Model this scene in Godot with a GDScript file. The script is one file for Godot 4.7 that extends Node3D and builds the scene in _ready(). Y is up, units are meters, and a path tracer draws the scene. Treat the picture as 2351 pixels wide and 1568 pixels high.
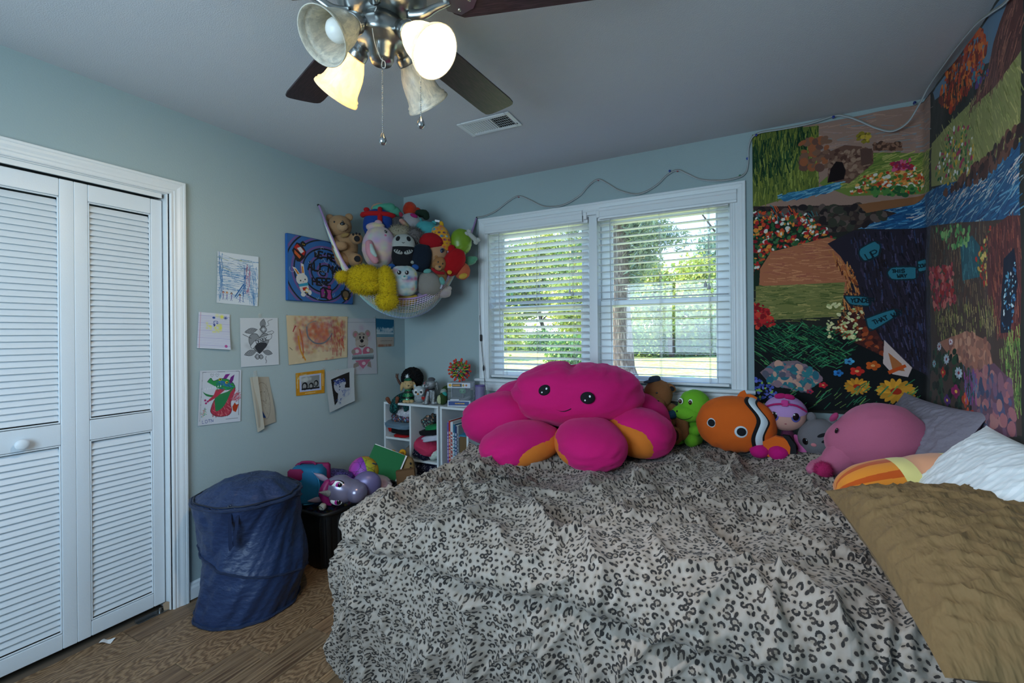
extends Node3D

# ---------------------------------------------------------------- shapes
class MB:
	var v := PackedVector3Array()
	var t := PackedVector2Array()
	var c := PackedColorArray()
	var ix := PackedInt32Array()
	var weld := PackedInt32Array()
	var tint := Color(-1, 0, 0)
	func vert(p: Vector3, uv := Vector2.ZERO) -> int:
		v.append(p)
		t.append(uv)
		if tint.r >= 0.0:
			c.append(tint)
		return v.size() - 1
	func tri(a: int, b: int, d: int) -> void:
		ix.append(a)
		ix.append(d)
		ix.append(b)
	func quad(a: int, b: int, d: int, e: int) -> void:
		tri(a, b, d)
		tri(a, d, e)
	func face(ps: Array, uvs := []) -> void:
		var k := []
		for i in ps.size():
			k.append(vert(ps[i], uvs[i] if uvs.size() > i else Vector2.ZERO))
		for i in range(1, ps.size() - 1):
			tri(k[0], k[i], k[i + 1])
	func box(at: Vector3, s: Vector3, bevel := 0.0, b := Basis()) -> void:
		var h := s * 0.5
		var bv := minf(bevel, minf(h.x, minf(h.y, h.z)) * 0.98)
		var id := {}
		for ax in 3:
			for sg in [-1, 1]:
				for i in [-1, 1]:
					for j in [-1, 1]:
						var p := Vector3()
						p[ax] = sg * h[ax]
						p[(ax + 1) % 3] = i * (h[(ax + 1) % 3] - bv)
						p[(ax + 2) % 3] = j * (h[(ax + 2) % 3] - bv)
						var uv := Vector2(p.x + p.z, p.y) if ax == 2 else (Vector2(p.z, p.y) if ax == 0 else Vector2(p.x, p.z))
						id[[ax, sg, i, j]] = vert(at + b * p, uv)
		for ax in 3:
			for sg in [-1, 1]:
				var q := [id[[ax, sg, -1, -1]], id[[ax, sg, 1, -1]], id[[ax, sg, 1, 1]], id[[ax, sg, -1, 1]]]
				if sg > 0:
					quad(q[0], q[1], q[2], q[3])
				else:
					quad(q[3], q[2], q[1], q[0])
		if bv <= 0.0:
			return
		for ax in 3:  # edges along axis ax join faces of the two others
			var p1 := (ax + 1) % 3
			var p2 := (ax + 2) % 3
			for s1 in [-1, 1]:
				for s2 in [-1, 1]:
					# face p1 (axes: p2, ax): i is along p2, j along ax ; face p2 (axes: ax, p1): i along ax, j along p1
					var a0: int = id[[p1, s1, s2, -1]]
					var a1: int = id[[p1, s1, s2, 1]]
					var b0: int = id[[p2, s2, -1, s1]]
					var b1: int = id[[p2, s2, 1, s1]]
					if s1 * s2 > 0:
						quad(a0, b0, b1, a1)
					else:
						quad(a1, b1, b0, a0)
		for sx in [-1, 1]:
			for sy in [-1, 1]:
				for sz in [-1, 1]:
					var a: int = id[[0, sx, sy, sz]]
					var d: int = id[[1, sy, sz, sx]]
					var e: int = id[[2, sz, sx, sy]]
					if sx * sy * sz > 0:
						tri(a, d, e)
					else:
						tri(a, e, d)
	func grid(nu: int, nv: int, f: Callable, wrap := false, uvs := Vector2.ONE, uvo := Vector2.ZERO) -> void:
		# f(u, v) with d/du x d/dv pointing outwards
		var s := v.size()
		for j in nv + 1:
			for i in nu + 1:
				var u := float(i) / nu
				var w := float(j) / nv
				vert(f.call(u, w), Vector2(u, w) * uvs + uvo)
		for j in nv:
			for i in nu:
				var a := s + j * (nu + 1) + i
				quad(a, a + 1, a + nu + 2, a + nu + 1)
		if wrap:
			for j in nv + 1:
				weld.append(s + j * (nu + 1))
				weld.append(s + j * (nu + 1) + nu)
	func lathe(prof: Array, sides := 24, at := Vector3.ZERO, b := Basis(), uvs := Vector2.ONE) -> void:
		# prof: Vector2(radius, y) from bottom to top for outward faces
		var n := prof.size() - 1
		grid(sides, n, func(u: float, w: float):
			var k := int(round(w * n))
			var a := -u * TAU
			return at + b * Vector3(cos(a) * prof[k].x, prof[k].y, sin(a) * prof[k].x), true, uvs)
	func tube(ps: Array, r, sides := 8, caps := true) -> void:
		var n := ps.size()
		if n < 2:
			return
		var up := Vector3.UP
		var d0: Vector3 = (ps[1] - ps[0]).normalized()
		if absf(d0.dot(up)) > 0.9:
			up = Vector3.RIGHT
		var s := v.size()
		var nrm := (up - d0 * up.dot(d0)).normalized()
		var run := 0.0
		for i in n:
			var d: Vector3 = (ps[mini(i + 1, n - 1)] - ps[maxi(i - 1, 0)]).normalized()
			if i > 0:
				run += (ps[i] - ps[i - 1]).length()
			nrm = (nrm - d * nrm.dot(d)).normalized()
			var bi := d.cross(nrm)
			var rr: float = r[i] if r is Array else r
			for k in sides + 1:
				var a := TAU * k / sides
				vert(ps[i] + (nrm * cos(a) + bi * sin(a)) * rr, Vector2(float(k) / sides, run))
			weld.append(s + i * (sides + 1))
			weld.append(s + i * (sides + 1) + sides)
		for i in n - 1:
			for k in sides:
				var a := s + i * (sides + 1) + k
				quad(a, a + 1, a + sides + 2, a + sides + 1)
		if caps:
			var c0 := vert(ps[0])
			var c1 := vert(ps[n - 1])
			var e := s + (n - 1) * (sides + 1)
			for k in sides:
				tri(c0, s + k + 1, s + k)
				tri(c1, e + k, e + k + 1)
	func ell(at: Vector3, r: Vector3, nu := 18, nv := 10, ex := 2.0, b := Basis(), df = null) -> void:
		grid(nu, nv, func(u: float, w: float):
			var ph: float = (w - 0.5) * PI
			var th: float = -u * TAU
			var e := 2.0 / ex
			var cp := pow(absf(cos(ph)), e) * signf(cos(ph))
			var p := Vector3(cp * pow(absf(cos(th)), e) * signf(cos(th)), pow(absf(sin(ph)), e) * signf(sin(ph)), cp * pow(absf(sin(th)), e) * signf(sin(th)))
			if df != null:
				p = df.call(p)
			return at + b * (p * r), true)
	func prism(poly: PackedVector2Array, z0: float, z1: float, xf := Transform3D(), uvs := 1.0) -> void:
		# polygon in xy (any winding), extruded z0..z1, front towards +z
		var area := 0.0
		for i in poly.size():
			area += poly[i].cross(poly[(i + 1) % poly.size()])
		var q := poly.duplicate()
		if area < 0:
			q.reverse()
		var ti := Geometry2D.triangulate_polygon(q)
		for side in 2:
			var k := []
			for p in q:
				k.append(vert(xf * Vector3(p.x, p.y, z1 if side == 0 else z0), p * uvs))
			for i in range(0, ti.size(), 3):
				var a: Vector2 = q[ti[i]]
				var cr := (q[ti[i + 1]] - a).cross(q[ti[i + 2]] - a)
				if (cr > 0) == (side == 0):
					tri(k[ti[i]], k[ti[i + 1]], k[ti[i + 2]])
				else:
					tri(k[ti[i]], k[ti[i + 2]], k[ti[i + 1]])
		for i in q.size():
			var a: Vector2 = q[i]
			var b: Vector2 = q[(i + 1) % q.size()]
			face([xf * Vector3(a.x, a.y, z0), xf * Vector3(b.x, b.y, z0), xf * Vector3(b.x, b.y, z1), xf * Vector3(a.x, a.y, z1)], [a * uvs, b * uvs, b * uvs, a * uvs])
	func mesh() -> ArrayMesh:
		var n := PackedVector3Array()
		n.resize(v.size())
		for i in range(0, ix.size(), 3):
			var a := v[ix[i]]
			var fn := (v[ix[i + 2]] - a).cross(v[ix[i + 1]] - a)
			n[ix[i]] += fn
			n[ix[i + 1]] += fn
			n[ix[i + 2]] += fn
		for i in range(0, weld.size(), 2):
			var s := n[weld[i]] + n[weld[i + 1]]
			n[weld[i]] = s
			n[weld[i + 1]] = s
		for i in n.size():
			n[i] = n[i].normalized() if n[i].length_squared() > 1e-24 else Vector3.UP
		var ar := []
		ar.resize(Mesh.ARRAY_MAX)
		ar[Mesh.ARRAY_VERTEX] = v
		ar[Mesh.ARRAY_NORMAL] = n
		ar[Mesh.ARRAY_TEX_UV] = t
		if c.size() == v.size():
			ar[Mesh.ARRAY_COLOR] = c
		ar[Mesh.ARRAY_INDEX] = ix
		var m := ArrayMesh.new()
		m.add_surface_from_arrays(Mesh.PRIMITIVE_TRIANGLES, ar)
		return m

# ---------------------------------------------------------------- flat print: a small painter
class Pic:
	var im: Image
	var w: int
	var h: int
	var k := 1.0   # units to pixels
	var brushes := {}
	func _init(pw: int, ph: int, bg: Color, unit := 1.0) -> void:
		w = pw
		h = ph
		k = unit
		im = Image.create_empty(w, h, false, Image.FORMAT_RGBA8)
		im.fill(bg)
	func poly(ps: PackedVector2Array, col: Color) -> void:
		var lo := 1e9
		var hi := -1e9
		for p in ps:
			lo = minf(lo, p.y * k)
			hi = maxf(hi, p.y * k)
		for y in range(maxi(0, int(floor(lo))), mini(h - 1, int(ceil(hi))) + 1):
			var xs := []
			var yy := y + 0.5
			for i in ps.size():
				var a := ps[i] * k
				var b := ps[(i + 1) % ps.size()] * k
				if (a.y <= yy) != (b.y <= yy):
					xs.append(a.x + (yy - a.y) / (b.y - a.y) * (b.x - a.x))
			xs.sort()
			for i in range(0, xs.size() - 1, 2):
				var x0 := clampi(int(round(xs[i])), 0, w)
				var x1 := clampi(int(round(xs[i + 1])), 0, w)
				if x1 > x0:
					im.fill_rect(Rect2i(x0, y, x1 - x0, 1), col)
	func pts(a: Array) -> PackedVector2Array:
		var o := PackedVector2Array()
		for i in range(0, a.size() - 1, 2):
			o.append(Vector2(a[i], a[i + 1]))
		return o
	func pg(a: Array, col: Color) -> void:
		poly(pts(a), col)
	func disc(x: float, y: float, rx: float, col: Color, ry := -1.0, rot := 0.0) -> void:
		var o := PackedVector2Array()
		var n := 18
		for i in n:
			var a := TAU * i / n
			o.append(Vector2(x, y) + Vector2(cos(a) * rx, sin(a) * (rx if ry < 0 else ry)).rotated(rot))
		poly(o, col)
	func line(a: Vector2, b: Vector2, wd: float, col: Color) -> void:
		var d := (b - a)
		if d.length() < 1e-6:
			return
		var m := maxf(wd, 1.1 / k) * 0.5
		d = d.normalized() * m
		var nn := Vector2(-d.y, d.x)
		poly(PackedVector2Array([a - d * 0.4 + nn, b + d * 0.4 + nn, b + d * 0.4 - nn, a - d * 0.4 - nn]), col)
	func path(ps: PackedVector2Array, wd: float, col: Color, closed := false) -> void:
		for i in ps.size() - (0 if closed else 1):
			line(ps[i], ps[(i + 1) % ps.size()], wd, col)
	func ln(a: Array, wd: float, col: Color, closed := false) -> void:
		path(pts(a), wd, col, closed)
	func curve(a: Array, wd: float, col: Color) -> void:
		path(smooth(pts(a)), wd, col)
	func smooth(p: PackedVector2Array, steps := 6) -> PackedVector2Array:
		var o := PackedVector2Array()
		var n := p.size()
		for i in n - 1:
			for s in steps:
				o.append(p[i].cubic_interpolate(p[i + 1], p[maxi(i - 1, 0)], p[mini(i + 2, n - 1)], float(s) / steps))
		o.append(p[n - 1])
		return o
	func soft(x: float, y: float, r: float, col: Color) -> void:
		# airbrush dab
		var d := maxi(2, int(r * 2.0 * k))
		var key := [d, col.to_rgba32()]
		if not brushes.has(key):
			var b := Image.create_empty(d, d, false, Image.FORMAT_RGBA8)
			for j in d:
				for i in d:
					var q := Vector2(i + 0.5 - d * 0.5, j + 0.5 - d * 0.5).length() / (d * 0.5)
					var f := clampf(1.0 - q, 0, 1)
					b.set_pixel(i, j, Color(col.r, col.g, col.b, col.a * f * f * (3 - 2 * f)))
			brushes[key] = b
		im.blend_rect(brushes[key], Rect2i(0, 0, d, d), Vector2i(int(x * k - d * 0.5), int(y * k - d * 0.5)))
	const FONT := {"A": "06 20 46,14 34", "B": "00 06 36 45 44 33 03,00 30 41 42 33", "C": "41 30 10 01 05 16 36 45", "D": "00 06 26 44 42 20 00", "E": "40 00 06 46,03 33", "F": "40 00 06,03 33", "G": "41 30 10 01 05 16 36 45 43 23", "H": "00 06,40 46,03 43", "I": "20 26", "J": "40 45 36 16 05", "K": "00 06,40 03 46", "L": "00 06 46", "M": "06 00 23 40 46", "N": "06 00 46 40", "O": "10 30 41 45 36 16 05 01 10", "P": "06 00 30 41 42 33 03", "Q": "10 30 41 45 36 16 05 01 10,24 46", "R": "06 00 30 41 42 33 03,23 46", "S": "41 30 10 01 02 13 33 44 45 36 16 05", "T": "00 40,20 26", "U": "00 05 16 36 45 40", "V": "00 26 40", "W": "00 16 23 36 40", "X": "00 46,40 06", "Y": "00 23 40,23 26", "Z": "00 40 06 46", "'": "20 12", ":": "21 22,24 25", ",": "25 17", "1": "11 20 26"}
	func text(s: String, x: float, y: float, size: float, col: Color, wd := 1.5, rot := 0.0, gap := 1.35) -> void:
		var u := size / 6.0
		var at := 0.0
		for ch in s:
			if FONT.has(ch):
				for st in FONT[ch].split(","):
					var o := PackedVector2Array()
					for pr in st.split(" "):
						o.append(Vector2(x, y) + Vector2(at + float(pr[0]) * u, float(pr[1]) * u).rotated(rot))
					path(o, wd, col)
			at += u * 4.0 * gap
	func tex() -> ImageTexture:
		return ImageTexture.create_from_image(im)

# ---------------------------------------------------------------- naming and materials
var M := {}
var T := {}
var taken := {}
var rng := RandomNumberGenerator.new()

func numbered(n: String) -> String:
	if not taken.has(n):
		taken[n] = 0
		return n
	taken[n] += 1
	return "%s_%03d" % [n, taken[n]]

func tag(o: Node3D, label: String, category: String, group := "", kind := "") -> void:
	if label:
		o.set_meta("label", label)
	if category:
		o.set_meta("category", category)
	if group:
		o.set_meta("group", group)
	if kind:
		o.set_meta("kind", kind)

func thing(called: String, label: String, category: String, at := Vector3.ZERO, turn := 0.0, group := "") -> Node3D:
	var o := Node3D.new()
	o.name = numbered(called)
	add_child(o)
	o.position = at
	o.rotation.y = turn
	tag(o, label, category, group)
	return o

func part(called: String, m: Mesh, mat: Material, parent: Node3D, xf := Transform3D(), label := "") -> MeshInstance3D:
	var o := MeshInstance3D.new()
	o.name = called
	o.mesh = m
	o.material_override = mat
	parent.add_child(o, true)
	o.transform = xf
	if label:
		o.set_meta("label", label)
	return o

func solo(called: String, m: Mesh, mat: Material, label: String, category: String, xf := Transform3D(), group := "") -> MeshInstance3D:
	var o := MeshInstance3D.new()
	o.name = numbered(called)
	o.mesh = m
	o.material_override = mat
	add_child(o)
	o.transform = xf
	tag(o, label, category, group)
	return o

func struct(called: String, m: Mesh, mat: Material, label := "", xf := Transform3D()) -> MeshInstance3D:
	var o := MeshInstance3D.new()
	o.name = called
	taken[called] = 0
	o.mesh = m
	o.material_override = mat
	add_child(o)
	o.transform = xf
	tag(o, label, "", "", "structure")
	return o

func C(hex: String, a := 1.0) -> Color:
	var c := Color(hex)
	c.a = a
	return c

func mt(col: Color, rough := 0.8, o := {}) -> StandardMaterial3D:
	var m := StandardMaterial3D.new()
	m.albedo_color = col
	m.roughness = rough
	m.metallic = o.get("metal", 0.0)
	m.metallic_specular = o.get("spec", 0.5 if rough < 0.6 else 0.3)
	if o.has("tex"):
		m.albedo_texture = o.tex
	if o.has("vc"):
		m.vertex_color_use_as_albedo = true
	if o.has("bump"):
		m.heightmap_enabled = true
		m.heightmap_texture = o.bump
		m.heightmap_scale = o.get("bs", 0.1)
	if o.has("tri"):
		m.uv1_triplanar = true
		m.uv1_world_triplanar = true
		m.uv1_scale = Vector3.ONE * o.tri
	if o.has("uv"):
		m.uv1_scale = o.uv
	if o.has("uvo"):
		m.uv1_offset = o.uvo
	if o.has("rim"):
		m.rim_enabled = true
		m.rim = o.rim
		m.rim_tint = 0.6
	if o.has("cc"):
		m.clearcoat_enabled = true
		m.clearcoat = o.cc
		m.clearcoat_roughness = 0.15
	if o.has("emit"):
		m.emission_enabled = true
		m.emission = o.emit
		m.emission_energy_multiplier = o.get("ee", 1.0)
	if col.a < 1.0:
		m.transparency = BaseMaterial3D.TRANSPARENCY_ALPHA
	if o.has("back"):
		m.backlight_enabled = true
		m.backlight = o.back
	if o.has("aniso"):
		m.anisotropy_enabled = true
		m.anisotropy = o.aniso
	return m

func noise_tex(size: int, freq: float, seed_: int, oct := 4, lo := 0.0, hi := 1.0, kind := FastNoiseLite.TYPE_SIMPLEX_SMOOTH) -> ImageTexture:
	var n := FastNoiseLite.new()
	n.noise_type = kind
	n.seed = seed_
	n.frequency = freq
	n.fractal_octaves = oct
	var im := n.get_seamless_image(size, size)
	return ImageTexture.create_from_image(im)

func R3(x: float, y: float, z: float) -> Basis:
	return Basis.from_euler(Vector3(deg_to_rad(x), deg_to_rad(y), deg_to_rad(z)))

func TF(p: Vector3, b := Basis()) -> Transform3D:
	return Transform3D(b, p)

# soft lumpy ball meshes for sewn toys, shared
var balls := {}
func ball(ex := 2.0, lump := 0.03, seed_ := 1, nu := 28, nv := 16) -> ArrayMesh:
	var key := [ex, lump, seed_, nu]
	if not balls.has(key):
		var n := FastNoiseLite.new()
		n.seed = seed_
		n.frequency = 1.1
		var b := MB.new()
		b.ell(Vector3.ZERO, Vector3.ONE, nu, nv, ex, Basis(), func(p: Vector3):
			return p * (1.0 + lump * 2.0 * n.get_noise_3dv(p) + lump * 0.8 * n.get_noise_3dv(p * 3.0 + Vector3(5, 3, 1))))
		balls[key] = b.mesh()
	return balls[key]

func blob(called: String, parent: Node3D, mat: Material, at: Vector3, r: Vector3, rot := Vector3.ZERO, ex := 2.0, lump := 0.03, label := "") -> MeshInstance3D:
	return part(called, ball(ex, lump, 1 + int(absf(at.x * 71.0 + at.y * 37.0)) % 3), mat, parent, TF(at, R3(rot.x, rot.y, rot.z) * Basis.from_scale(r)), label)

# a tapered limb through points
func limb(called: String, parent: Node3D, mat: Material, ps: Array, rs: Array, sides := 12, label := "") -> MeshInstance3D:
	var b := MB.new()
	var q := []
	var rr := []
	var n := ps.size()
	# rounded ends
	var d0: Vector3 = (ps[0] - ps[1]).normalized()
	var d1: Vector3 = (ps[n - 1] - ps[n - 2]).normalized()
	for s in [1.0, 0.85, 0.5]:
		q.append(ps[0] + d0 * rs[0] * s)
		rr.append(rs[0] * sqrt(1.0001 - s * s))
	for i in n - 1:
		for s in 3:
			var f := s / 3.0
			q.append(ps[i].cubic_interpolate(ps[i + 1], ps[maxi(i - 1, 0)], ps[mini(i + 2, n - 1)], f))
			rr.append(lerpf(rs[i], rs[i + 1], f))
	q.append(ps[n - 1])
	rr.append(rs[n - 1])
	for s in [0.5, 0.85, 1.0]:
		q.append(ps[n - 1] + d1 * rs[n - 1] * s)
		rr.append(rs[n - 1] * sqrt(1.0001 - s * s))
	b.tube(q, rr, sides)
	return part(called, b.mesh(), mat, parent, Transform3D(), label)

func spline(ps: Array, per := 6) -> Array:
	var o := []
	var n := ps.size()
	for i in n - 1:
		for s in per:
			o.append(ps[i].cubic_interpolate(ps[i + 1], ps[maxi(i - 1, 0)], ps[mini(i + 2, n - 1)], float(s) / per))
	o.append(ps[n - 1])
	return o

# ================================================================ the scene
const W := 3.262
const D := 3.78
const H := 2.44

func _ready() -> void:
	# --- camera
	var cam := Camera3D.new()
	cam.name = "camera"
	cam.projection = Camera3D.PROJECTION_FRUSTUM
	cam.near = 0.05
	cam.far = 400.0
	cam.size = 1568.0 / 1052.05 * cam.near
	cam.frustum_offset = Vector2(0, -20.35 / 1052.05 * cam.near)
	add_child(cam)
	cam.transform = Transform3D(Basis(Vector3.UP, 0.4869) * Basis(Vector3.RIGHT, 0.0003) * Basis(Vector3.BACK, -0.0094), Vector3(2.5177, 1.3303, 2.8894))
	cam.current = true
	# --- sky, exposure
	var we := WorldEnvironment.new()
	we.name = "environment"
	var env := Environment.new()
	env.background_mode = Environment.BG_SKY
	var sm := ProceduralSkyMaterial.new()
	sm.sky_top_color = Color(0.50, 0.68, 0.93)
	sm.sky_horizon_color = Color(0.86, 0.93, 0.97)
	sm.sky_curve = 0.12
	sm.ground_bottom_color = Color(0.35, 0.38, 0.28)
	sm.ground_horizon_color = Color(0.75, 0.8, 0.75)
	sm.sky_energy_multiplier = 1.7
	var sky := Sky.new()
	sky.sky_material = sm
	env.sky = sky
	env.tonemap_mode = Environment.TONE_MAPPER_LINEAR
	env.tonemap_exposure = 1.12
	env.sdfgi_enabled = true
	env.ssao_enabled = true
	env.ssil_enabled = true
	we.environment = env
	add_child(we)
	# --- sun: behind the house, over the roof, lights the yard
	var sun := DirectionalLight3D.new()
	sun.name = "sun"
	sun.light_energy = 3.0
	sun.light_color = Color(1.0, 0.96, 0.86)
	sun.light_angular_distance = 0.6
	sun.shadow_enabled = true
	sun.sky_mode = DirectionalLight3D.SKY_MODE_LIGHT_ONLY
	add_child(sun)
	sun.look_at_from_position(Vector3(-18, 24, 2.5), Vector3.ZERO)
	# --- daylight of the second window, in the wall behind the camera
	var day := AreaLight3D.new()
	day.name = "side_window_daylight"
	day.area_size = Vector2(1.36, 1.04)
	day.area_normalize_energy = true
	day.light_energy = 5.0
	day.light_color = Color(0.80, 0.92, 1.0)
	day.shadow_enabled = true
	add_child(day)
	day.position = Vector3(1.5, 1.52, D + 0.07)
	rng.seed = 7
	make_materials()
	build_room()
	build_closet()
	build_window()
	build_blinds()
	build_side_window()
	build_yard()
	build_fan()
	build_vent()
	build_bed()
	build_more()

func make_materials() -> void:
	T.fuzz = noise_tex(256, 0.09, 3, 3)
	T.fine = noise_tex(256, 0.25, 5, 2)
	T.wrinkle = noise_tex(512, 0.012, 9, 4)
	T.wall = noise_tex(512, 0.08, 11, 3)
	M.wall = mt(C("9fb0b2"), 0.75, {"bump": T.wall, "bs": 0.03, "tri": 2.5})
	M.ceil = mt(C("c6c8cc"), 0.95, {"bump": T.wall, "bs": 0.08, "tri": 4.0})
	M.trim = mt(C("dfe4e6"), 0.38, {"bump": T.wall, "bs": 0.01, "tri": 3.0})
	M.door = mt(C("d9e2e8"), 0.42, {"bump": T.wall, "bs": 0.012, "tri": 3.0})
	M.closet = mt(C("9fb0b2"), 0.9)
	M.track = mt(C("6d7170"), 0.4, {"metal": 0.8})
	M.black = mt(C("16171a"), 0.5)
	M.chrome = mt(C("b9bcbe"), 0.2, {"metal": 1.0})
	M.nickel = mt(C("a6a9a8"), 0.28, {"metal": 1.0})
	M.white = mt(C("e8e8e6"), 0.5)
	M.grout = mt(C("6b5f52"), 0.9)
	# wood look of the floor tiles: long grain with darker streaks, some with arched rings
	var n := FastNoiseLite.new()
	n.seed = 21
	n.frequency = 1.0
	n.fractal_octaves = 4
	for kind in 3:
		var im := Image.create_empty(256, 1024, false, Image.FORMAT_RGBA8)
		var a := Color("5d4632")
		var b := Color("a98f70")
		for y in 1024:
			for x in 256:
				var g := 0.0
				var px := x / 256.0
				var py := y / 1024.0
				if kind < 2:
					var wob := n.get_noise_2d(py * 1.2 + kind * 9.0, px * 1.0) * 0.10
					g = n.get_noise_2d((px + wob) * 7.0 + kind * 31.0, py * 0.9) * 0.5 + n.get_noise_2d((px + wob) * 34.0, py * 2.4 + kind * 3.0) * 0.32
					var st := n.get_noise_2d((px + wob * 0.35) * 5.0 + 50.0 + kind * 7, py * 0.9)
					if st > 0.28:
						g -= (st - 0.28) * 2.6
				else:
					var q := Vector2((px - 0.5) * 1.3, (py - 0.45) * 2.4)
					var r := q.length() + n.get_noise_2d(px * 3.0, py * 6.0) * 0.12
					g = sin(r * 46.0) * 0.28 + n.get_noise_2d(px * 50.0, py * 9.0) * 0.5
				var col := a.lerp(b, clampf(0.55 + g, 0.0, 1.0))
				im.set_pixel(x, y, col)
		T["wood%d" % kind] = ImageTexture.create_from_image(im)
	M.planks = []
	for i in 7:
		var kd: int = [0, 1, 0, 1, 2, 0, 1][i]
		var tone: Color = [Color(1, 1, 1), Color(0.9, 0.88, 0.86), Color(1.06, 1.02, 0.96), Color(0.84, 0.8, 0.77), Color(0.97, 0.95, 0.92), Color(0.93, 0.93, 0.92), Color(1.0, 0.96, 0.92)][i]
		M.planks.append(mt(tone, 0.5, {"tex": T["wood%d" % kd], "uvo": Vector3(0.13 * i, 0.21 * i, 0), "bump": T["wood%d" % kd], "bs": 0.05}))

func build_room() -> void:
	# floor: grout bed with wood-look tile planks
	var b := MB.new()
	b.box(Vector3(W * 0.5 - 0.3, -0.063, D * 0.5), Vector3(W + 1.4, 0.12, D + 0.6))
	var fl := struct("floor", b.mesh(), M.grout, "grey brown wood look plank floor with staggered joints")
	var rows := []
	var full := MB.new()
	full.box(Vector3(0, -0.0042, 0), Vector3(0.1455, 0.0084, 0.607), 0.0012)
	for i in full.v.size():
		full.t[i] = Vector2(full.v[i].x / 0.148 + 0.5, full.v[i].z / 0.61 + 0.5)
	var fm := full.mesh()
	for k in range(-1, 22):
		var x0 := 0.13 + 0.148 * k
		var xa := maxf(x0, -0.04)
		var xb := minf(x0 + 0.148, W)
		var z0: float = [1.683, 2.09, 1.89][((k % 3) + 3) % 3] - 0.61 * 4
		while z0 < D:
			var za := maxf(z0, 0.0)
			var zb := minf(z0 + 0.61, D)
			if zb - za > 0.02 and xb - xa > 0.02:
				var mat: Material = M.planks[rng.randi() % 7]
				if absf(xb - xa - 0.148) < 0.001 and absf(zb - za - 0.61) < 0.001:
					part("plank", fm, mat, fl, TF(Vector3((xa + xb) / 2, 0, (za + zb) / 2), R3(0, 180.0 * (rng.randi() % 2), 0)))
				else:
					var q := MB.new()
					q.box(Vector3(0, -0.0042, 0), Vector3(xb - xa - 0.0025, 0.0084, zb - za - 0.003), 0.0012)
					for i in q.v.size():
						q.t[i] = Vector2(q.v[i].x / 0.148 + 0.5, q.v[i].z / 0.61 + 0.5)
					part("plank", q.mesh(), mat, fl, TF(Vector3((xa + xb) / 2, 0, (za + zb) / 2)))
			z0 += 0.61
	# ceiling and roof over it
	b = MB.new()
	b.box(Vector3(W * 0.5 - 0.3, H + 0.1, D * 0.5), Vector3(W + 1.4, 0.2, D + 0.6))
	struct("ceiling", b.mesh(), M.ceil, "flat ceiling with light orange peel texture")
	# left wall round the closet opening (z 1.70..3.02, up to 2.03)
	b = MB.new()
	b.box(Vector3(-0.06, H / 2, 0.78), Vector3(0.12, H, 1.84))
	b.box(Vector3(-0.06, H / 2, 3.43), Vector3(0.12, H, 0.82))
	b.box(Vector3(-0.06, (H + 2.03) / 2, 2.36), Vector3(0.12, H - 2.03, 1.32))
	struct("wall_left", b.mesh(), M.wall, "blue grey wall covered with children's drawings")
	# back wall round the window (x 0.80..2.40, y 1.0..2.09)
	b = MB.new()
	b.box(Vector3(0.34, H / 2, -0.07), Vector3(0.92, H, 0.14))
	b.box(Vector3((2.40 + W + 0.12) / 2, H / 2, -0.07), Vector3(W + 0.12 - 2.40, H, 0.14))
	b.box(Vector3(1.6, 0.5, -0.07), Vector3(1.6, 1.0, 0.14))
	b.box(Vector3(1.6, (H + 2.09) / 2, -0.07), Vector3(1.6, H - 2.09, 0.14))
	struct("wall_back", b.mesh(), M.wall, "blue grey wall with the double window")
	b = MB.new()
	b.box(Vector3(W + 0.06, H / 2, D / 2), Vector3(0.12, H, D + 0.24))
	struct("wall_right", b.mesh(), M.wall, "blue grey wall behind the hanging tapestry")
	b = MB.new()
	# front wall with the second window (x 0.8..2.2, y 0.98..2.06)
	b.box(Vector3(-0.0, H / 2, D + 0.06), Vector3(1.6, H, 0.12))
	b.box(Vector3((2.2 + W) / 2, H / 2, D + 0.06), Vector3(W - 2.2, H, 0.12))
	b.box(Vector3(1.5, 0.49, D + 0.06), Vector3(1.4, 0.98, 0.12))
	b.box(Vector3(1.5, (H + 2.06) / 2, D + 0.06), Vector3(1.4, H - 2.06, 0.12))
	struct("wall_front", b.mesh(), M.wall, "blue grey wall opposite the double window")
	# baseboards
	var prof := func(l: float) -> ArrayMesh:
		var q := MB.new()
		q.prism(PackedVector2Array([Vector2(0, 0.008), Vector2(0.014, 0.008), Vector2(0.014, 0.062), Vector2(0.010, 0.074), Vector2(0.009, 0.084), Vector2(0.004, 0.09), Vector2(0, 0.092)]), -l / 2, l / 2)
		return q.mesh()
	struct("baseboard_left", prof.call(1.62), M.trim, "white baseboard", TF(Vector3(0.0005, 0, 0.813)))
	struct("baseboard_back", prof.call(W), M.trim, "white baseboard", TF(Vector3(W / 2, 0, 0.0005), R3(0, -90, 0)))
	struct("baseboard_right", prof.call(D), M.trim, "white baseboard", TF(Vector3(W - 0.0005, 0, D / 2), R3(0, 180, 0)))

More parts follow.
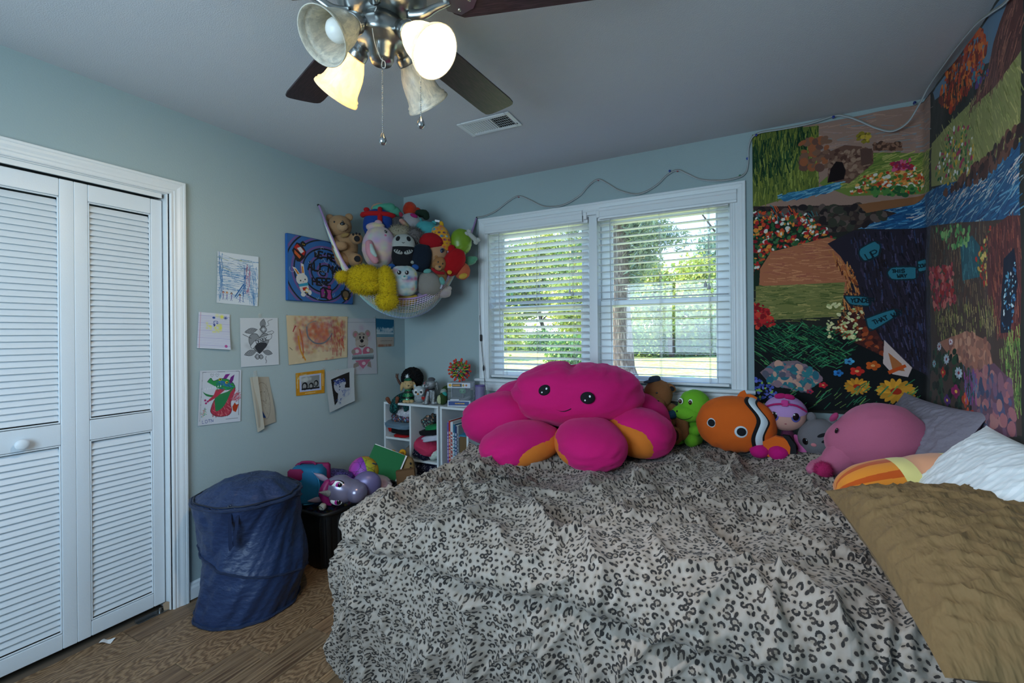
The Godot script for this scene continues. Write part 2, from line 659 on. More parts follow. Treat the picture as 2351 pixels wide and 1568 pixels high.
# moulded casing strip: profile across (0 = inner edge .. w = outer edge), running along +y for length l
func casing(w: float, p0: Vector3, p1: Vector3, across: Vector3, out: Vector3, miter0 := 0.0, miter1 := 0.0) -> MB:
	var pr := [[0.0, 0.002], [0.0, 0.010], [0.06, 0.013], [0.13, 0.0135], [0.15, 0.011], [0.24, 0.0115], [0.3, 0.014], [0.33, 0.0125], [0.45, 0.013], [0.62, 0.017], [0.76, 0.0185], [0.80, 0.017], [0.83, 0.0195], [0.96, 0.020], [1.0, 0.017], [1.0, 0.0]]
	var b := MB.new()
	var d := (p1 - p0).normalized()
	for i in pr.size() - 1:
		var a: Array = pr[i]
		var e: Array = pr[i + 1]
		var q := []
		for s in [[a, 0], [a, 1], [e, 1], [e, 0]]:
			var base: Vector3 = p0 - d * miter0 * s[0][0] * w if s[1] == 0 else p1 + d * miter1 * s[0][0] * w
			q.append(base + across * s[0][0] * w + out * s[0][1])
		if (q[1] - q[0]).cross(q[2] - q[0]).dot(out + (across * (1.0 if a[0] >= 0.5 else -1.0)) * 0.3) < 0:
			q.reverse()
		b.face(q)
	return b

func build_closet() -> void:
	var b := MB.new()
	# closet shell behind the doors
	b.box(Vector3(-0.78, H / 2, 2.36), Vector3(0.06, H, 1.9))
	b.box(Vector3(-0.45, H / 2, 1.42), Vector3(0.66, H, 0.06))
	b.box(Vector3(-0.45, H / 2, 3.30), Vector3(0.66, H, 0.06))
	struct("wall_closet", b.mesh(), M.closet, "plain painted inside of the closet")
	# casing round the opening
	var j := MB.new()
	j.box(Vector3(-0.058, 1.015, 1.6995), Vector3(0.116, 2.03, 0.012), 0.001)
	j.box(Vector3(-0.058, 1.015, 3.0205), Vector3(0.116, 2.03, 0.012), 0.001)
	j.box(Vector3(-0.058, 2.024, 2.36), Vector3(0.116, 0.012, 1.31), 0.001)
	var tr := struct("trim_1", j.mesh(), M.trim, "white moulded casing round the closet opening")
	part("casing_side", casing(0.068, Vector3(0.0, 0.0, 1.696), Vector3(0, 2.022, 1.696), Vector3(0, 0, -1), Vector3(1, 0, 0), 0, 1).mesh(), M.trim, tr)
	part("casing_side", casing(0.068, Vector3(0.0, 0.0, 3.024), Vector3(0, 2.022, 3.024), Vector3(0, 0, 1), Vector3(1, 0, 0), 0, 1).mesh(), M.trim, tr)
	part("casing_head", casing(0.068, Vector3(0.0, 2.022, 1.696), Vector3(0, 2.022, 3.024), Vector3(0, 1, 0), Vector3(1, 0, 0), 1, 1).mesh(), M.trim, tr)
	b = MB.new()
	b.box(Vector3(-0.045, 2.012, 2.36), Vector3(0.03, 0.022, 1.29), 0.001)
	part("track", b.mesh(), M.track, tr, Transform3D(), "grey metal sliding track")
	b = MB.new()
	b.box(Vector3(-0.016, 2.009, 2.365), Vector3(0.010, 0.024, 1.29), 0.001)
	part("track_cover", b.mesh(), M.trim, tr)
	# four louvred leaves, two bifold pairs
	var L := 0.3285
	var fr := MB.new()
	for s in [-1, 1]:
		fr.box(Vector3(0, 1.012, s * (L / 2 - 0.0235)), Vector3(0.028, 1.956, 0.047), 0.003)
	fr.box(Vector3(0, 1.953, 0), Vector3(0.028, 0.074, L - 0.094), 0.003)
	fr.box(Vector3(0, 0.925, 0), Vector3(0.028, 0.087, L - 0.094), 0.003)
	fr.box(Vector3(0, 0.066, 0), Vector3(0.028, 0.064, L - 0.094), 0.003)
	var frm := fr.mesh()
	var bead := MB.new()
	for yy in [[0.974, 1.912], [0.103, 0.877]]:
		for s in [-1, 1]:
			bead.box(Vector3(0.008, (yy[0] + yy[1]) / 2, s * (L / 2 - 0.050)), Vector3(0.008, yy[1] - yy[0], 0.006), 0.002)
		for y in [yy[0], yy[1]]:
			bead.box(Vector3(0.008, y, 0), Vector3(0.008, 0.006, L - 0.096), 0.002)
	var bm := bead.mesh()
	var sl := MB.new()
	sl.box(Vector3.ZERO, Vector3(0.034, 0.006, L - 0.10), 0.0022)
	var slm := sl.mesh()
	var kb := MB.new()
	kb.lathe([Vector2(0.008, 0.0), Vector2(0.008, 0.008), Vector2(0.0105, 0.012), Vector2(0.019, 0.016), Vector2(0.022, 0.021), Vector2(0.0205, 0.026), Vector2(0.013, 0.030), Vector2(0.0, 0.0315)], 24, Vector3.ZERO, R3(0, 0, -90))
	for i in 4:
		var pair := 1 + i / 2
		var zc := 1.707 + 0.004 + L / 2 + i * 0.3275
		var dr := struct("door_%d" % (i + 1), frm, M.door, "", TF(Vector3(-0.044, 0.0, zc), R3(0, [0.5, -0.6, 0.4, -0.4][i], 0)))
		tag(dr, ["white louvred bifold leaf hinged beside the drawings", "white louvred bifold leaf with the round knob", "white louvred bifold leaf, third from the drawings", "white louvred bifold leaf, farthest from the drawings"][i], "", "", "structure")
		part("bead", bm, M.door, dr)
		for yy in [[0.974, 1.912, 36], [0.103, 0.877, 29]]:
			for k in yy[2]:
				var y: float = lerpf(yy[0] + 0.010, yy[1] - 0.010, (k + 0.5) / yy[2])
				part("slat", slm, M.door, dr, TF(Vector3(-0.001, y, 0), R3(0, 0, -60)))
		if i == 1 or i == 2:
			part("knob", kb.mesh(), M.door, dr, TF(Vector3(0.014, 0.912, 0.003)))
	# floor pivot bracket, bits at the bottom of the jamb
	var br := thing("pivot_bracket", "grey metal floor bracket under the hinged bifold leaf", "bracket", Vector3(-0.04, 0.0, 1.75))
	b = MB.new()
	b.box(Vector3(0.02, 0.002, 0.02), Vector3(0.03, 0.003, 0.13), 0.001)
	part("plate", b.mesh(), M.nickel, br)
	b = MB.new()
	b.box(Vector3(0.005, 0.006, 0.02), Vector3(0.004, 0.011, 0.13), 0.001)
	b.lathe([Vector2(0.005, 0), Vector2(0.005, 0.02), Vector2(0.0, 0.021)], 10, Vector3(0.02, 0.003, -0.01))
	part("pin", b.mesh(), M.nickel, br)
	b = MB.new()
	b.prism(PackedVector2Array([Vector2(-0.018, 0), Vector2(0.012, 0), Vector2(0.018, 0.03), Vector2(-0.004, 0.042), Vector2(-0.018, 0.036)]), 0, 0.003)
	solo("wood_shim", b.mesh(), mt(C("a08a72"), 0.7), "small tan plate at the foot of the closet jamb", "shim", TF(Vector3(-0.012, 0.001, 1.707), R3(0, 55, 6)))
	b = MB.new()
	b.grid(6, 4, func(u: float, w: float): return Vector3((u - 0.5) * 0.05, 0.004 + 0.004 * sin(u * 5.0 + w * 3.0), (0.5 - w) * 0.028))
	solo("paper_scrap", b.mesh(), M.white, "torn scrap of white paper on the floor by the doors", "paper", TF(Vector3(0.012, 0.0, 1.955), R3(0, 30, 0)))

func build_window() -> void:
	var j := MB.new()
	# jamb extensions inside the opening
	j.box(Vector3(0.795, 1.545, -0.065), Vector3(0.014, 1.10, 0.13), 0.001)
	j.box(Vector3(2.405, 1.545, -0.065), Vector3(0.014, 1.10, 0.13), 0.001)
	j.box(Vector3(1.6, 2.092, -0.065), Vector3(1.60, 0.014, 0.13), 0.001)
	var win := struct("window_1", j.mesh(), M.trim, "white double window with moulded casing and two blinds")
	part("casing_side", casing(0.078, Vector3(0.799, 0.998, 0), Vector3(0.799, 2.092, 0), Vector3(-1, 0, 0), Vector3(0, 0, 1), 0, 1).mesh(), M.trim, win)
	part("casing_side", casing(0.078, Vector3(2.401, 0.998, 0), Vector3(2.401, 2.092, 0), Vector3(1, 0, 0), Vector3(0, 0, 1), 0, 1).mesh(), M.trim, win)
	part("casing_head", casing(0.078, Vector3(0.799, 2.092, 0), Vector3(2.401, 2.092, 0), Vector3(0, 1, 0), Vector3(0, 0, 1), 1, 1).mesh(), M.trim, win)
	var b := MB.new()
	b.box(Vector3(1.59, 1.545, -0.06), Vector3(0.055, 1.10, 0.115), 0.002)
	part("mullion", b.mesh(), M.trim, win)
	b = MB.new()
	b.prism(PackedVector2Array([Vector2(-0.12, 0.975), Vector2(0.030, 0.975), Vector2(0.036, 0.979), Vector2(0.038, 0.986), Vector2(0.036, 0.994), Vector2(0.030, 0.998), Vector2(-0.12, 0.998)]), 0.69, 2.52, TF(Vector3.ZERO, Basis(Vector3(0, 0, 1), Vector3(0, 1, 0), Vector3(1, 0, 0))))
	part("stool", b.mesh(), M.trim, win, Transform3D(), "projecting window stool")
	part("apron", casing(0.062, Vector3(0.72, 0.972, 0), Vector3(2.48, 0.972, 0), Vector3(0, -1, 0), Vector3(0, 0, 1)).mesh(), M.trim, win)
	var glass := mt(Color(1, 1, 1, 0.04), 0.02, {"spec": 0.5})
	var vinyl := mt(C("e3e8ea"), 0.35)
	for s in 2:
		var xa: float = [0.802, 1.618][s]
		var xb: float = [1.562, 2.398][s]
		var mr: float = [1.50, 1.512][s]
		for lower in 2:
			var ya: float = [mr - 0.02, 1.0][lower]
			var yb: float = [2.085, mr + 0.022][lower]
			var z: float = [-0.105, -0.078][lower]
			var sash := MB.new()
			var fw := 0.072
			sash.box(Vector3(xa + fw / 2, (ya + yb) / 2, z), Vector3(fw, yb - ya, 0.026), 0.003)
			sash.box(Vector3(xb - fw / 2, (ya + yb) / 2, z), Vector3(fw, yb - ya, 0.026), 0.003)
			sash.box(Vector3((xa + xb) / 2, ya + (0.018 if lower == 0 else 0.024), z), Vector3(xb - xa - fw * 2, 0.036 if lower == 0 else 0.048, 0.026), 0.003)
			sash.box(Vector3((xa + xb) / 2, yb - 0.02, z), Vector3(xb - xa - fw * 2, 0.04, 0.026), 0.003)
			# glazing bead
			for q in [xa + fw + 0.004, xb - fw - 0.004]:
				sash.box(Vector3(q, (ya + yb) / 2, z + 0.008), Vector3(0.008, yb - ya - 0.08, 0.008), 0.002)
			var sp := part("sash", sash.mesh(), vinyl, win)
			var pn := MB.new()
			pn.face([Vector3(xa + fw, ya + 0.03, z - 0.004), Vector3(xb - fw, ya + 0.03, z - 0.004), Vector3(xb - fw, yb - 0.03, z - 0.004), Vector3(xa + fw, yb - 0.03, z - 0.004)])
			part("pane", pn.mesh(), glass, sp)

func build_blinds() -> void:
	var slat_m := mt(C("e6e9ea"), 0.45, {"back": Color(0.22, 0.22, 0.21)})
	var cord_m := mt(C("d8d8d4"), 0.7)
	var wand_m := mt(C("c2c6c8"), 0.3)
	for s in 2:
		var xa: float = [0.806, 1.622][s]
		var xb: float = [1.556, 2.392][s]
		var L := xb - xa
		var bl := thing("window_blind", ["white faux wood blind with slats tilted half closed", "white faux wood blind with slats tilted flat open"][s], "blind", Vector3((xa + xb) / 2, 0, -0.028))
		# valance with two little returns
		var b := MB.new()
		var vp := PackedVector2Array([Vector2(0.036, 0), Vector2(0.046, 0.003), Vector2(0.0475, 0.012), Vector2(0.044, 0.02), Vector2(0.045, 0.05), Vector2(0.049, 0.056), Vector2(0.05, 0.07), Vector2(0.046, 0.076), Vector2(0.036, 0.076)])
		var vx: Array = [[-L / 2 - 0.024, L / 2 - 0.03], [-L / 2 + 0.02, L / 2 + 0.042]][s]
		b.prism(vp, vx[0], vx[1], TF(Vector3(0, 2.052, 0.006), Basis(Vector3(0, 0, 1), Vector3(0, 1, 0), Vector3(1, 0, 0))))
		part("valance", b.mesh(), M.trim, bl)
		b = MB.new()
		b.box(Vector3(0, 2.068, 0.0), Vector3(L, 0.04, 0.05), 0.002)
		part("headrail", b.mesh(), slat_m, bl)
		b = MB.new()
		b.box(Vector3([L / 2 - 0.012, -L / 2 + 0.008][s], 2.090, 0.034), Vector3(0.022, 0.045, 0.03), 0.002)
		part("bracket", b.mesh(), slat_m, bl)
		var sm := MB.new()
		sm.box(Vector3.ZERO, Vector3(L - 0.006, 0.0028, 0.05), 0.001)
		var smm := sm.mesh()
		var n := 23
		for k in n:
			var y := 2.024 - k * 0.0437
			part("slat", smm, slat_m, bl, TF(Vector3(0, y, 0), R3(-([20.0, 1.5][s] + sin(k * 2.3 + s) * 1.2), 0, sin(k * 1.7) * 0.12)))
		b = MB.new()
		b.box(Vector3(0, 1.016, 0), Vector3(L - 0.006, 0.018, 0.05), 0.004)
		part("bottom_rail", b.mesh(), slat_m, bl)
		# ladder cords
		for x in [-L * 0.36, 0.0, L * 0.36]:
			b = MB.new()
			for z in [-0.024, 0.024]:
				b.tube([Vector3(x, 2.05, z), Vector3(x, 1.5, z), Vector3(x, 1.02, z)], 0.0009, 5)
				b.tube([Vector3(x + 0.006, 2.05, z), Vector3(x + 0.006, 1.5, z), Vector3(x + 0.006, 1.02, z)], 0.0007, 5)
			for k in n:
				b.tube([Vector3(x, 2.021 - k * 0.0437, -0.024), Vector3(x, 2.021 - k * 0.0437, 0.024)], 0.0006, 4)
			part("ladder_cord", b.mesh(), cord_m, bl)
		b = MB.new()
		b.tube([Vector3(-L / 2 + 0.085, 2.05, 0.036), Vector3(-L / 2 + 0.087, 1.6, 0.038), Vector3(-L / 2 + 0.09, 1.27, 0.038)], [0.003, 0.0036, 0.0045], 6)
		part("tilt_wand", b.mesh(), wand_m, bl)
		for k in 2:
			b = MB.new()
			var x := L / 2 - 0.13 + k * 0.018
			var e: float = [1.62, 1.605][k] + [0.0, -0.03][s] * 0.0
			b.tube([Vector3(x, 2.05, 0.034), Vector3(x + 0.004, 1.8, 0.036), Vector3(x + 0.006, e, 0.036)], 0.0009, 5)
			part("pull_cord", b.mesh(), cord_m, bl)
			b = MB.new()
			b.lathe([Vector2(0.0, -0.034), Vector2(0.009, -0.032), Vector2(0.010, -0.026), Vector2(0.007, -0.014), Vector2(0.004, -0.006), Vector2(0.0025, 0.0), Vector2(0, 0.001)], 12, Vector3(x + 0.006, e, 0.036))
			part("tassel", b.mesh(), wand_m, bl)
		b = MB.new()
		b.tube(spline([Vector3(-L * 0.36, 1.02, 0.026), Vector3(-L * 0.36 - 0.012, 1.005, 0.034), Vector3(-L * 0.36 + 0.006, 0.99 + 0.012, 0.04), Vector3(-L * 0.36 + 0.02, 1.003, 0.045)]), 0.0008, 5)
		part("cord_end", b.mesh(), cord_m, bl)

func build_side_window() -> void:
	var b := MB.new()
	var zo := D + 0.06
	for x in [0.812, 2.188]:
		b.box(Vector3(x, 1.52, zo), Vector3(0.024, 1.08, 0.1), 0.003)
	for y in [0.992, 2.048]:
		b.box(Vector3(1.5, y, zo), Vector3(1.35, 0.024, 0.1), 0.003)
	b.box(Vector3(1.5, 1.52, zo - 0.03), Vector3(1.35, 0.035, 0.03), 0.003)
	b.box(Vector3(1.5, 1.52, zo - 0.03), Vector3(0.04, 1.03, 0.03), 0.003)
	struct("window_2", b.mesh(), M.trim, "white window in the wall opposite the double window")

func build_vent() -> void:
	var v := thing("air_vent", "white metal ceiling register with a curved grille", "vent", Vector3(1.282, H, 0.79), 0.02)
	var b := MB.new()
	var L := 0.31
	var w := 0.165
	for s in [-1, 1]:
		b.box(Vector3(s * (L / 2 - 0.0125), -0.004, 0), Vector3(0.025, 0.008, w), 0.003)
		b.box(Vector3(0, -0.004, s * (w / 2 - 0.0125)), Vector3(L - 0.05, 0.008, 0.025), 0.003)
	b.box(Vector3(0.03, -0.004, 0), Vector3(0.008, 0.007, w - 0.05), 0.002)
	part("frame", b.mesh(), M.trim, v)
	b = MB.new()
	b.box(Vector3(0, -0.0005, 0), Vector3(L - 0.04, 0.001, w - 0.04))
	part("backing", b.mesh(), M.black, v)
	var f := MB.new()
	f.box(Vector3.ZERO, Vector3(0.0085, 0.0012, w - 0.05), 0.0004)
	var fm := f.mesh()
	for k in 11:
		part("fin", fm, M.trim, v, TF(Vector3(-0.122 + k * 0.0138, -0.005, 0), R3(0, 0, 38)))
	for k in 8:
		part("fin", fm, M.trim, v, TF(Vector3(0.042 + k * 0.0118, -0.005, 0), R3(0, 0, -50)))
	b = MB.new()
	for k in 4:
		b.box(Vector3(0.082, -0.003, -0.036 + k * 0.024), Vector3(0.09, 0.002, 0.0015))
	part("cross_bar", b.mesh(), M.trim, v)
	b = MB.new()
	b.box(Vector3(0.142, -0.009, -0.045), Vector3(0.005, 0.004, 0.014), 0.001)
	part("lever", b.mesh(), M.track, v)

# ================================================================ the yard beyond the window
func leaf_clump(r: float, n: int, size: float, seed_: int, long := 1.0) -> ArrayMesh:
	var g := RandomNumberGenerator.new()
	g.seed = seed_
	var b := MB.new()
	for i in n:
		var d := Vector3(g.randfn(), g.randfn(), g.randfn()) * r * 0.5
		var bs := R3(g.randf_range(0, 360), g.randf_range(0, 360), g.randf_range(0, 360))
		var s := size * g.randf_range(0.6, 1.3)
		b.tint = Color(1, 1, 1) * g.randf_range(0.65, 1.15)
		b.face([d + bs * Vector3(-s * 0.4, 0, 0), d + bs * Vector3(0, 0.08 * s, -s * 0.6 * long), d + bs * Vector3(s * 0.4, 0, 0), d + bs * Vector3(0, 0.08 * s, s * 0.6 * long)])
	return b.mesh()

func foliage(called: String, parent: Node3D, clump: Mesh, mat: Material, spots: Array, cols: Array, smin: float, smax: float, g: RandomNumberGenerator) -> void:
	var mm := MultiMesh.new()
	mm.transform_format = MultiMesh.TRANSFORM_3D
	mm.use_colors = true
	mm.mesh = clump
	mm.instance_count = spots.size()
	for i in spots.size():
		mm.set_instance_transform(i, TF(spots[i], R3(g.randf_range(0, 360), g.randf_range(0, 360), 0) * Basis.from_scale(Vector3.ONE * g.randf_range(smin, smax))))
		mm.set_instance_color(i, cols[g.randi() % cols.size()])
	var o := MultiMeshInstance3D.new()
	o.name = called
	o.multimesh = mm
	o.material_override = mat
	parent.add_child(o, true)
	o.set_meta("kind", "stuff")

func tree(called: String, label: String, at: Vector3, h: float, tr: float, crown: Array, n: int, cols: Array, clump: Mesh, seed_: int, group: String, stems := 1) -> void:
	var g := RandomNumberGenerator.new()
	g.seed = seed_
	var t := thing(called, label, "tree", at, 0, group)
	for s in stems:
		var b := MB.new()
		var ps := [Vector3(g.randf_range(-0.1, 0.1) * s, -0.1, 0)]
		var lean := Vector3(g.randf_range(-0.2, 0.2) * (1 + s), 0, g.randf_range(-0.2, 0.2))
		for k in 5:
			var f := (k + 1) / 5.0
			ps.append(Vector3(g.randf_range(-0.15, 0.15), h * 0.75 * f, g.randf_range(-0.15, 0.15)) + lean * f * h * 0.3)
		var pp := spline(ps, 3)
		var rr := []
		for i in pp.size():
			rr.append(tr * (1.25 - i / float(pp.size())))
		b.tube(pp, rr, 8)
		for k in 5:
			var p0: Vector3 = pp[5 + k * 2]
			var a := g.randf() * TAU
			var dr := Vector3(cos(a), 0.7, sin(a)) * h * g.randf_range(0.15, 0.28)
			b.tube([p0, p0 + dr * 0.5 + Vector3(0, 0.05, 0), p0 + dr], [tr * 0.4, tr * 0.28, tr * 0.1], 6)
		part("trunk", b.mesh(), M.bark2, t)
	var spots := []
	for i in n:
		var c: Array = crown[g.randi() % crown.size()]
		var d := Vector3(g.randfn(), g.randfn(), g.randfn()).normalized() * pow(g.randf(), 0.4)
		spots.append(Vector3(c[0], c[1], c[2]) + d * Vector3(c[3], c[4], c[3]))
	foliage("foliage", t, clump, M.leaf, spots, cols, 0.7, 1.4, g)

func build_yard() -> void:
	var gy := -0.3
	M.leaf = mt(Color(1, 1, 1), 0.6, {"vc": true, "back": Color(0.5, 0.5, 0.3)})
	# lawn: mown grass with straw and clover patches
	var n := FastNoiseLite.new()
	n.seed = 4
	n.frequency = 0.02
	n.fractal_octaves = 5
	var im := Image.create_empty(512, 512, false, Image.FORMAT_RGBA8)
	for y in 512:
		for x in 512:
			var f := n.get_noise_2d(x * 3.0, y * 3.0) * 0.9 + 0.5
			var q := n.get_noise_2d(x * 0.6 + 300, y * 0.6)
			var c := Color("93a255").lerp(Color("dbd6a2"), clampf(f, 0, 1)).lerp(Color("94a35a"), clampf(q * 2.0, 0, 1))
			im.set_pixel(x, y, c)
	var lawn := MB.new()
	lawn.grid(40, 40, func(u: float, w: float):
		var p := Vector3((u - 0.5) * 90.0 - 8.0, gy, -w * 75.0 - 0.2)
		p.y += 0.25 * n.get_noise_2d(p.x * 4.0, p.z * 4.0) * smoothstep(3.0, 12.0, -p.z)
		return p, false, Vector2(15, 13))
	struct("ground", lawn.mesh(), mt(Color(1, 1, 1), 0.9, {"tex": ImageTexture.create_from_image(im)}), "sunlit lawn behind the house")
	# bark
	var bk := FastNoiseLite.new()
	bk.seed = 8
	bk.noise_type = FastNoiseLite.TYPE_CELLULAR
	bk.frequency = 0.03
	bk.cellular_return_type = FastNoiseLite.RETURN_DISTANCE2_SUB
	var bi := Image.create_empty(256, 512, false, Image.FORMAT_RGBA8)
	for y in 512:
		for x in 256:
			var f := clampf((bk.get_noise_2d(x * 1.6, y * 0.6) + 1.0) * 1.3, 0, 1)
			bi.set_pixel(x, y, Color("4b3f39").lerp(Color("b9a99b"), f))
	T.bark = ImageTexture.create_from_image(bi)
	M.bark = mt(Color(1, 1, 1), 0.95, {"tex": T.bark, "bump": T.bark, "bs": 3.0, "uv": Vector3(2, 0.35, 1)})
	M.bark2 = mt(Color(0.8, 0.75, 0.7), 0.95, {"tex": T.bark, "uv": Vector3(1, 0.3, 1)})
	var pine := thing("pine_tree", "tall pine with a thick scaly trunk on the lawn", "tree", Vector3(-1.5, gy, -12.7))
	var b := MB.new()
	var ps := []
	var rs := []
	for k in 26:
		var y := -0.15 + k * 0.5 if k > 3 else -0.15 + k * 0.2
		ps.append(Vector3(0.03 * sin(k * 0.7), y, 0.02 * cos(k)))
		rs.append(0.33 + 0.34 * exp(-maxf(y, 0) * 3.4) - y * 0.006)
	b.tube(ps, rs, 22)
	var tp := part("trunk", b.mesh(), M.bark, pine)
	var g := RandomNumberGenerator.new()
	g.seed = 3
	var needles := leaf_clump(0.32, 46, 0.05, 5, 5.0)
	var spots := []
	var br := MB.new()
	for k in 20:
		var y := g.randf_range(3.2, 7.5)
		var a := g.randf() * TAU
		var L := g.randf_range(0.7, 2.0)
		var d := Vector3(cos(a), g.randf_range(-0.28, 0.1), sin(a))
		var pts := [Vector3(0, y, 0), Vector3(0, y, 0) + d * L * 0.5 + Vector3(0, 0.08, 0), Vector3(0, y, 0) + d * L]
		br.tube(spline(pts, 4), [0.05, 0.048, 0.045, 0.04, 0.035, 0.03, 0.025, 0.02, 0.012], 6)
		for i in 16:
			var f := g.randf_range(0.35, 1.05)
			spots.append(Vector3(0, y, 0) + d * L * f + Vector3(g.randfn(), g.randfn(), g.randfn()) * 0.2)
	part("branches", br.mesh(), M.bark2, pine)
	foliage("needles", pine, needles, M.leaf, spots, [Color(0.30, 0.38, 0.24), Color(0.40, 0.47, 0.31), Color(0.25, 0.34, 0.25)], 0.7, 1.3, g)
	var cl := leaf_clump(0.55, 40, 0.16, 11)
	var big := leaf_clump(0.8, 46, 0.24, 12)
	var yel := [Color(0.62, 0.66, 0.16), Color(0.50, 0.60, 0.16), Color(0.38, 0.52, 0.15), Color(0.70, 0.68, 0.22)]
	var grn := [Color(0.20, 0.38, 0.12), Color(0.28, 0.46, 0.15), Color(0.16, 0.30, 0.12), Color(0.42, 0.54, 0.16)]
	var blu := [Color(0.34, 0.50, 0.42), Color(0.28, 0.42, 0.36), Color(0.42, 0.58, 0.46)]
	var lab := "leafy sunlit tree at the far edge of the lawn"
	tree("leafy_tree", "yellow green leafy tree behind the pine trunk", Vector3(-6.5, gy, -26), 7, 0.13, [[0, 4.0, 0, 1.9, 2.0], [1.5, 3.2, 0.5, 1.6, 1.6], [-1.6, 3.4, 0, 1.6, 1.8]], 560, yel, cl, 31, "trees at the edge of the lawn", 2)
	tree("leafy_tree", "yellow green leafy tree right of the pine trunk", Vector3(-2.2, gy, -28), 7, 0.13, [[0, 3.4, 0, 2.0, 1.7], [1.8, 4.4, 0.5, 1.6, 1.5], [-1.6, 4.6, 0, 1.5, 1.5]], 560, yel, cl, 33, "trees at the edge of the lawn", 2)
	tree("leafy_tree", "tall blue green tree rising above the yellow ones", Vector3(-0.4, gy, -35), 13, 0.2, [[0.6, 6.8, 0, 1.6, 2.6], [1.8, 5.4, 0, 1.6, 2.2], [-0.6, 4.6, 0, 1.6, 2.0]], 420, blu, big, 35, "trees at the edge of the lawn")
	tree("leafy_tree", lab, Vector3(-9.5, gy, -38), 10, 0.2, [[0, 7.5, 0, 3.4, 3.6], [2.6, 5.2, 0, 2.6, 2.8], [-2.6, 6.4, 0, 2.6, 3.2]], 900, grn + yel, big, 37, "trees at the edge of the lawn")
	tree("leafy_tree", lab, Vector3(-16.5, gy, -40), 11, 0.22, [[0, 8.0, 0, 3.8, 3.8], [2.8, 6.0, 0, 2.8, 3.0], [-3.0, 6.2, 0, 2.8, 3.2]], 900, yel, big, 39, "trees at the edge of the lawn")
	tree("leafy_tree", lab, Vector3(-23, gy, -38), 11, 0.22, [[0, 8.0, 0, 3.8, 3.8], [2.8, 6.0, 0, 2.8, 3.0]], 700, yel + grn, big, 41, "trees at the edge of the lawn")
	tree("young_tree", "slender many stemmed tree out on the lawn", Vector3(-11.3, gy, -21.5), 4.2, 0.035, [[0, 2.4, 0, 1.0, 0.7], [0.6, 1.6, 0, 0.7, 0.6]], 90, yel, cl, 43, "", 5)
	# shrubs along the far edge
	var sh := [[-14.0, -34.0, 1.5, 1.3], [-11.2, -33.5, 1.6, 1.2], [-7.6, -31.5, 1.7, 1.7], [-5.4, -30.6, 1.5, 1.5], [-3.4, -30.2, 1.6, 1.7], [-1.2, -30.0, 1.8, 1.8], [0.8, -29.6, 1.7, 1.7], [2.4, -28.4, 1.6, 1.9], [-18.5, -35.0, 1.8, 1.1], [-5.7, -18.6, 0.7, 0.75]]
	for i in sh.size():
		var s: Array = sh[i]
		var t := thing("shrub", "dark green shrub at the far edge of the lawn" if i < 9 else "low green shrub standing alone nearer on the lawn", "shrub", Vector3(s[0], gy, s[1]), 0, "shrubs at the edge of the lawn" if i < 9 else "")
		var pts := []
		for k in 150:
			var d := Vector3(g.randfn(), absf(g.randfn()), g.randfn()).normalized() * pow(g.randf(), 0.4)
			pts.append(d * Vector3(s[2], s[3] * 1.3, s[2] * 0.8))
		foliage("foliage", t, cl, M.leaf, pts, grn, 0.7, 1.2, g)

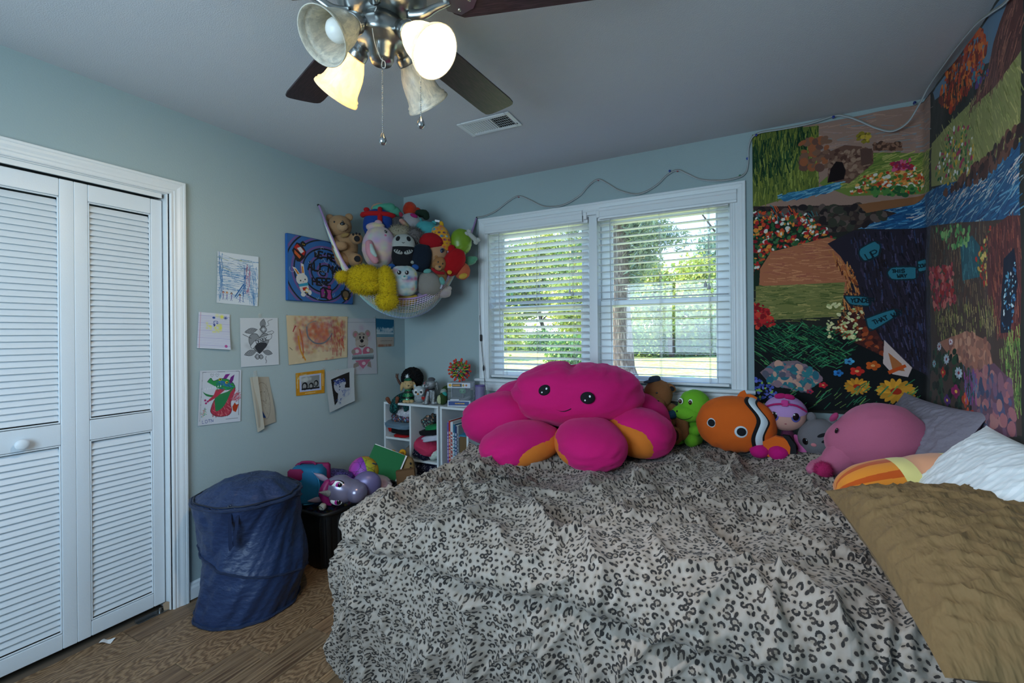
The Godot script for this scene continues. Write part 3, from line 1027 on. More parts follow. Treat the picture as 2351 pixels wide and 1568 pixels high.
# ================================================================ ceiling fan
func build_fan() -> void:
	var fan := thing("ceiling_fan", "ceiling fan with dark brown blades and four frosted glass lamp shades", "ceiling fan", Vector3(1.58, H, 1.90))
	var nk: Material = M.nickel
	var b := MB.new()
	b.lathe([Vector2(0.0, -0.05), Vector2(0.05, -0.05), Vector2(0.066, -0.035), Vector2(0.072, -0.001), Vector2(0.0, -0.0005)], 32)
	part("canopy", b.mesh(), nk, fan)
	b = MB.new()
	b.lathe([Vector2(0.0, -0.215), Vector2(0.07, -0.215), Vector2(0.095, -0.205), Vector2(0.115, -0.185), Vector2(0.128, -0.155), Vector2(0.130, -0.12), Vector2(0.122, -0.09), Vector2(0.10, -0.07), Vector2(0.06, -0.058), Vector2(0.03, -0.045), Vector2(0, -0.045)], 40)
	part("motor_housing", b.mesh(), nk, fan)
	b = MB.new()
	b.lathe([Vector2(0.0, -0.335), Vector2(0.028, -0.334), Vector2(0.034, -0.322), Vector2(0.036, -0.30), Vector2(0.046, -0.285), Vector2(0.066, -0.276), Vector2(0.072, -0.262), Vector2(0.072, -0.240), Vector2(0.062, -0.228), Vector2(0.055, -0.205), Vector2(0, -0.205)], 32)
	part("light_fitter", b.mesh(), nk, fan)
	# blades
	var wood := FastNoiseLite.new()
	wood.seed = 2
	wood.frequency = 1.0
	wood.fractal_octaves = 3
	var im := Image.create_empty(512, 128, false, Image.FORMAT_RGBA8)
	for y in 128:
		for x in 512:
			im.set_pixel(x, y, Color("1d1417").lerp(Color("48333a"), clampf(0.4 + wood.get_noise_2d(x * 0.015, y * 0.35) * 0.8, 0, 1)))
	var wm := mt(Color(1, 1, 1), 0.42, {"tex": ImageTexture.create_from_image(im), "uv": Vector3(1.6, 4, 1)})
	var out := PackedVector2Array()
	var L0 := 0.20
	var L1 := 0.67
	for p in [[L0 + 0.005, -0.045], [L0 + 0.03, -0.062], [L0 + 0.1, -0.064], [L1 - 0.045, -0.069]]:
		out.append(Vector2(p[0], p[1]))
	for k in 9:
		var a := -PI / 2 + PI * k / 8.0
		var cx := L1 - 0.035 + 0.035 * pow(absf(cos(a)), 0.6)
		out.append(Vector2(cx, 0.068 * signf(sin(a)) * pow(absf(sin(a)), 0.45)))
	for p in [[L1 - 0.045, 0.069], [L0 + 0.1, 0.064], [L0 + 0.03, 0.062], [L0 + 0.005, 0.045], [L0 - 0.01, 0.02], [L0 - 0.01, -0.02]]:
		out.append(Vector2(p[0], p[1]))
	var bl := MB.new()
	bl.prism(out, -0.003, 0.003, TF(Vector3.ZERO, R3(-90, 0, 0)))
	var blm := bl.mesh()
	var iron := MB.new()
	var op := PackedVector2Array([Vector2(0.19, -0.026), Vector2(0.225, -0.046), Vector2(0.265, -0.03), Vector2(0.285, 0.0), Vector2(0.265, 0.03), Vector2(0.225, 0.046), Vector2(0.19, 0.026)])
	iron.prism(op, -0.0075, -0.0033, TF(Vector3.ZERO, R3(-90, 0, 0)))
	iron.tube(spline([Vector3(0.085, -0.028, 0), Vector3(0.13, -0.030, 0), Vector3(0.165, -0.016, 0), Vector3(0.205, -0.0065, 0)], 4), [0.017, 0.016, 0.015, 0.0145, 0.014, 0.0135, 0.013, 0.012, 0.011, 0.01, 0.009, 0.008, 0.007], 10)
	for s in [Vector2(0.225, 0.028), Vector2(0.225, -0.028), Vector2(0.262, 0.0)]:
		iron.lathe([Vector2(0.0, -0.011), Vector2(0.004, -0.0105), Vector2(0.005, -0.008), Vector2(0.005, -0.006)], 10, Vector3(s.x, 0, s.y))
	var irm := iron.mesh()
	for k in 5:
		var ang := -88.5 + 72.0 * k
		var bs := R3(0, -ang, 0) * R3(-7, 0, 0)
		part("blade", blm, wm, fan, TF(Vector3(0, -0.185, 0), bs))
		part("blade_iron", irm, nk, fan, TF(Vector3(0, -0.185, 0), bs))
	# lamp shades along the four arms
	var swirl := FastNoiseLite.new()
	swirl.seed = 6
	swirl.frequency = 0.02
	swirl.domain_warp_enabled = true
	swirl.domain_warp_amplitude = 60.0
	var si := Image.create_empty(256, 256, false, Image.FORMAT_RGBA8)
	for y in 256:
		for x in 256:
			si.set_pixel(x, y, Color("cfcdc4").lerp(Color("f6f2e6"), clampf(0.55 + swirl.get_noise_2d(x, y) * 1.1, 0, 1)))
	var gl := mt(Color(1, 1, 1), 0.28, {"tex": ImageTexture.create_from_image(si), "back": Color(0.9, 0.86, 0.76)})
	var sh := MB.new()
	var pr := []
	for q in [[0.024, 0.0], [0.030, -0.012], [0.040, -0.03], [0.047, -0.05], [0.052, -0.075], [0.056, -0.098], [0.060, -0.108], [0.066, -0.113], [0.0645, -0.118], [0.069, -0.122], [0.070, -0.128]]:
		pr.append(Vector2(q[0], q[1]))
	var inner := []
	for q in pr:
		inner.append(Vector2(q.x - 0.003, q.y + 0.0005))
	var prof := inner.duplicate()
	prof.reverse()
	var all := []
	for i in inner.size():
		all.append(inner[i])
	# one closed shell: outer from rim up to the neck, inner back down
	var outer := pr.duplicate()
	outer.reverse()
	var shell: Array = []
	for q in inner:
		shell.append(q)
	for q in outer:
		shell.append(q)
	sh.lathe(shell, 36, Vector3.ZERO, Basis(), Vector2(3, 2))
	var shm := sh.mesh()
	var sock := MB.new()
	sock.lathe([Vector2(0.0, -0.012), Vector2(0.027, -0.012), Vector2(0.029, -0.008), Vector2(0.029, 0.006), Vector2(0.026, 0.012), Vector2(0.02, 0.016), Vector2(0.019, 0.034), Vector2(0.012, 0.04), Vector2(0, 0.041)], 24)
	var skm := sock.mesh()
	var bulb := MB.new()
	bulb.lathe([Vector2(0.0, -0.094), Vector2(0.012, -0.0925), Vector2(0.022, -0.086), Vector2(0.0285, -0.076), Vector2(0.0300, -0.064), Vector2(0.0275, -0.052), Vector2(0.021, -0.040), Vector2(0.015, -0.028), Vector2(0.0135, -0.012), Vector2(0, -0.012)], 24)
	var bum := bulb.mesh()
	var off := mt(C("eeeeea"), 0.35, {"back": Color(0.6, 0.6, 0.6)})
	# order: front right (+x), front left (+z), back left (-x), back right (-z)
	for k in 4:
		var az: float = [3.0, 93.0, 183.0, 273.0][k]
		var dirv: Vector3 = Vector3(cos(deg_to_rad(az)), 0, sin(deg_to_rad(az)))
		var arm := MB.new()
		arm.tube(spline([Vector3(0, -0.252, 0) + dirv * 0.06, Vector3(0, -0.250, 0) + dirv * 0.078, Vector3(0, -0.256, 0) + dirv * 0.088]), 0.012, 10)
		part("lamp_arm", arm.mesh(), nk, fan)
		var bs := R3(0, -az, 0) * R3(0, 0, 48)
		var at := Vector3(0, -0.276, 0) + dirv * 0.098
		part("socket", skm, nk, fan, TF(at, bs))
		part("lamp_shade", shm, gl, fan, TF(at + bs * Vector3(0, -0.008, 0), bs), "frosted marbled glass bell shade")
		var lit := k == 0 or k == 2
		var warm: Color = Color(0.97, 0.97, 1.0) if k == 0 else Color(1.0, 0.88, 0.72)
		var bm: Material = mt(Color(1, 1, 1), 0.4, {"emit": warm, "ee": 2.6}) if lit else off
		part("bulb", bum, bm, fan, TF(at + bs * Vector3(0, -0.006, 0), bs), "lit bulb" if lit else "unlit bulb")
		if lit:
			var l := OmniLight3D.new()
			l.name = "bulb_light"
			l.light_color = warm
			l.light_energy = 0.95 if k == 0 else 0.5
			l.light_size = 0.024
			l.omni_range = 12.0
			l.omni_attenuation = 2.0
			l.shadow_enabled = true
			fan.add_child(l)
			l.position = at + bs * Vector3(0, -0.07, 0)
	# pull chains with drop weights
	for k in 2:
		var x: Vector3 = [Vector3(0.02, -0.335, 0.02), Vector3(0.115, -0.30, -0.03)][k]
		var e: float = [-0.545, -0.50][k]
		var ch := MB.new()
		var y := x.y
		while y > e:
			ch.ell(Vector3(x.x, y, x.z), Vector3.ONE * 0.0021, 6, 4)
			y -= 0.0052
		ch.tube([Vector3(x.x, x.y, x.z), Vector3(x.x, e, x.z)], 0.0006, 5)
		part("pull_chain", ch.mesh(), M.chrome, fan)
		var w := MB.new()
		w.lathe([Vector2(0.0, -0.034), Vector2(0.006, -0.033), Vector2(0.0095, -0.029), Vector2(0.011, -0.023), Vector2(0.0095, -0.016), Vector2(0.005, -0.006), Vector2(0.002, 0.0), Vector2(0, 0.001)], 20, Vector3(x.x, e, x.z))
		part("pull_weight", w.mesh(), M.chrome, fan, Transform3D(), "silver teardrop pull")
	var wr := MB.new()
	wr.tube(spline([Vector3(0.03, -0.215, 0.05), Vector3(0.025, -0.26, 0.062), Vector3(0.022, -0.31, 0.05), Vector3(0.024, -0.342, 0.03), Vector3(0.034, -0.352, 0.024), Vector3(0.03, -0.365, 0.02), Vector3(0.018, -0.358, 0.02), Vector3(0.024, -0.340, 0.022)]), 0.0013, 6)
	part("tie_string", wr.mesh(), M.white, fan)

# ================================================================ bed, comforter, pillows
func leopard() -> ImageTexture:
	var S := 1024
	var pc := Pic.new(S, S, C("a2968a"))
	var g := RandomNumberGenerator.new()
	g.seed = 77
	for i in 260:
		var col: Color = [C("b8aea2", 0.5), C("8f8376", 0.5), C("b0a498", 0.5), C("9a8c7c", 0.45)][g.randi() % 4]
		var x := g.randf() * S
		var y := g.randf() * S
		var r := 14.0 + 12.0 * (g.randi() % 4)
		for ox in [-S, 0, S]:
			for oy in [-S, 0, S]:
				if x + ox > -r and x + ox < S + r and y + oy > -r and y + oy < S + r:
					pc.soft(x + ox, y + oy, r, col)
	var dark := [C("2b2725"), C("332e2b"), C("3a332e")]
	var halo := C("7a6a58", 0.55)
	var cell := 31.0
	var nc := int(S / cell)
	cell = S / float(nc)
	for j in nc:
		for i in nc:
			var p := Vector2((i + 0.5 + g.randf_range(-0.3, 0.3) + 0.5 * (j % 2)) * cell, (j + 0.5 + g.randf_range(-0.3, 0.3)) * cell)
			var col: Color = dark[g.randi() % 3]
			var dabs := []
			var k := g.randf()
			var a0 := g.randf() * TAU
			if k < 0.64:
				var rx := g.randf_range(6.0, 10.5)
				dabs.append([Vector2.ZERO, rx, rx * g.randf_range(0.55, 0.85)])
				if g.randf() < 0.3:
					dabs.append([Vector2(rx * 0.9, 0).rotated(a0), rx * 0.6, rx * 0.5])
			else:
				var R := g.randf_range(9.5, 14.0)
				var span := g.randf_range(3.4, 5.2)
				var steps := 9
				for s in steps:
					var aa := a0 + span * s / (steps - 1.0)
					dabs.append([Vector2(cos(aa) * R, sin(aa) * R * 0.85), g.randf_range(3.6, 5.6), -1.0])
			for ox in [-S, 0, S]:
				for oy in [-S, 0, S]:
					var q := p + Vector2(ox, oy)
					if q.x < -30 or q.x > S + 30 or q.y < -30 or q.y > S + 30:
						continue
					pc.soft(q.x, q.y, 18, halo)
					for d in dabs:
						if d[2] < 0:
							pc.disc(q.x + d[0].x, q.y + d[0].y, d[1], col)
						else:
							pc.disc(q.x + d[0].x, q.y + d[0].y, d[1], col, d[2], a0)
	return pc.tex()

func ridge(n: FastNoiseLite, x: float, y: float) -> float:
	var a := 1.0 - absf(n.get_noise_2d(x, y)) * 2.2
	return maxf(a, 0.0)

func build_bed() -> void:
	var bed := thing("bed", "low wooden bed frame with a mattress under the leopard comforter", "bed", Vector3(2.26, 0, 0.87))
	var wood := mt(C("6d5238"), 0.6)
	var b := MB.new()
	b.box(Vector3(0, 0.24, 0), Vector3(1.86, 0.06, 1.36), 0.005)
	part("slat_base", b.mesh(), wood, bed)
	for s in [Vector2(-0.9, -0.62), Vector2(0.9, -0.62), Vector2(-0.9, 0.66), Vector2(0.9, 0.66)]:
		b = MB.new()
		b.box(Vector3(s.x, 0.105, s.y), Vector3(0.06, 0.21, 0.06), 0.004)
		part("leg", b.mesh(), wood, bed)
	b = MB.new()
	b.box(Vector3(0, 0.46, -0.0), Vector3(1.9, 0.36, 1.4), 0.06)
	part("mattress", b.mesh(), mt(C("c9c4b8"), 0.9), bed)
	# comforter
	var n := FastNoiseLite.new()
	n.seed = 12
	n.frequency = 1.0
	n.fractal_octaves = 2
	var n2 := FastNoiseLite.new()
	n2.seed = 40
	n2.frequency = 1.0
	n2.fractal_octaves = 1
	var x0 := 1.235
	var z1 := 1.575
	var top := 0.69
	var r := 0.13
	var tufts := [Vector2(1.93, 1.40), Vector2(1.36, 1.30), Vector2(2.42, 1.28), Vector2(1.62, 1.02), Vector2(2.2, 0.95)]
	var fn := func(u: float, w: float) -> Vector3:
		var X := lerpf(x0 - 0.86, 3.235, u)
		var Z := lerpf(0.06, z1 + 0.86, w)
		var ox := maxf(0.0, x0 - X)
		var oz := maxf(0.0, Z - z1)
		var d := pow(pow(ox, 4.0) + pow(oz, 4.0), 0.25)
		var base := Vector3(maxf(X, x0), top, minf(Z, z1))
		var dir := Vector3(-ox, 0, oz).normalized() if d > 0.0 else Vector3.ZERO
		var peri := 0.0
		if d > 0.0:
			if oz <= 0.0:
				peri = Z
			elif ox <= 0.0:
				peri = z1 + 0.5 + X - x0
			else:
				peri = z1 + 0.5 * atan2(oz, ox) / (PI / 2)
		var th := minf(d / r, PI / 2)
		var p := base + dir * r * sin(th) + Vector3(0, -r * (1.0 - cos(th)), 0)
		var down := maxf(0.0, d - r * PI / 2)
		# the side puffs outwards below the seam and tucks in at the hem
		var q := clampf((down - 0.02) / 0.56, 0.0, 1.0)
		p += dir * (0.05 * sin(q * PI) * (0.7 + 0.5 * n.get_noise_2d(peri * 1.1, 3.0)) - 0.05 * q * q)
		p.y -= down * 0.93
		var nr := (dir * sin(th) + Vector3(0, cos(th), 0)).normalized()
		var h := 0.0
		# long soft folds and sharp creases on the top
		var wx := X + 0.12 * n.get_noise_2d(X * 2.0, Z * 2.0 + 9.0)
		var wz := Z + 0.12 * n.get_noise_2d(X * 2.0 + 20.0, Z * 2.0)
		var flat := 1.0 - smoothstep(0.1, 0.3, d)
		h += 0.042 * n.get_noise_2d(wx * 1.5, wz * 1.3)
		h += 0.030 * pow(ridge(n2, wx * 2.3 + 3.0, wz * 1.6), 3.0) * flat
		h += 0.022 * pow(ridge(n2, (wx * 0.9 + wz * 0.4) * 4.2, (wz * 0.9 - wx * 0.4) * 2.4 + 7.0), 4.0)
		h += 0.009 * pow(ridge(n2, wx * 9.0, wz * 6.0 + 30.0), 3.0)
		h += 0.005 * ridge(n2, wx * 16.0, wz * 13.0)
		for t in tufts:
			var dv = Vector2(X, Z) - t
			var rr = dv.length()
			var an = dv.angle()
			h += -0.030 * exp(-pow(rr / 0.05, 2.0)) + 0.011 * exp(-rr / 0.16) * smoothstep(0.015, 0.06, rr) * cos(an * 8.0 + sin(an * 3.0 + t.x) * 2.0)
		# hanging folds
		var hang := smoothstep(0.06, 0.45, d)
		if hang > 0.0:
			h += hang * 0.055 * (pow(ridge(n2, peri * 2.6 + 0.25 * n.get_noise_2d(peri * 2.0, d * 3.0), d * 0.8), 1.6) - 0.4)
			h += hang * 0.022 * pow(ridge(n2, peri * 8.0 + 11.0, d * 1.2), 2.0)
		# ruched seam round the edge
		var sd := d - 0.215 - 0.02 * n.get_noise_2d(peri * 2.0, 1.0)
		h -= 0.034 * exp(-pow(sd / 0.020, 2.0))
		h += 0.008 * exp(-absf(sd) / 0.05) * sin(peri * 150.0 + 4.0 * n.get_noise_2d(peri * 9.0, 2.0))
		# fade at the wall
		h *= smoothstep(0.06, 0.16, Z)
		p += nr * h
		p.y = maxf(p.y, 0.012)
		return p
	var cm := MB.new()
	cm.grid(300, 250, func(u: float, w: float): return fn.call(u, 1.0 - w))
	for i in cm.v.size():
		pass
	for i in cm.t.size():
		cm.t[i] = Vector2(lerpf(x0 - 0.86, 3.235, cm.t[i].x), lerpf(0.06, z1 + 0.86, 1.0 - cm.t[i].y)) / 0.58
	var cmat := mt(Color(1, 1, 1), 0.72, {"tex": leopard(), "rim": 0.25, "bump": T.wrinkle, "bs": 0.5})
	solo("comforter", cm.mesh(), cmat, "puffy leopard print comforter hanging over the bed", "comforter")
	# pillows
	var brown := mt(C("7d6543"), 0.75, {"rim": 0.2, "bump": T.wrinkle, "bs": 0.9, "uv": Vector3(1.6, 1.0, 1)})
	pillow("pillow", "olive brown pillow lying across the front of the bed", brown, 0.82, 0.47, 0.20, 5, TF(Vector3(2.985, 0.80, 1.475), R3(3, 5, 4)), 0.014)
	var viol := mt(C("7e7a85"), 0.8, {"rim": 0.2, "bump": T.wrinkle, "bs": 0.6})
	pillow("pillow", "grey violet pillow propped in the tapestry corner", viol, 0.60, 0.46, 0.10, 8, TF(Vector3(3.085, 0.83, 0.40), R3(0, 10, 60)), 0.008)
	var wm := MB.new()
	var si := Image.create_empty(64, 256, false, Image.FORMAT_RGBA8)
	for y in 256:
		for x in 64:
			si.set_pixel(x, y, Color("d9e2e4") if (y / 10) % 2 == 0 else Color("e9eff0"))
	var white := mt(Color(1, 1, 1), 0.6, {"tex": ImageTexture.create_from_image(si), "uv": Vector3(1, 2, 1), "rim": 0.2})
	pillow("pillow", "white pillow with woven satin stripes against the tapestry", white, 0.60, 0.42, 0.13, 11, TF(Vector3(3.075, 0.845, 1.10), R3(0, 2, 50)), 0.006)

# cushion: long axis z, width x, thickness y
func pillow(called: String, label: String, mat: Material, L: float, Wd: float, T_: float, seed_: int, xf: Transform3D, wr: float) -> void:
	var n := FastNoiseLite.new()
	n.seed = seed_
	n.frequency = 1.0
	n.fractal_octaves = 2
	var f := func(u: float, w: float, s: float) -> Vector3:
		var a := u * 2.0 - 1.0
		var c := w * 2.0 - 1.0
		var pin := 1.0 - 0.07 * (1.0 - c * c) * absf(a)
		var pin2 := 1.0 - 0.05 * (1.0 - a * a) * absf(c)
		var th := pow(maxf(0.0, 1.0 - pow(absf(a), 2.6)), 0.62) * pow(maxf(0.0, 1.0 - pow(absf(c), 2.8)), 0.62)
		var x := a * Wd / 2 * pin
		var z := c * L / 2 * pin2
		var y := s * T_ / 2 * th
		var k := wr * (pow(maxf(0.0, 1.0 - absf(n.get_noise_2d((x + z * 0.3) * 5.0, (z - x * 0.25) * 9.0)) * 2.4), 3.0) + 0.5 * pow(maxf(0.0, 1.0 - absf(n.get_noise_2d(x * 9.0 + 40.0, z * 15.0)) * 2.4), 3.0) - 0.3)
		y += s * k * minf(1.0, th * 2.0)
		return Vector3(x, y, z)
	var b := MB.new()
	b.grid(56, 76, func(u: float, w: float): return f.call(1.0 - u, w, -1.0), false, Vector2(1, 1))
	b.grid(56, 76, func(u: float, w: float): return f.call(u, w, 1.0) , false, Vector2(1, 1))
	# the upper sheet must face up: grid order u=x, v=z gives a downward normal, so flip both
	for i in range(0, b.ix.size(), 3):
		var q := b.ix[i + 1]
		b.ix[i + 1] = b.ix[i + 2]
		b.ix[i + 2] = q
	solo(called, b.mesh(), mat, label, "pillow", xf)

# ================================================================ soft toys on the bed
var plushes := {}
func plush(hex: String, fur := 0.12, rim := 0.45) -> Material:
	var key := [hex, fur]
	if not plushes.has(key):
		plushes[key] = mt(C(hex), 0.92, {"rim": rim, "bump": T.fuzz, "bs": fur, "tri": 9.0})
	return plushes[key]

func V(x: float, y: float, z: float) -> Vector3:
	return Vector3(x, y, z)

# height of a ball's front surface above its centre plane
func front(r: Vector3, x: float, y: float) -> float:
	return r.z * sqrt(maxf(0.02, 1.0 - pow(x / r.x, 2) - pow(y / r.y, 2)))

# an eye or patch lying on the front of a ball centred at c
func on_ball(called: String, parent: Node3D, mat: Material, c: Vector3, r: Vector3, x: float, y: float, rx: float, ry: float, thick := 0.25, label := "", roll := 0.0) -> MeshInstance3D:
	var z := front(r, x, y)
	var nrm := Vector3(x / (r.x * r.x), y / (r.y * r.y), z / (r.z * r.z)).normalized()
	var bx := Vector3.UP.cross(nrm).normalized()
	var by := nrm.cross(bx)
	var bs := Basis(bx, by, nrm) * R3(0, 0, roll) * Basis.from_scale(Vector3(rx, ry, minf(rx, ry) * thick))
	return part(called, ball(2.0, 0.0, 1, 18, 10), mat, parent, TF(c + Vector3(x, y, z), bs), label)

func stitched(called: String, parent: Node3D, mat: Material, ps: Array, r := 0.0018) -> void:
	var b := MB.new()
	b.tube(spline(ps, 5), r, 6)
	part(called, b.mesh(), mat, parent)

func build_bedtoys() -> void:
	M.eye = mt(C("121214"), 0.15, {"cc": 0.6})
	M.thread = mt(C("1b1a1c"), 0.7)
	M.felt = mt(C("1f1f22"), 0.9)
	M.glint = mt(C("f4f6f6"), 0.4)
	var sheen_pink := plush("cc1a6c", 0.08, 0.9)
	# ---- octopus
	var o := thing("octopus_plush", "huge hot pink octopus plush with a stitched smile under the window", "plush toy", V(1.64, 0.70, 0.50), 0.30)
	var n := FastNoiseLite.new()
	n.seed = 3
	n.frequency = 1.3
	var hr := V(0.352, 0.172, 0.25)
	var hc := V(0.012, 0.292, 0.0)
	var b := MB.new()
	b.ell(hc, hr, 72, 48, 2.35, Basis(), func(p: Vector3):
		var q := p
		var up := smoothstep(0.3, 0.95, p.y)
		q.y -= 0.16 * up * exp(-pow((p.x + 0.06) / 0.07, 2.0))
		q.y += 0.06 * up * exp(-pow((p.x + 0.3) / 0.25, 2.0))
		# gathers running down from the top seam
		q *= 1.0 + 0.018 * up * sin(p.x * 34.0 + 3.0 * n.get_noise_2d(p.x * 4.0, p.z * 3.0)) * smoothstep(-0.1, 0.4, p.x)
		var side := smoothstep(0.55, 1.0, absf(p.x))
		q *= 1.0 + 0.022 * side * sin(p.y * 11.0 + p.z * 6.0)
		q *= 1.0 + 0.05 * n.get_noise_3dv(p * 1.4) + 0.018 * n.get_noise_3dv(p * 4.0)
		return q)
	part("head", b.mesh(), sheen_pink, o)
	for e in [[-0.152, 0.046, 0.034, 0.028, 18.0], [0.064, 0.014, 0.036, 0.030, -4.0]]:
		var ey := on_ball("eye", o, M.felt, hc + V(0, 0, 0.012), hr, e[0], e[1], e[2], e[3], 0.5, "black embroidered eye", e[4])
		on_ball("glint", o, M.glint, hc + V(0, 0, 0.026), hr, e[0] + 0.011, e[1] + 0.009, 0.005, 0.006, 0.4)
		on_ball("glint", o, M.glint, hc + V(0, 0, 0.026), hr, e[0] - 0.012, e[1] - 0.010, 0.004, 0.004, 0.4)
	var sm := []
	for k in 7:
		var x := lerpf(-0.112, -0.018, k / 6.0)
		var y := -0.034 - 0.02 * sin(PI * k / 6.0) - 0.008 * k / 6.0
		sm.append(hc + V(x, y, front(hr, x, y) * 1.035))
	stitched("smile", o, M.thread, sm, 0.0022)
	var under := plush("d9772a", 0.08)
	var legs := [[-0.27, 0.24, 0.178, 0.098, 0.21, -0.02], [0.09, 0.30, 0.165, 0.106, 0.20, 0.0], [0.335, 0.13, 0.15, 0.12, 0.17, 0.01], [-0.43, -0.03, 0.165, 0.145, 0.22, 0.01], [-0.33, -0.18, 0.17, 0.17, 0.17, 0.02], [0.34, -0.13, 0.17, 0.15, 0.18, 0.0], [0.02, -0.2, 0.2, 0.12, 0.14, 0.0]]
	for k in legs.size():
		var l: Array = legs[k]
		var ang := rad_to_deg(atan2(l[0], l[1]))
		var bs := R3(0, ang, 0) * R3(12, 0, 0)
		var at := V(l[0], l[3] * 0.92 + l[5], l[1])
		var lg := MB.new()
		var rr := V(l[2], l[3], l[4])
		lg.ell(Vector3.ZERO, rr, 40, 26, 2.25, Basis(), func(p: Vector3):
			var q := p * (1.0 + 0.05 * n.get_noise_3dv(p * 1.3 + Vector3(k * 7, 0, 0)))
			q.y *= 1.0 - 0.22 * smoothstep(-0.2, -1.0, p.z)
			q *= 1.0 + 0.03 * smoothstep(0.6, 1.0, p.z) * sin(atan2(p.y, p.x) * 9.0 + k)
			return q)
		var lp := part("leg", lg.mesh(), sheen_pink, o, TF(at, bs))
		var un := MB.new()
		un.ell(V(0, -rr.y * 0.10, -0.01), V(rr.x * 0.93, rr.y * 0.84, rr.z * 0.90), 32, 14, 2.3)
		part("underside", un.mesh(), under, lp, TF(V([0.022, -0.018, -0.026, 0.0, 0.0, 0.0, 0.0][k], -0.006, -0.006)), "orange underside")
	# ---- brown plush with a cap
	var fur := plush("8a5a35", 0.25)
	var t := thing("hippo_plush", "brown long nosed plush with a navy cap beside the octopus", "plush toy", V(2.06, 0.71, 0.19), 0.12)
	blob("body", t, fur, V(0.02, 0.10, -0.02), V(0.085, 0.115, 0.07))
	blob("head", t, fur, V(-0.032, 0.262, 0.0), V(0.078, 0.085, 0.075))
	blob("muzzle", t, fur, V(-0.055, 0.212, 0.045), V(0.066, 0.062, 0.062))
	blob("ear", t, fur, V(0.032, 0.30, 0.0), V(0.034, 0.024, 0.016), V(0, 0, -25))
	blob("ear_lining", t, M.felt, V(0.042, 0.297, 0.013), V(0.016, 0.014, 0.006), V(0, 0, -25))
	for e in [[-0.004, 0.017], [-0.075, 0.022]]:
		blob("eye", t, M.eye, V(e[0] - 0.03, 0.262 + e[1], 0.074), V(0.006, 0.005, 0.004), Vector3.ZERO, 2.0, 0.0)
	for e in [-0.026, -0.075]:
		blob("nostril", t, M.felt, V(e, 0.236, 0.099), V(0.006, 0.006, 0.004), Vector3.ZERO, 2.0, 0.0)
	var navy := plush("2c3645", 0.1)
	blob("cap", t, navy, V(-0.05, 0.345, 0.0), V(0.034, 0.022, 0.034), V(0, 0, 12), 2.6)
	blob("cap_brim", t, navy, V(-0.08, 0.335, 0.02), V(0.03, 0.006, 0.026), V(10, 0, 8))
	var plaid := Pic.new(64, 64, C("1d3556"))
	for k in 4:
		plaid.im.fill_rect(Rect2i(k * 16, 0, 5, 64), C("1f4a45"))
		plaid.im.fill_rect(Rect2i(0, k * 16, 64, 4), C("14233d"))
	var pl := mt(Color(1, 1, 1), 0.9, {"tex": plaid.tex(), "uv": Vector3(3, 1, 1)})
	limb("scarf", t, pl, [V(-0.075, 0.165, 0.0), V(-0.02, 0.150, 0.062), V(0.05, 0.160, 0.05), V(0.075, 0.175, -0.01)], [0.02, 0.024, 0.024, 0.02])
	limb("arm", t, fur, [V(0.07, 0.17, 0.0), V(0.095, 0.12, 0.04), V(0.098, 0.06, 0.075)], [0.03, 0.034, 0.034])
	limb("leg", t, fur, [V(0.03, 0.04, 0.02), V(0.05, 0.05, 0.09), V(0.052, 0.06, 0.115)], [0.045, 0.05, 0.048])
	blob("foot_pad", t, plush("3d2517", 0.2), V(0.05, 0.068, 0.158), V(0.032, 0.036, 0.01), V(-8, 10, 0), 2.0, 0.03, "dark brown foot pad")
	limb("leg", t, fur, [V(-0.04, 0.04, 0.02), V(-0.06, 0.04, 0.08)], [0.04, 0.042])
	# ---- green turtle-like plush
	var gr := plush("6fb32b", 0.07)
	t = thing("turtle_plush", "lime green baby turtle plush sitting below the window sill", "plush toy", V(2.20, 0.705, 0.165), 0.03)
	blob("body", t, gr, V(-0.004, 0.065, -0.01), V(0.07, 0.075, 0.055))
	blob("shell", t, plush("6a8f2b", 0.1), V(0.0, 0.075, -0.05), V(0.075, 0.08, 0.035))
	blob("head", t, gr, V(0.018, 0.212, 0.0), V(0.085, 0.088, 0.08))
	blob("muzzle", t, gr, V(-0.018, 0.172, 0.038), V(0.078, 0.047, 0.058), V(0, 0, -6))
	for e in [[-0.046, 0.0], [0.005, -0.004]]:
		blob("eye", t, M.glint, V(e[0], 0.242 + e[1], 0.068), V(0.013, 0.017, 0.009), V(0, -8, 0), 2.0, 0.0)
		blob("pupil", t, mt(C("3a2417"), 0.2), V(e[0] - 0.002, 0.241 + e[1], 0.0755), V(0.009, 0.0125, 0.006), Vector3.ZERO, 2.0, 0.0)
	for e in [-0.064, -0.036]:
		blob("nostril", t, M.felt, V(e, 0.188, 0.087), V(0.003, 0.006, 0.003), Vector3.ZERO, 2.0, 0.0)
	stitched("smile", t, M.thread, [V(-0.07, 0.158, 0.078), V(-0.04, 0.146, 0.096), V(-0.005, 0.152, 0.096), V(0.016, 0.165, 0.088)], 0.0014)
	limb("arm", t, gr, [V(0.05, 0.12, 0.0), V(0.052, 0.098, 0.045), V(0.02, 0.082, 0.065)], [0.026, 0.028, 0.03])
	limb("arm", t, gr, [V(-0.055, 0.11, 0.0), V(-0.07, 0.08, 0.03)], [0.024, 0.028])
	limb("leg", t, gr, [V(0.03, 0.032, 0.02), V(0.008, 0.034, 0.085)], [0.034, 0.037])
	limb("leg", t, gr, [V(-0.04, 0.032, 0.02), V(-0.07, 0.03, 0.075)], [0.032, 0.033])
	# ---- orange and white striped fish
	var og := plush("d5611f", 0.07)
	t = thing("fish_plush", "round orange fish plush with a white band and black edged fins", "plush toy", V(2.43, 0.70, 0.24), 0.0)
	var br := V(0.188, 0.143, 0.115)
	var bc := V(-0.004, 0.146, 0.0)
	b = MB.new()
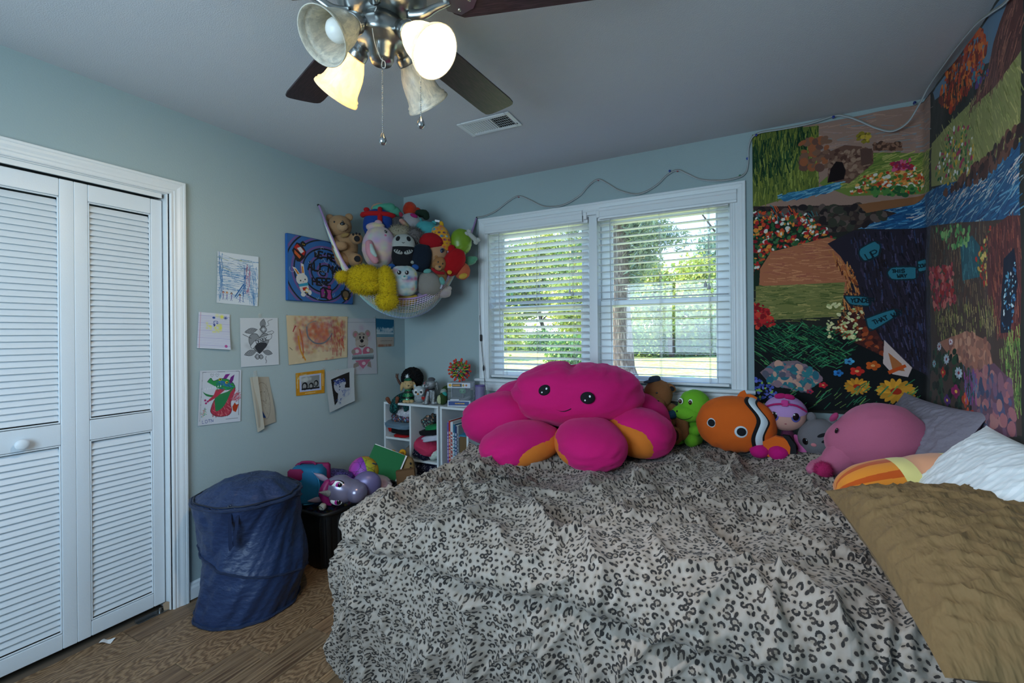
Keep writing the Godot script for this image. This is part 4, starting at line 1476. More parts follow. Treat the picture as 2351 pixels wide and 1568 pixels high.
	b.ell(bc, br, 56, 36, 2.2, Basis(), func(p: Vector3):
		var q := p * (1.0 + 0.04 * n.get_noise_3dv(p * 1.3))
		q *= 1.0 + 0.016 * smoothstep(-0.3, -0.9, p.y) * sin(p.x * 24.0 + p.y * 5.0)
		return q)
	part("body", b.mesh(), og, t)
	# a band wrapped round the body, with dark piping on both sides
	for k in 3:
		var wv: Array = [[-0.012, 0.012, "1c1b1c", 0.006], [0.034, 0.046, "1c1b1c", 0.006], [0.0, 0.044, "cfdbe0", 0.008]][k]
		b = MB.new()
		b.grid(60, 6, func(u: float, w: float):
			var a := u * TAU
			var x0 := 0.098 + 0.032 * cos(a * 1.0) * 0.0 + 0.012 * sin(a * 5.0) - 0.05 * pow(absf(sin(a)), 3.0)
			var xx: float = x0 + lerpf(wv[0], wv[1], w)
			var rel := clampf(xx / br.x, -0.999, 0.999)
			var s := pow(1.0 - pow(absf(rel), 2.2), 1.0 / 2.2)
			var edge: float = wv[3] * (0.3 + 0.7 * sin(PI * w))
			var cy := signf(sin(a)) * pow(absf(sin(a)), 2.0 / 2.2)
			var cz := signf(cos(a)) * pow(absf(cos(a)), 2.0 / 2.2)
			return bc + V(xx, (br.y * s + edge) * cy, (br.z * s + edge) * cz), true)
		var flip := b.ix.duplicate()
		part("white_band" if k == 2 else "band_piping", b.mesh(), plush(wv[2], 0.05), t)
	for e in [[-0.11, 0.012, 0.026], [0.028, -0.018, 0.030]]:
		on_ball("eye", t, mt(C("c9d6dc"), 0.6), bc, br, e[0], e[1], e[2], e[2], 0.22)
		on_ball("pupil", t, M.felt, bc, br * 1.03, e[0] + 0.002, e[1] + 0.001, e[2] * 0.74, e[2] * 0.72, 0.3)
	for k in 2:
		var fin := MB.new()
		var po := PackedVector2Array([Vector2(0, -0.035), Vector2(0.05, -0.062), Vector2(0.10, -0.05), Vector2(0.118, 0.0), Vector2(0.105, 0.04), Vector2(0.06, 0.055), Vector2(0, 0.032)])
		if k == 0:
			fin.prism(po, -0.016, 0.016)
			part("fin", fin.mesh(), og, t, TF(V(0.125, 0.052, 0.07), R3(0, -8, 10)))
			var tip := MB.new()
			tip.prism(PackedVector2Array([Vector2(0.088, -0.062), Vector2(0.108, -0.066), Vector2(0.134, -0.03), Vector2(0.137, 0.012), Vector2(0.118, 0.052), Vector2(0.09, 0.058), Vector2(0.106, 0.03), Vector2(0.114, 0.0), Vector2(0.104, -0.04)]), -0.018, 0.018)
			part("fin_tip", tip.mesh(), M.felt, t, TF(V(0.125, 0.052, 0.07), R3(0, -8, 10)))
		else:
			fin.prism(PackedVector2Array([Vector2(-0.03, 0.0), Vector2(-0.018, 0.03), Vector2(0.0, 0.045), Vector2(0.014, 0.026), Vector2(0.03, 0.032), Vector2(0.06, 0.024), Vector2(0.08, -0.02), Vector2(0.0, -0.02)]), -0.008, 0.008)
			part("back_fin", fin.mesh(), og, t, TF(V(0.03, 0.278, -0.01), R3(0, 0, -12)))
	# ---- round headed doll in a lavender cap
	t = thing("doll_plush", "doll plush with a lavender cap, pink bow and magenta shoes", "plush toy", V(2.61, 0.705, 0.19), -0.05)
	var hcen := V(0.04, 0.205, 0.0)
	var hrr := V(0.094, 0.086, 0.075)
	blob("head", t, plush("c99a8c", 0.05), hcen, hrr, Vector3.ZERO, 2.2, 0.01)
	b = MB.new()
	b.grid(40, 14, func(u: float, w: float):
		var th := -u * TAU
		var lim := 0.16 + 0.24 * sin(-th)
		var ph := lerpf(lim, PI / 2, w)
		return hcen + V(cos(ph) * cos(th), sin(ph), cos(ph) * sin(th)) * (hrr * 1.055), true)
	part("cap", b.mesh(), plush("b48cc0", 0.06), t)
	limb("headband", t, plush("b01f63", 0.05), [hcen + V(-0.088, 0.028, 0.03), hcen + V(-0.05, 0.05, 0.07), hcen + V(0.0, 0.056, 0.075), hcen + V(0.05, 0.05, 0.066), hcen + V(0.09, 0.02, 0.03)], [0.005, 0.005, 0.005, 0.005, 0.005], 8)
	blob("bow", t, plush("b01f63", 0.05), hcen + V(-0.02, 0.09, 0.035), V(0.026, 0.014, 0.012), V(0, 0, 10))
	blob("bow", t, plush("b01f63", 0.05), hcen + V(0.018, 0.088, 0.035), V(0.026, 0.014, 0.012), V(0, 0, -10))
	blob("buckle", t, plush("c2408a", 0.03), hcen + V(0.0, 0.06, 0.072), V(0.016, 0.016, 0.008), Vector3.ZERO, 4.0)
	for e in [-0.046, 0.046]:
		on_ball("eye", t, mt(C("5a5aa8"), 0.3), hcen, hrr, e, -0.008, 0.021, 0.024, 0.2)
		on_ball("pupil", t, M.eye, hcen, hrr * 1.025, e, -0.004, 0.016, 0.019, 0.25)
		on_ball("glint", t, M.glint, hcen, hrr * 1.06, e - 0.006, 0.006, 0.004, 0.004, 0.4)
	on_ball("mouth", t, plush("8d2a4a", 0.03), hcen, hrr, 0.0, -0.042, 0.009, 0.005, 0.4)
	limb("body", t, plush("5b2a45", 0.06), [V(0.05, 0.10, 0.0), V(0.055, 0.05, 0.01), V(0.055, 0.028, 0.02)], [0.03, 0.04, 0.042])
	limb("arm", t, plush("d46aa6", 0.06), [V(0.085, 0.09, 0.01), V(0.11, 0.05, 0.04), V(0.112, 0.03, 0.05)], [0.014, 0.018, 0.022])
	limb("leg", t, plush("c99a8c", 0.05), [V(0.03, 0.03, 0.03), V(0.0, 0.028, 0.06)], [0.018, 0.018])
	limb("leg", t, plush("c99a8c", 0.05), [V(0.05, 0.03, 0.03), V(0.05, 0.025, 0.07)], [0.018, 0.018])
	var shoe := plush("b8156e", 0.04)
	blob("shoe", t, shoe, V(-0.07, 0.028, 0.12), V(0.044, 0.036, 0.045), V(0, 20, 0))
	blob("shoe", t, shoe, V(0.012, 0.03, 0.125), V(0.047, 0.04, 0.047))
	blob("shoe_bow", t, shoe, V(-0.034, 0.062, 0.11), V(0.018, 0.014, 0.014))
	blob("shoe_bow", t, shoe, V(0.07, 0.035, 0.12), V(0.02, 0.017, 0.016))
	# ---- grey cat
	t = thing("cat_plush", "small grey cat plush with black cheek stripes by the pink plush", "plush toy", V(2.79, 0.705, 0.23), -0.1)
	var cg := plush("6e6b6e", 0.12)
	var cr := V(0.088, 0.095, 0.07)
	var cc := V(0.0, 0.10, 0.0)
	blob("body", t, cg, cc, cr, V(0, 0, -12), 2.0, 0.03)
	for s in [[-0.03, 0.098, 10.0], [0.05, 0.085, -30.0]]:
		blob("ear", t, cg, V(s[0], 0.1 + s[1], 0.0), V(0.02, 0.026, 0.012), V(0, 0, s[2]))
	on_ball("eye", t, M.eye, cc, cr, -0.056, -0.012, 0.014, 0.017, 0.4)
	on_ball("nose", t, plush("c47a80", 0.04), cc, cr, -0.022, -0.022, 0.012, 0.009, 0.4)
	for k in 3:
		on_ball("stripe", t, M.felt, cc, cr, 0.012 + 0.016 * k, 0.028 - 0.024 * k, 0.022, 0.008, 0.3, "", 25.0)
	limb("tail", t, cg, [V(0.0, 0.03, 0.06), V(0.03, 0.02, 0.09), V(0.06, 0.03, 0.09)], [0.014, 0.014, 0.012])
	# ---- pink plush with a pompom
	t = thing("seal_plush", "big rose pink plush slumped on its side with a crimson pompom", "plush toy", V(2.935, 0.695, 0.44), -0.165)
	var rp := plush("b2607c", 0.08, 0.9)
	b = MB.new()
	b.ell(V(0.03, 0.165, 0.0), V(0.182, 0.155, 0.14), 56, 36, 2.1, R3(0, 0, 14), func(p: Vector3):
		var q := p * (1.0 + 0.04 * n.get_noise_3dv(p * 1.2 + Vector3(3, 3, 3)))
		q.y *= 1.0 - 0.3 * smoothstep(0.2, -1.0, p.x)
		q *= 1.0 + 0.012 * sin(p.y * 30.0 + p.x * 6.0) * smoothstep(0.2, 0.9, p.z)
		q *= 1.0 - 0.02 * exp(-pow((p.x - 0.15) / 0.03, 2.0))
		return q)
	part("body", b.mesh(), rp, t)
	limb("snout", t, rp, [V(-0.08, 0.09, 0.05), V(-0.12, 0.055, 0.06), V(-0.138, 0.045, 0.06)], [0.07, 0.052, 0.042])
	limb("flipper", t, rp, [V(-0.13, 0.05, 0.06), V(-0.17, 0.035, 0.09), V(-0.185, 0.03, 0.115)], [0.03, 0.034, 0.024])
	blob("eye", t, M.eye, V(-0.098, 0.205, 0.094), V(0.006, 0.013, 0.006), V(0, -40, -20), 2.0, 0.0)
	blob("ear_patch", t, plush("a03a68", 0.06), V(-0.108, 0.255, 0.05), V(0.012, 0.024, 0.016), V(0, -30, -35))
	var pom := MB.new()
	var g := RandomNumberGenerator.new()
	g.seed = 9
	for k in 900:
		var d := Vector3(g.randfn(), g.randfn(), g.randfn()).normalized()
		var sd := d.cross(Vector3(g.randfn(), g.randfn(), g.randfn())).normalized() * 0.0018
		var tipp := d * g.randf_range(0.036, 0.045)
		pom.face([d * 0.02 - sd, d * 0.02 + sd, tipp])
	pom.ell(Vector3.ZERO, Vector3.ONE * 0.034, 16, 10)
	part("pompom", pom.mesh(), plush("a52357", 0.2), t, TF(V(-0.145, 0.04, 0.14)), "shaggy crimson pompom")
	# ---- striped doll cushion lying on its back
	t = thing("striped_doll_plush", "orange striped doll cushion in a yellow hood, lying on its back", "plush toy", V(3.0, 0.72, 0.84), 0.0)
	var pc := Pic.new(512, 512, C("e08a2e"))
	for k in 9:
		var x := 20.0 + k * 57.0
		pc.pg([x, 0, x + 16, 0, x + 22, 215, x - 2, 215], C("c4541a"))
	pc.pg([0, 200, 512, 200, 512, 256, 0, 256], C("e6d98a"))
	pc.pg([0, 256, 512, 256, 512, 380, 0, 380], C("dfa07a"))
	pc.pg([0, 372, 512, 372, 512, 470, 0, 470], C("e6dc84"))
	pc.pg([0, 470, 512, 470, 512, 512, 0, 512], C("cf7f45"))
	for q in [[176, 420], [262, 400], [330, 432], [110, 410], [420, 415]]:
		pc.disc(q[0], q[1], 15, C("b4671e"), 12)
	pc.curve([196, 318, 205, 330, 216, 332, 224, 322], 3.0, C("a03048"))
	for q in [[168.0, 318.0], [258.0, 312.0]]:
		pc.disc(q[0], q[1], 17, C("17181c"), 20)
		pc.disc(q[0] - 5, q[1] + 6, 4, C("f0f0f0"))
		pc.ln([q[0] + 4, q[1] + 16, q[0] + 10, q[1] + 30], 3, C("17181c"))
		pc.ln([q[0] - 6, q[1] + 16, q[0] - 8, q[1] + 29], 3, C("17181c"))
	var dm := mt(Color(1, 1, 1), 0.9, {"tex": pc.tex(), "rim": 0.4})
	b = MB.new()
	b.grid(48, 40, func(u: float, w: float):
		var s := w * 2.0 - 1.0
		var rad := pow(maxf(0.0, 1.0 - pow(absf(s), 3.2)), 0.5) * (1.0 - 0.05 * s - 0.05 * exp(-pow((w - 0.52) / 0.05, 2.0)) - 0.03 * exp(-pow((w - 0.75) / 0.03, 2.0)))
		var a := u * TAU
		var wr := 1.0 + 0.03 * n.get_noise_2d(cos(a) * 2.0, w * 3.0)
		return V(s * 0.235, sin(a) * 0.092 * rad * wr, cos(a) * 0.115 * rad * wr), true)
	var dk := part("body", b.mesh(), dm, t, TF(V(-0.01, 0.075, 0.0), R3(0, 14, 13) * R3(-22, 0, 0)))
	var cone := blob("hood_tip", t, plush("c97a45", 0.06), V(0.225, 0.128, -0.05), V(0.036, 0.03, 0.036))

# ================================================================ cube shelves in the corner
func garment(called: String, label: String, mat: Material, at: Vector3, size: Vector3, rot: Vector3, seed_: int, group := "clothes in the shelves", layers := 2) -> void:
	# folded cloth: rounded slab with rolled front folds and creases
	var n := FastNoiseLite.new()
	n.seed = seed_
	n.frequency = 1.0
	var b := MB.new()
	b.ell(Vector3.ZERO, size * 0.5, 36, 18, 3.6, Basis(), func(p: Vector3):
		var q := p
		var fr := smoothstep(0.3, 1.0, maxf(p.z, absf(p.x)))
		q.z *= 1.0 - 0.06 * fr * absf(sin(p.y * PI * layers * 0.5 + 1.57))
		q *= 1.0 + 0.09 * n.get_noise_3dv(p * 1.7) + 0.05 * n.get_noise_3dv(p * 4.0)
		q.y += 0.35 * n.get_noise_2d(p.x * 1.3, p.z * 1.3) * smoothstep(-0.4, 0.6, p.y)
		return q)
	solo(called, b.mesh(), mat, label, "clothes", TF(at, R3(rot.x, rot.y, rot.z)), group)

func cloth(hex: String) -> Material:
	return plush(hex, 0.05, 0.2)

func print_mat(bg: String, dots: Array, seed_: int, n := 60, r0 := 3.0, r1 := 7.0) -> Material:
	var pc := Pic.new(128, 128, C(bg))
	var g := RandomNumberGenerator.new()
	g.seed = seed_
	for i in n:
		pc.disc(g.randf() * 128, g.randf() * 128, g.randf_range(r0, r1), C(dots[g.randi() % dots.size()]))
	return mt(Color(1, 1, 1), 0.9, {"tex": pc.tex(), "tri": 9.0})

func build_shelves() -> void:
	var wm := mt(C("cfd6d8"), 0.5)
	var t := 0.016
	for u in 2:
		var xa: float = [0.055, 0.575][u]
		var xb: float = [0.560, 1.055][u]
		var xm: float = [0.305, 0.800][u]
		var sh := thing("cube_shelf", ["white open shelf unit in the corner, holding folded clothes", "white open shelf unit under the window, holding books"][u], "shelf", V((xa + xb) / 2, 0, 0.16))
		var ox := (xa + xb) / 2
		var parts := [["top", (xa + xb) / 2, 0.814, xb - xa, t], ["bottom", (xa + xb) / 2, 0.03, xb - xa - 2 * t, t]]
		for p in parts:
			var b := MB.new()
			b.box(V(p[1] - ox, p[2], 0), V(p[3], p[4], 0.29), 0.001)
			part(p[0] + "_board", b.mesh(), wm, sh)
		for x in [xa + t / 2, xb - t / 2]:
			var b := MB.new()
			b.box(V(x - ox, 0.404, 0), V(t, 0.804, 0.29), 0.001)
			part("side_board", b.mesh(), wm, sh)
		var b := MB.new()
		b.box(V(xm - ox, 0.422, 0), V(t, 0.768, 0.285), 0.001)
		part("divider", b.mesh(), wm, sh)
		b = MB.new()
		b.box(V(0, 0.42, -0.137), V(xb - xa - 2 * t, 0.77, 0.004))
		part("back_panel", b.mesh(), wm, sh)
		for s in [[xa + t, xm - t / 2, [0.556, 0.30], 0], [xm + t / 2, xb - t, [0.416, 0.18], 1]]:
			if u == 1 and s[3] == 0:
				continue
			for y in s[2]:
				b = MB.new()
				b.box(V((s[0] + s[1]) / 2 - ox, y + 0.0, 0.002), V(s[1] - s[0], t, 0.28), 0.001)
				part("shelf_board", b.mesh(), wm, sh)
	# clothes in the upper left cubby
	garment("folded_clothes", "folded black sweatpants with red lining on the upper shelf", cloth("17181b"), V(0.185, 0.605, 0.18), V(0.215, 0.05, 0.24), V(0, 2, -2), 1)
	garment("folded_clothes", "bright red folded shirt under the black sweatpants", cloth("b0141b"), V(0.19, 0.574, 0.19), V(0.13, 0.018, 0.24), V(0, 0, -2), 2)
	garment("folded_clothes", "red roll of cloth tucked beside the black sweatpants", cloth("a8231f"), V(0.092, 0.618, 0.24), V(0.035, 0.05, 0.1), V(0, 0, 8), 12)
	garment("folded_clothes", "folded light denim jeans drooping over the shelf edge", plush("5d7484", 0.06), V(0.165, 0.660, 0.195), V(0.25, 0.05, 0.27), V(6, 0, -3), 3)
	garment("folded_clothes", "heap of printed purple and orange shirts on the jeans", print_mat("3f3f4a", ["c76a3a", "5f9cc0", "8a5b8e", "d9d9d4", "2a2a33", "b0a040"], 5), V(0.185, 0.708, 0.18), V(0.21, 0.075, 0.23), V(4, 0, 2), 4, "clothes in the shelves", 3)
	garment("folded_clothes", "grey and white patterned shirt on top of the heap", print_mat("a9abb4", ["c9ccd2", "8d8f9a", "d6d8dc"], 6), V(0.215, 0.752, 0.185), V(0.16, 0.06, 0.22), V(8, 0, -4), 5)
	# lower left cubby
	garment("folded_clothes", "grey beige canvas bag leaning in the lower cubby", plush("857b70", 0.06), V(0.235, 0.40, 0.17), V(0.13, 0.19, 0.16), V(0, 0, -16), 6)
	garment("folded_clothes", "crumpled silver bag below the canvas bag", mt(C("aab2b6"), 0.3, {"metal": 0.7}), V(0.2, 0.332, 0.22), V(0.2, 0.05, 0.14), V(0, 0, 0), 7)
	# right column
	garment("folded_clothes", "printed knit cap with a grey pompom on top of the pile", print_mat("3a3c40", ["e0a070", "70b5a8", "d8d8d0", "20242a"], 8), V(0.405, 0.690, 0.2), V(0.10, 0.075, 0.12), V(0, 0, 32), 8)
	garment("folded_clothes", "bright green folded shirt under the knit cap", cloth("1f7a49"), V(0.475, 0.655, 0.18), V(0.145, 0.04, 0.22), V(0, 0, 10), 9)
	garment("folded_clothes", "black shirt folded below the green one", cloth("15171a"), V(0.445, 0.618, 0.185), V(0.19, 0.045, 0.23), V(0, 0, 6), 10)
	garment("folded_clothes", "white shirt with blue piping folded in the middle of the pile", cloth("b9bdca"), V(0.465, 0.578, 0.185), V(0.17, 0.05, 0.24), V(0, 0, 12), 11)
	garment("folded_clothes", "raspberry pink shorts hanging over the pile", cloth("b23355"), V(0.42, 0.528, 0.215), V(0.19, 0.075, 0.24), V(14, 0, -22), 13)
	garment("folded_clothes", "navy starry leggings folded under the pink shorts", print_mat("15162c", ["c8ccd6", "e6e8ee"], 14, 34, 1.5, 3.5), V(0.385, 0.462, 0.2), V(0.15, 0.07, 0.24), V(0, 0, -18), 14)
	garment("folded_clothes", "pale green and white shirt at the bottom of the pile", print_mat("b9c6bd", ["8fb59a", "d5dcd8"], 15), V(0.495, 0.466, 0.19), V(0.1, 0.07, 0.22), V(0, 0, 28), 15)
	garment("folded_clothes", "dotted navy cloth on the lowest visible shelf", print_mat("14142a", ["d0d4dc"], 16, 40, 1.5, 3.0), V(0.43, 0.35, 0.19), V(0.21, 0.10, 0.23), V(0, 0, 4), 16)
	# books in the second unit
	var books := [["6a57a0", 0.012, 0.235, "violet picture book at the left end of the row"], ["b3281f", 0.013, 0.248, "red picture book with white spine lettering"], ["c9cdd0", 0.022, 0.240, "white and red comic book with a square cover panel"], ["2c6b8a", 0.014, 0.225, "teal book between the comic and the striped one"], ["2c3c66", 0.016, 0.215, "dark blue book with a pale spine band"], ["9aa0a4", 0.013, 0.22, "grey book beside the brown folder"]]
	var x := 0.617
	for k in books.size():
		var q: Array = books[k]
		var bk := thing("book", q[3], "book", V(x + q[1] / 2, 0.395, 0.17), 0, "books in the shelf")
		var b := MB.new()
		b.box(V(0, q[2] / 2 + 0.04, 0), V(q[1], q[2] + 0.08, 0.22), 0.001)
		part("cover", b.mesh(), mt(C(q[0]), 0.5), bk)
		b = MB.new()
		b.box(V(0, q[2] / 2 + 0.041, -0.004), V(q[1] - 0.004, q[2] + 0.081, 0.215))
		part("pages", b.mesh(), M.white, bk)
		b = MB.new()
		for i in 8:
			b.box(V(0, q[2] * 0.25 + 0.026 * i, 0.1105), V(q[1] * 0.45, 0.012 + 0.006 * (i % 3), 0.0006))
		part("spine_print", b.mesh(), mt(C(["d9c9e8", "f0d9b0", "a3281f", "e6e9ea", "c9d2e4", "5a6064"][k]), 0.6), bk)
		x += q[1] + 0.001
	var bx := MB.new()
	bx.box(V(0.755, 0.505, 0.175), V(0.062, 0.235, 0.22), 0.002)
	solo("cardboard_folder", bx.mesh(), mt(C("6b563a"), 0.85), "brown cardboard folder at the end of the book row", "folder")
	var fl := [["3a86a8", 0.638, 0.006, "blue magazine lying across the book tops"], ["d26f9e", 0.629, 0.003, "thin pink notebook under the blue magazine"]]
	for k in 2:
		bx = MB.new()
		bx.box(Vector3.ZERO, V(0.07, fl[k][2] * 2.0, 0.2), 0.001)
		solo("notebook", bx.mesh(), mt(C(fl[k][0]), 0.5), fl[k][3], "notebook", TF(V(0.75, fl[k][1], 0.18), R3(8, -6, 6)))
	bx = MB.new()
	bx.box(V(0.745, 0.705, 0.06), V(0.08, 0.08, 0.05), 0.004)
	solo("wooden_box", bx.mesh(), mt(C("3a2a22"), 0.5), "small dark wooden box at the back above the books", "box")
	build_shelf_toys()

func sequins(hexes: Array, seed_: int, scale := 16.0) -> Material:
	var pc := Pic.new(128, 128, C(hexes[0]))
	var g := RandomNumberGenerator.new()
	g.seed = seed_
	for i in 260:
		pc.disc(g.randf() * 128, g.randf() * 128, g.randf_range(2, 5), C(hexes[g.randi() % hexes.size()]))
	return mt(Color(1, 1, 1), 0.25, {"tex": pc.tex(), "tri": scale, "metal": 0.55, "bump": T.fine, "bs": 0.2})

func build_shelf_toys() -> void:
	var y0 := 0.822
	var g := RandomNumberGenerator.new()
	g.seed = 19
	# mermaid doll with a big dark afro, seated on the left end
	var sk := mt(C("4a2a1c"), 0.55)
	var t := thing("mermaid_doll", "brown skinned doll with a round black afro and teal sequin tail", "doll", V(0.20, y0, 0.15), 0.72)
	var hair := MB.new()
	hair.ell(Vector3.ZERO, V(0.08, 0.082, 0.07), 20, 12)
	for k in 700:
		var d := Vector3(g.randfn(), g.randfn(), g.randfn()).normalized()
		var c := d * V(0.08, 0.082, 0.07)
		hair.ell(c, Vector3.ONE * g.randf_range(0.005, 0.009), 5, 4)
	part("hair", hair.mesh(), mt(C("0f1011"), 0.85), t, TF(V(0.0, 0.165, -0.012)))
	blob("head", t, sk, V(-0.008, 0.135, 0.03), V(0.036, 0.042, 0.036))
	limb("torso", t, plush("5a1f3c", 0.05), [V(-0.02, 0.10, 0.01), V(-0.03, 0.06, 0.01), V(-0.035, 0.03, 0.015)], [0.022, 0.026, 0.03])
	limb("arm", t, sk, [V(-0.04, 0.10, 0.0), V(-0.085, 0.125, 0.0), V(-0.108, 0.165, 0.0)], [0.011, 0.010, 0.008])
	blob("hand", t, sk, V(-0.113, 0.182, 0.0), V(0.010, 0.016, 0.006), V(0, 0, 20))
	for k in 4:
		limb("finger", t, sk, [V(-0.119 + 0.005 * k, 0.192, 0.0), V(-0.121 + 0.0065 * k, 0.205 + 0.002 * (k % 2), 0.0)], [0.0026, 0.002], 6)
	limb("arm", t, sk, [V(0.03, 0.095, 0.01), V(0.05, 0.06, 0.03), V(0.05, 0.03, 0.04)], [0.011, 0.010, 0.008])
	var tm := sequins(["0c2f33", "0f4a4c", "1c7a78", "08181d", "39b0a8"], 4)
	limb("tail", t, tm, [V(-0.035, 0.035, 0.02), V(-0.075, 0.03, 0.05), V(-0.12, 0.0, 0.08), V(-0.135, -0.05, 0.085)], [0.034, 0.036, 0.036, 0.034])
	limb("tail_fin", t, tm, [V(-0.06, 0.03, 0.08), V(-0.045, -0.02, 0.12), V(-0.05, -0.05, 0.12)], [0.02, 0.028, 0.018])
	for k in 2:
		limb("foot", t, mt(C("6d4230"), 0.6), [V(-0.115 - 0.05 * k, 0.005, 0.115), V(-0.11 - 0.07 * k, 0.035, 0.125)], [0.011, 0.015])
	# pup in a striped green sequin dress
	var tan_ := plush("b39a6d", 0.12)
	t = thing("dog_plush", "tan puppy plush in a green and black sequin dress and hat", "plush toy", V(0.232, y0, 0.235), 0.70)
	var dr := Pic.new(64, 128, C("12724a"))
	for k in 4:
		dr.im.fill_rect(Rect2i(0, 10 + k * 34, 64, 13), C("0c1512"))
	for k in 120:
		dr.disc(g.randf() * 64, g.randf() * 128, 1.0, C("7fe0b0") if k % 2 else C("d0f0e0"))
	var b := MB.new()
	b.lathe([Vector2(0.0, 0.012), Vector2(0.046, 0.012), Vector2(0.05, 0.02), Vector2(0.044, 0.04), Vector2(0.035, 0.062), Vector2(0.026, 0.085), Vector2(0.02, 0.10), Vector2(0, 0.102)], 24, Vector3.ZERO, Basis(), Vector2(2, 1))
	part("dress", b.mesh(), mt(Color(1, 1, 1), 0.3, {"tex": dr.tex(), "metal": 0.35}), t)
	blob("head", t, tan_, V(0, 0.128, 0.004), V(0.042, 0.036, 0.038))
	blob("muzzle", t, tan_, V(0.002, 0.118, 0.034), V(0.022, 0.017, 0.016))
	blob("nose", t, M.eye, V(0.003, 0.126, 0.049), V(0.006, 0.005, 0.004))
	for s in [-1, 1]:
		blob("ear", t, tan_, V(s * 0.045, 0.116, 0.0), V(0.013, 0.034, 0.018), V(0, 0, s * 10))
		blob("eye", t, M.eye, V(s * 0.017, 0.139, 0.034), V(0.004, 0.004, 0.003))
		blob("paw", t, tan_, V(s * 0.024, 0.011, 0.042), V(0.018, 0.012, 0.016))
	blob("paw", t, tan_, V(0.0, 0.011, 0.048), V(0.016, 0.012, 0.014))
	blob("hat", t, sequins(["0f6a44", "0c3f2c", "38b080"], 5), V(0, 0.166, 0.0), V(0.028, 0.014, 0.026))
	var star := MB.new()
	for k in 14:
		var a := TAU * k / 14.0
		star.tube([V(0, 0, 0), V(cos(a), sin(a), 0) * (0.021 if k % 2 else 0.016)], [0.0022, 0.0005], 5)
	part("star_topper", star.mesh(), mt(C("c9d3d6"), 0.25, {"metal": 0.6}), t, TF(V(-0.006, 0.19, 0.012)), "silver starburst")
	# owl
	var ow := plush("a8b4b8", 0.3)
	t = thing("owl_plush", "small grey white owl plush with glossy eyes and a red heart tag", "plush toy", V(0.345, y0, 0.245), 0.55)
	blob("body", t, sequins(["9aa6aa", "c3cdd0", "7f8b90", "dfe6e8"], 6), V(0, 0.035, 0), V(0.038, 0.036, 0.034))
	blob("head", t, ow, V(0, 0.085, 0.004), V(0.044, 0.042, 0.04))
	for s in [-1, 1]:
		blob("face_disc", t, plush("d0d4d4", 0.2), V(s * 0.017, 0.084, 0.03), V(0.019, 0.024, 0.014))
		blob("eye", t, M.eye, V(s * 0.018, 0.085, 0.042), V(0.009, 0.009, 0.006))
		blob("ear_tuft", t, ow, V(s * 0.03, 0.122, 0.0), V(0.009, 0.016, 0.008), V(0, 0, -s * 20))
	blob("beak", t, mt(C("c47a20"), 0.4), V(-0.004, 0.073, 0.05), V(0.006, 0.007, 0.006))
	b = MB.new()
	b.prism(PackedVector2Array([Vector2(0, -0.016), Vector2(0.014, 0.002), Vector2(0.010, 0.014), Vector2(0, 0.010), Vector2(-0.010, 0.014), Vector2(-0.014, 0.002)]), -0.0008, 0.0008)
	part("heart_tag", b.mesh(), mt(C("a3231f"), 0.4), t, TF(V(0.034, 0.04, 0.045), R3(0, 20, 0)))
	# pink bird behind
	t = thing("bird_plush", "small coral pink bird plush peeking over the owl", "plush toy", V(0.36, y0, 0.15), 0.6)
	blob("body", t, plush("a8575f", 0.12), V(0, 0.05, 0), V(0.034, 0.05, 0.03))
	blob("head", t, plush("b0616b", 0.12), V(-0.006, 0.125, 0.006), V(0.036, 0.032, 0.032))
	for s in [-1, 1]:
		blob("eye", t, M.eye, V(s * 0.014 - 0.004, 0.118, 0.036), V(0.006, 0.007, 0.004))
	# silver dog
	var sv := mt(C("9ea3a6"), 0.22, {"metal": 0.85, "bump": T.fuzz, "bs": 0.5, "tri": 8.0})
	t = thing("silver_dog_plush", "shiny silver foil puppy plush sitting upright", "plush toy", V(0.452, y0, 0.235), 0.35)
	blob("body", t, sv, V(0, 0.06, -0.008), V(0.034, 0.06, 0.036))
	blob("head", t, sv, V(-0.006, 0.142, 0.012), V(0.042, 0.036, 0.042))
	blob("muzzle", t, sv, V(-0.022, 0.132, 0.042), V(0.02, 0.017, 0.018))
	blob("nose", t, M.eye, V(-0.034, 0.138, 0.056), V(0.006, 0.005, 0.004))
	for s in [-1, 1]:
		blob("ear", t, sv, V(s * 0.042, 0.128, 0.0), V(0.011, 0.036, 0.02), V(0, 0, s * 12))
		limb("leg", t, sv, [V(s * 0.02, 0.085, 0.022), V(s * 0.024, 0.04, 0.038), V(s * 0.026, 0.014, 0.05)], [0.014, 0.015, 0.017])
		blob("paw", t, sv, V(s * 0.042, 0.014, 0.03), V(0.022, 0.014, 0.028))
		blob("eye", t, M.eye, V(s * 0.016 - 0.012, 0.152, 0.046), V(0.004, 0.004, 0.003))
	blob("cap", t, plush("4c4e52", 0.1), V(0.0, 0.178, 0.0), V(0.026, 0.014, 0.026), V(0, 0, -6))
	blob("collar", t, M.felt, V(-0.002, 0.108, 0.002), V(0.028, 0.008, 0.028))
	# green and cream plush
	var gp := plush("2f4322", 0.12)
	t = thing("dinosaur_plush", "dark green plush with a cream belly between silver puppy and box", "plush toy", V(0.553, y0, 0.235), 0.25)
	blob("body", t, gp, V(-0.004, 0.043, 0), V(0.034, 0.044, 0.036))
	blob("belly", t, plush("a9b08a", 0.1), V(-0.018, 0.04, 0.022), V(0.02, 0.032, 0.018))
	blob("head", t, plush("8f9a90", 0.15), V(-0.004, 0.09, -0.02), V(0.024, 0.022, 0.026))
	blob("crest", t, plush("2f8f86", 0.08), V(0.012, 0.075, 0.005), V(0.02, 0.018, 0.014))
	t = thing("frog_plush", "olive green plush lying behind the silver puppy", "plush toy", V(0.52, y0, 0.12), 0.3)
	blob("body", t, gp, V(0, 0.10, 0), V(0.055, 0.028, 0.03), V(0, 0, 8))
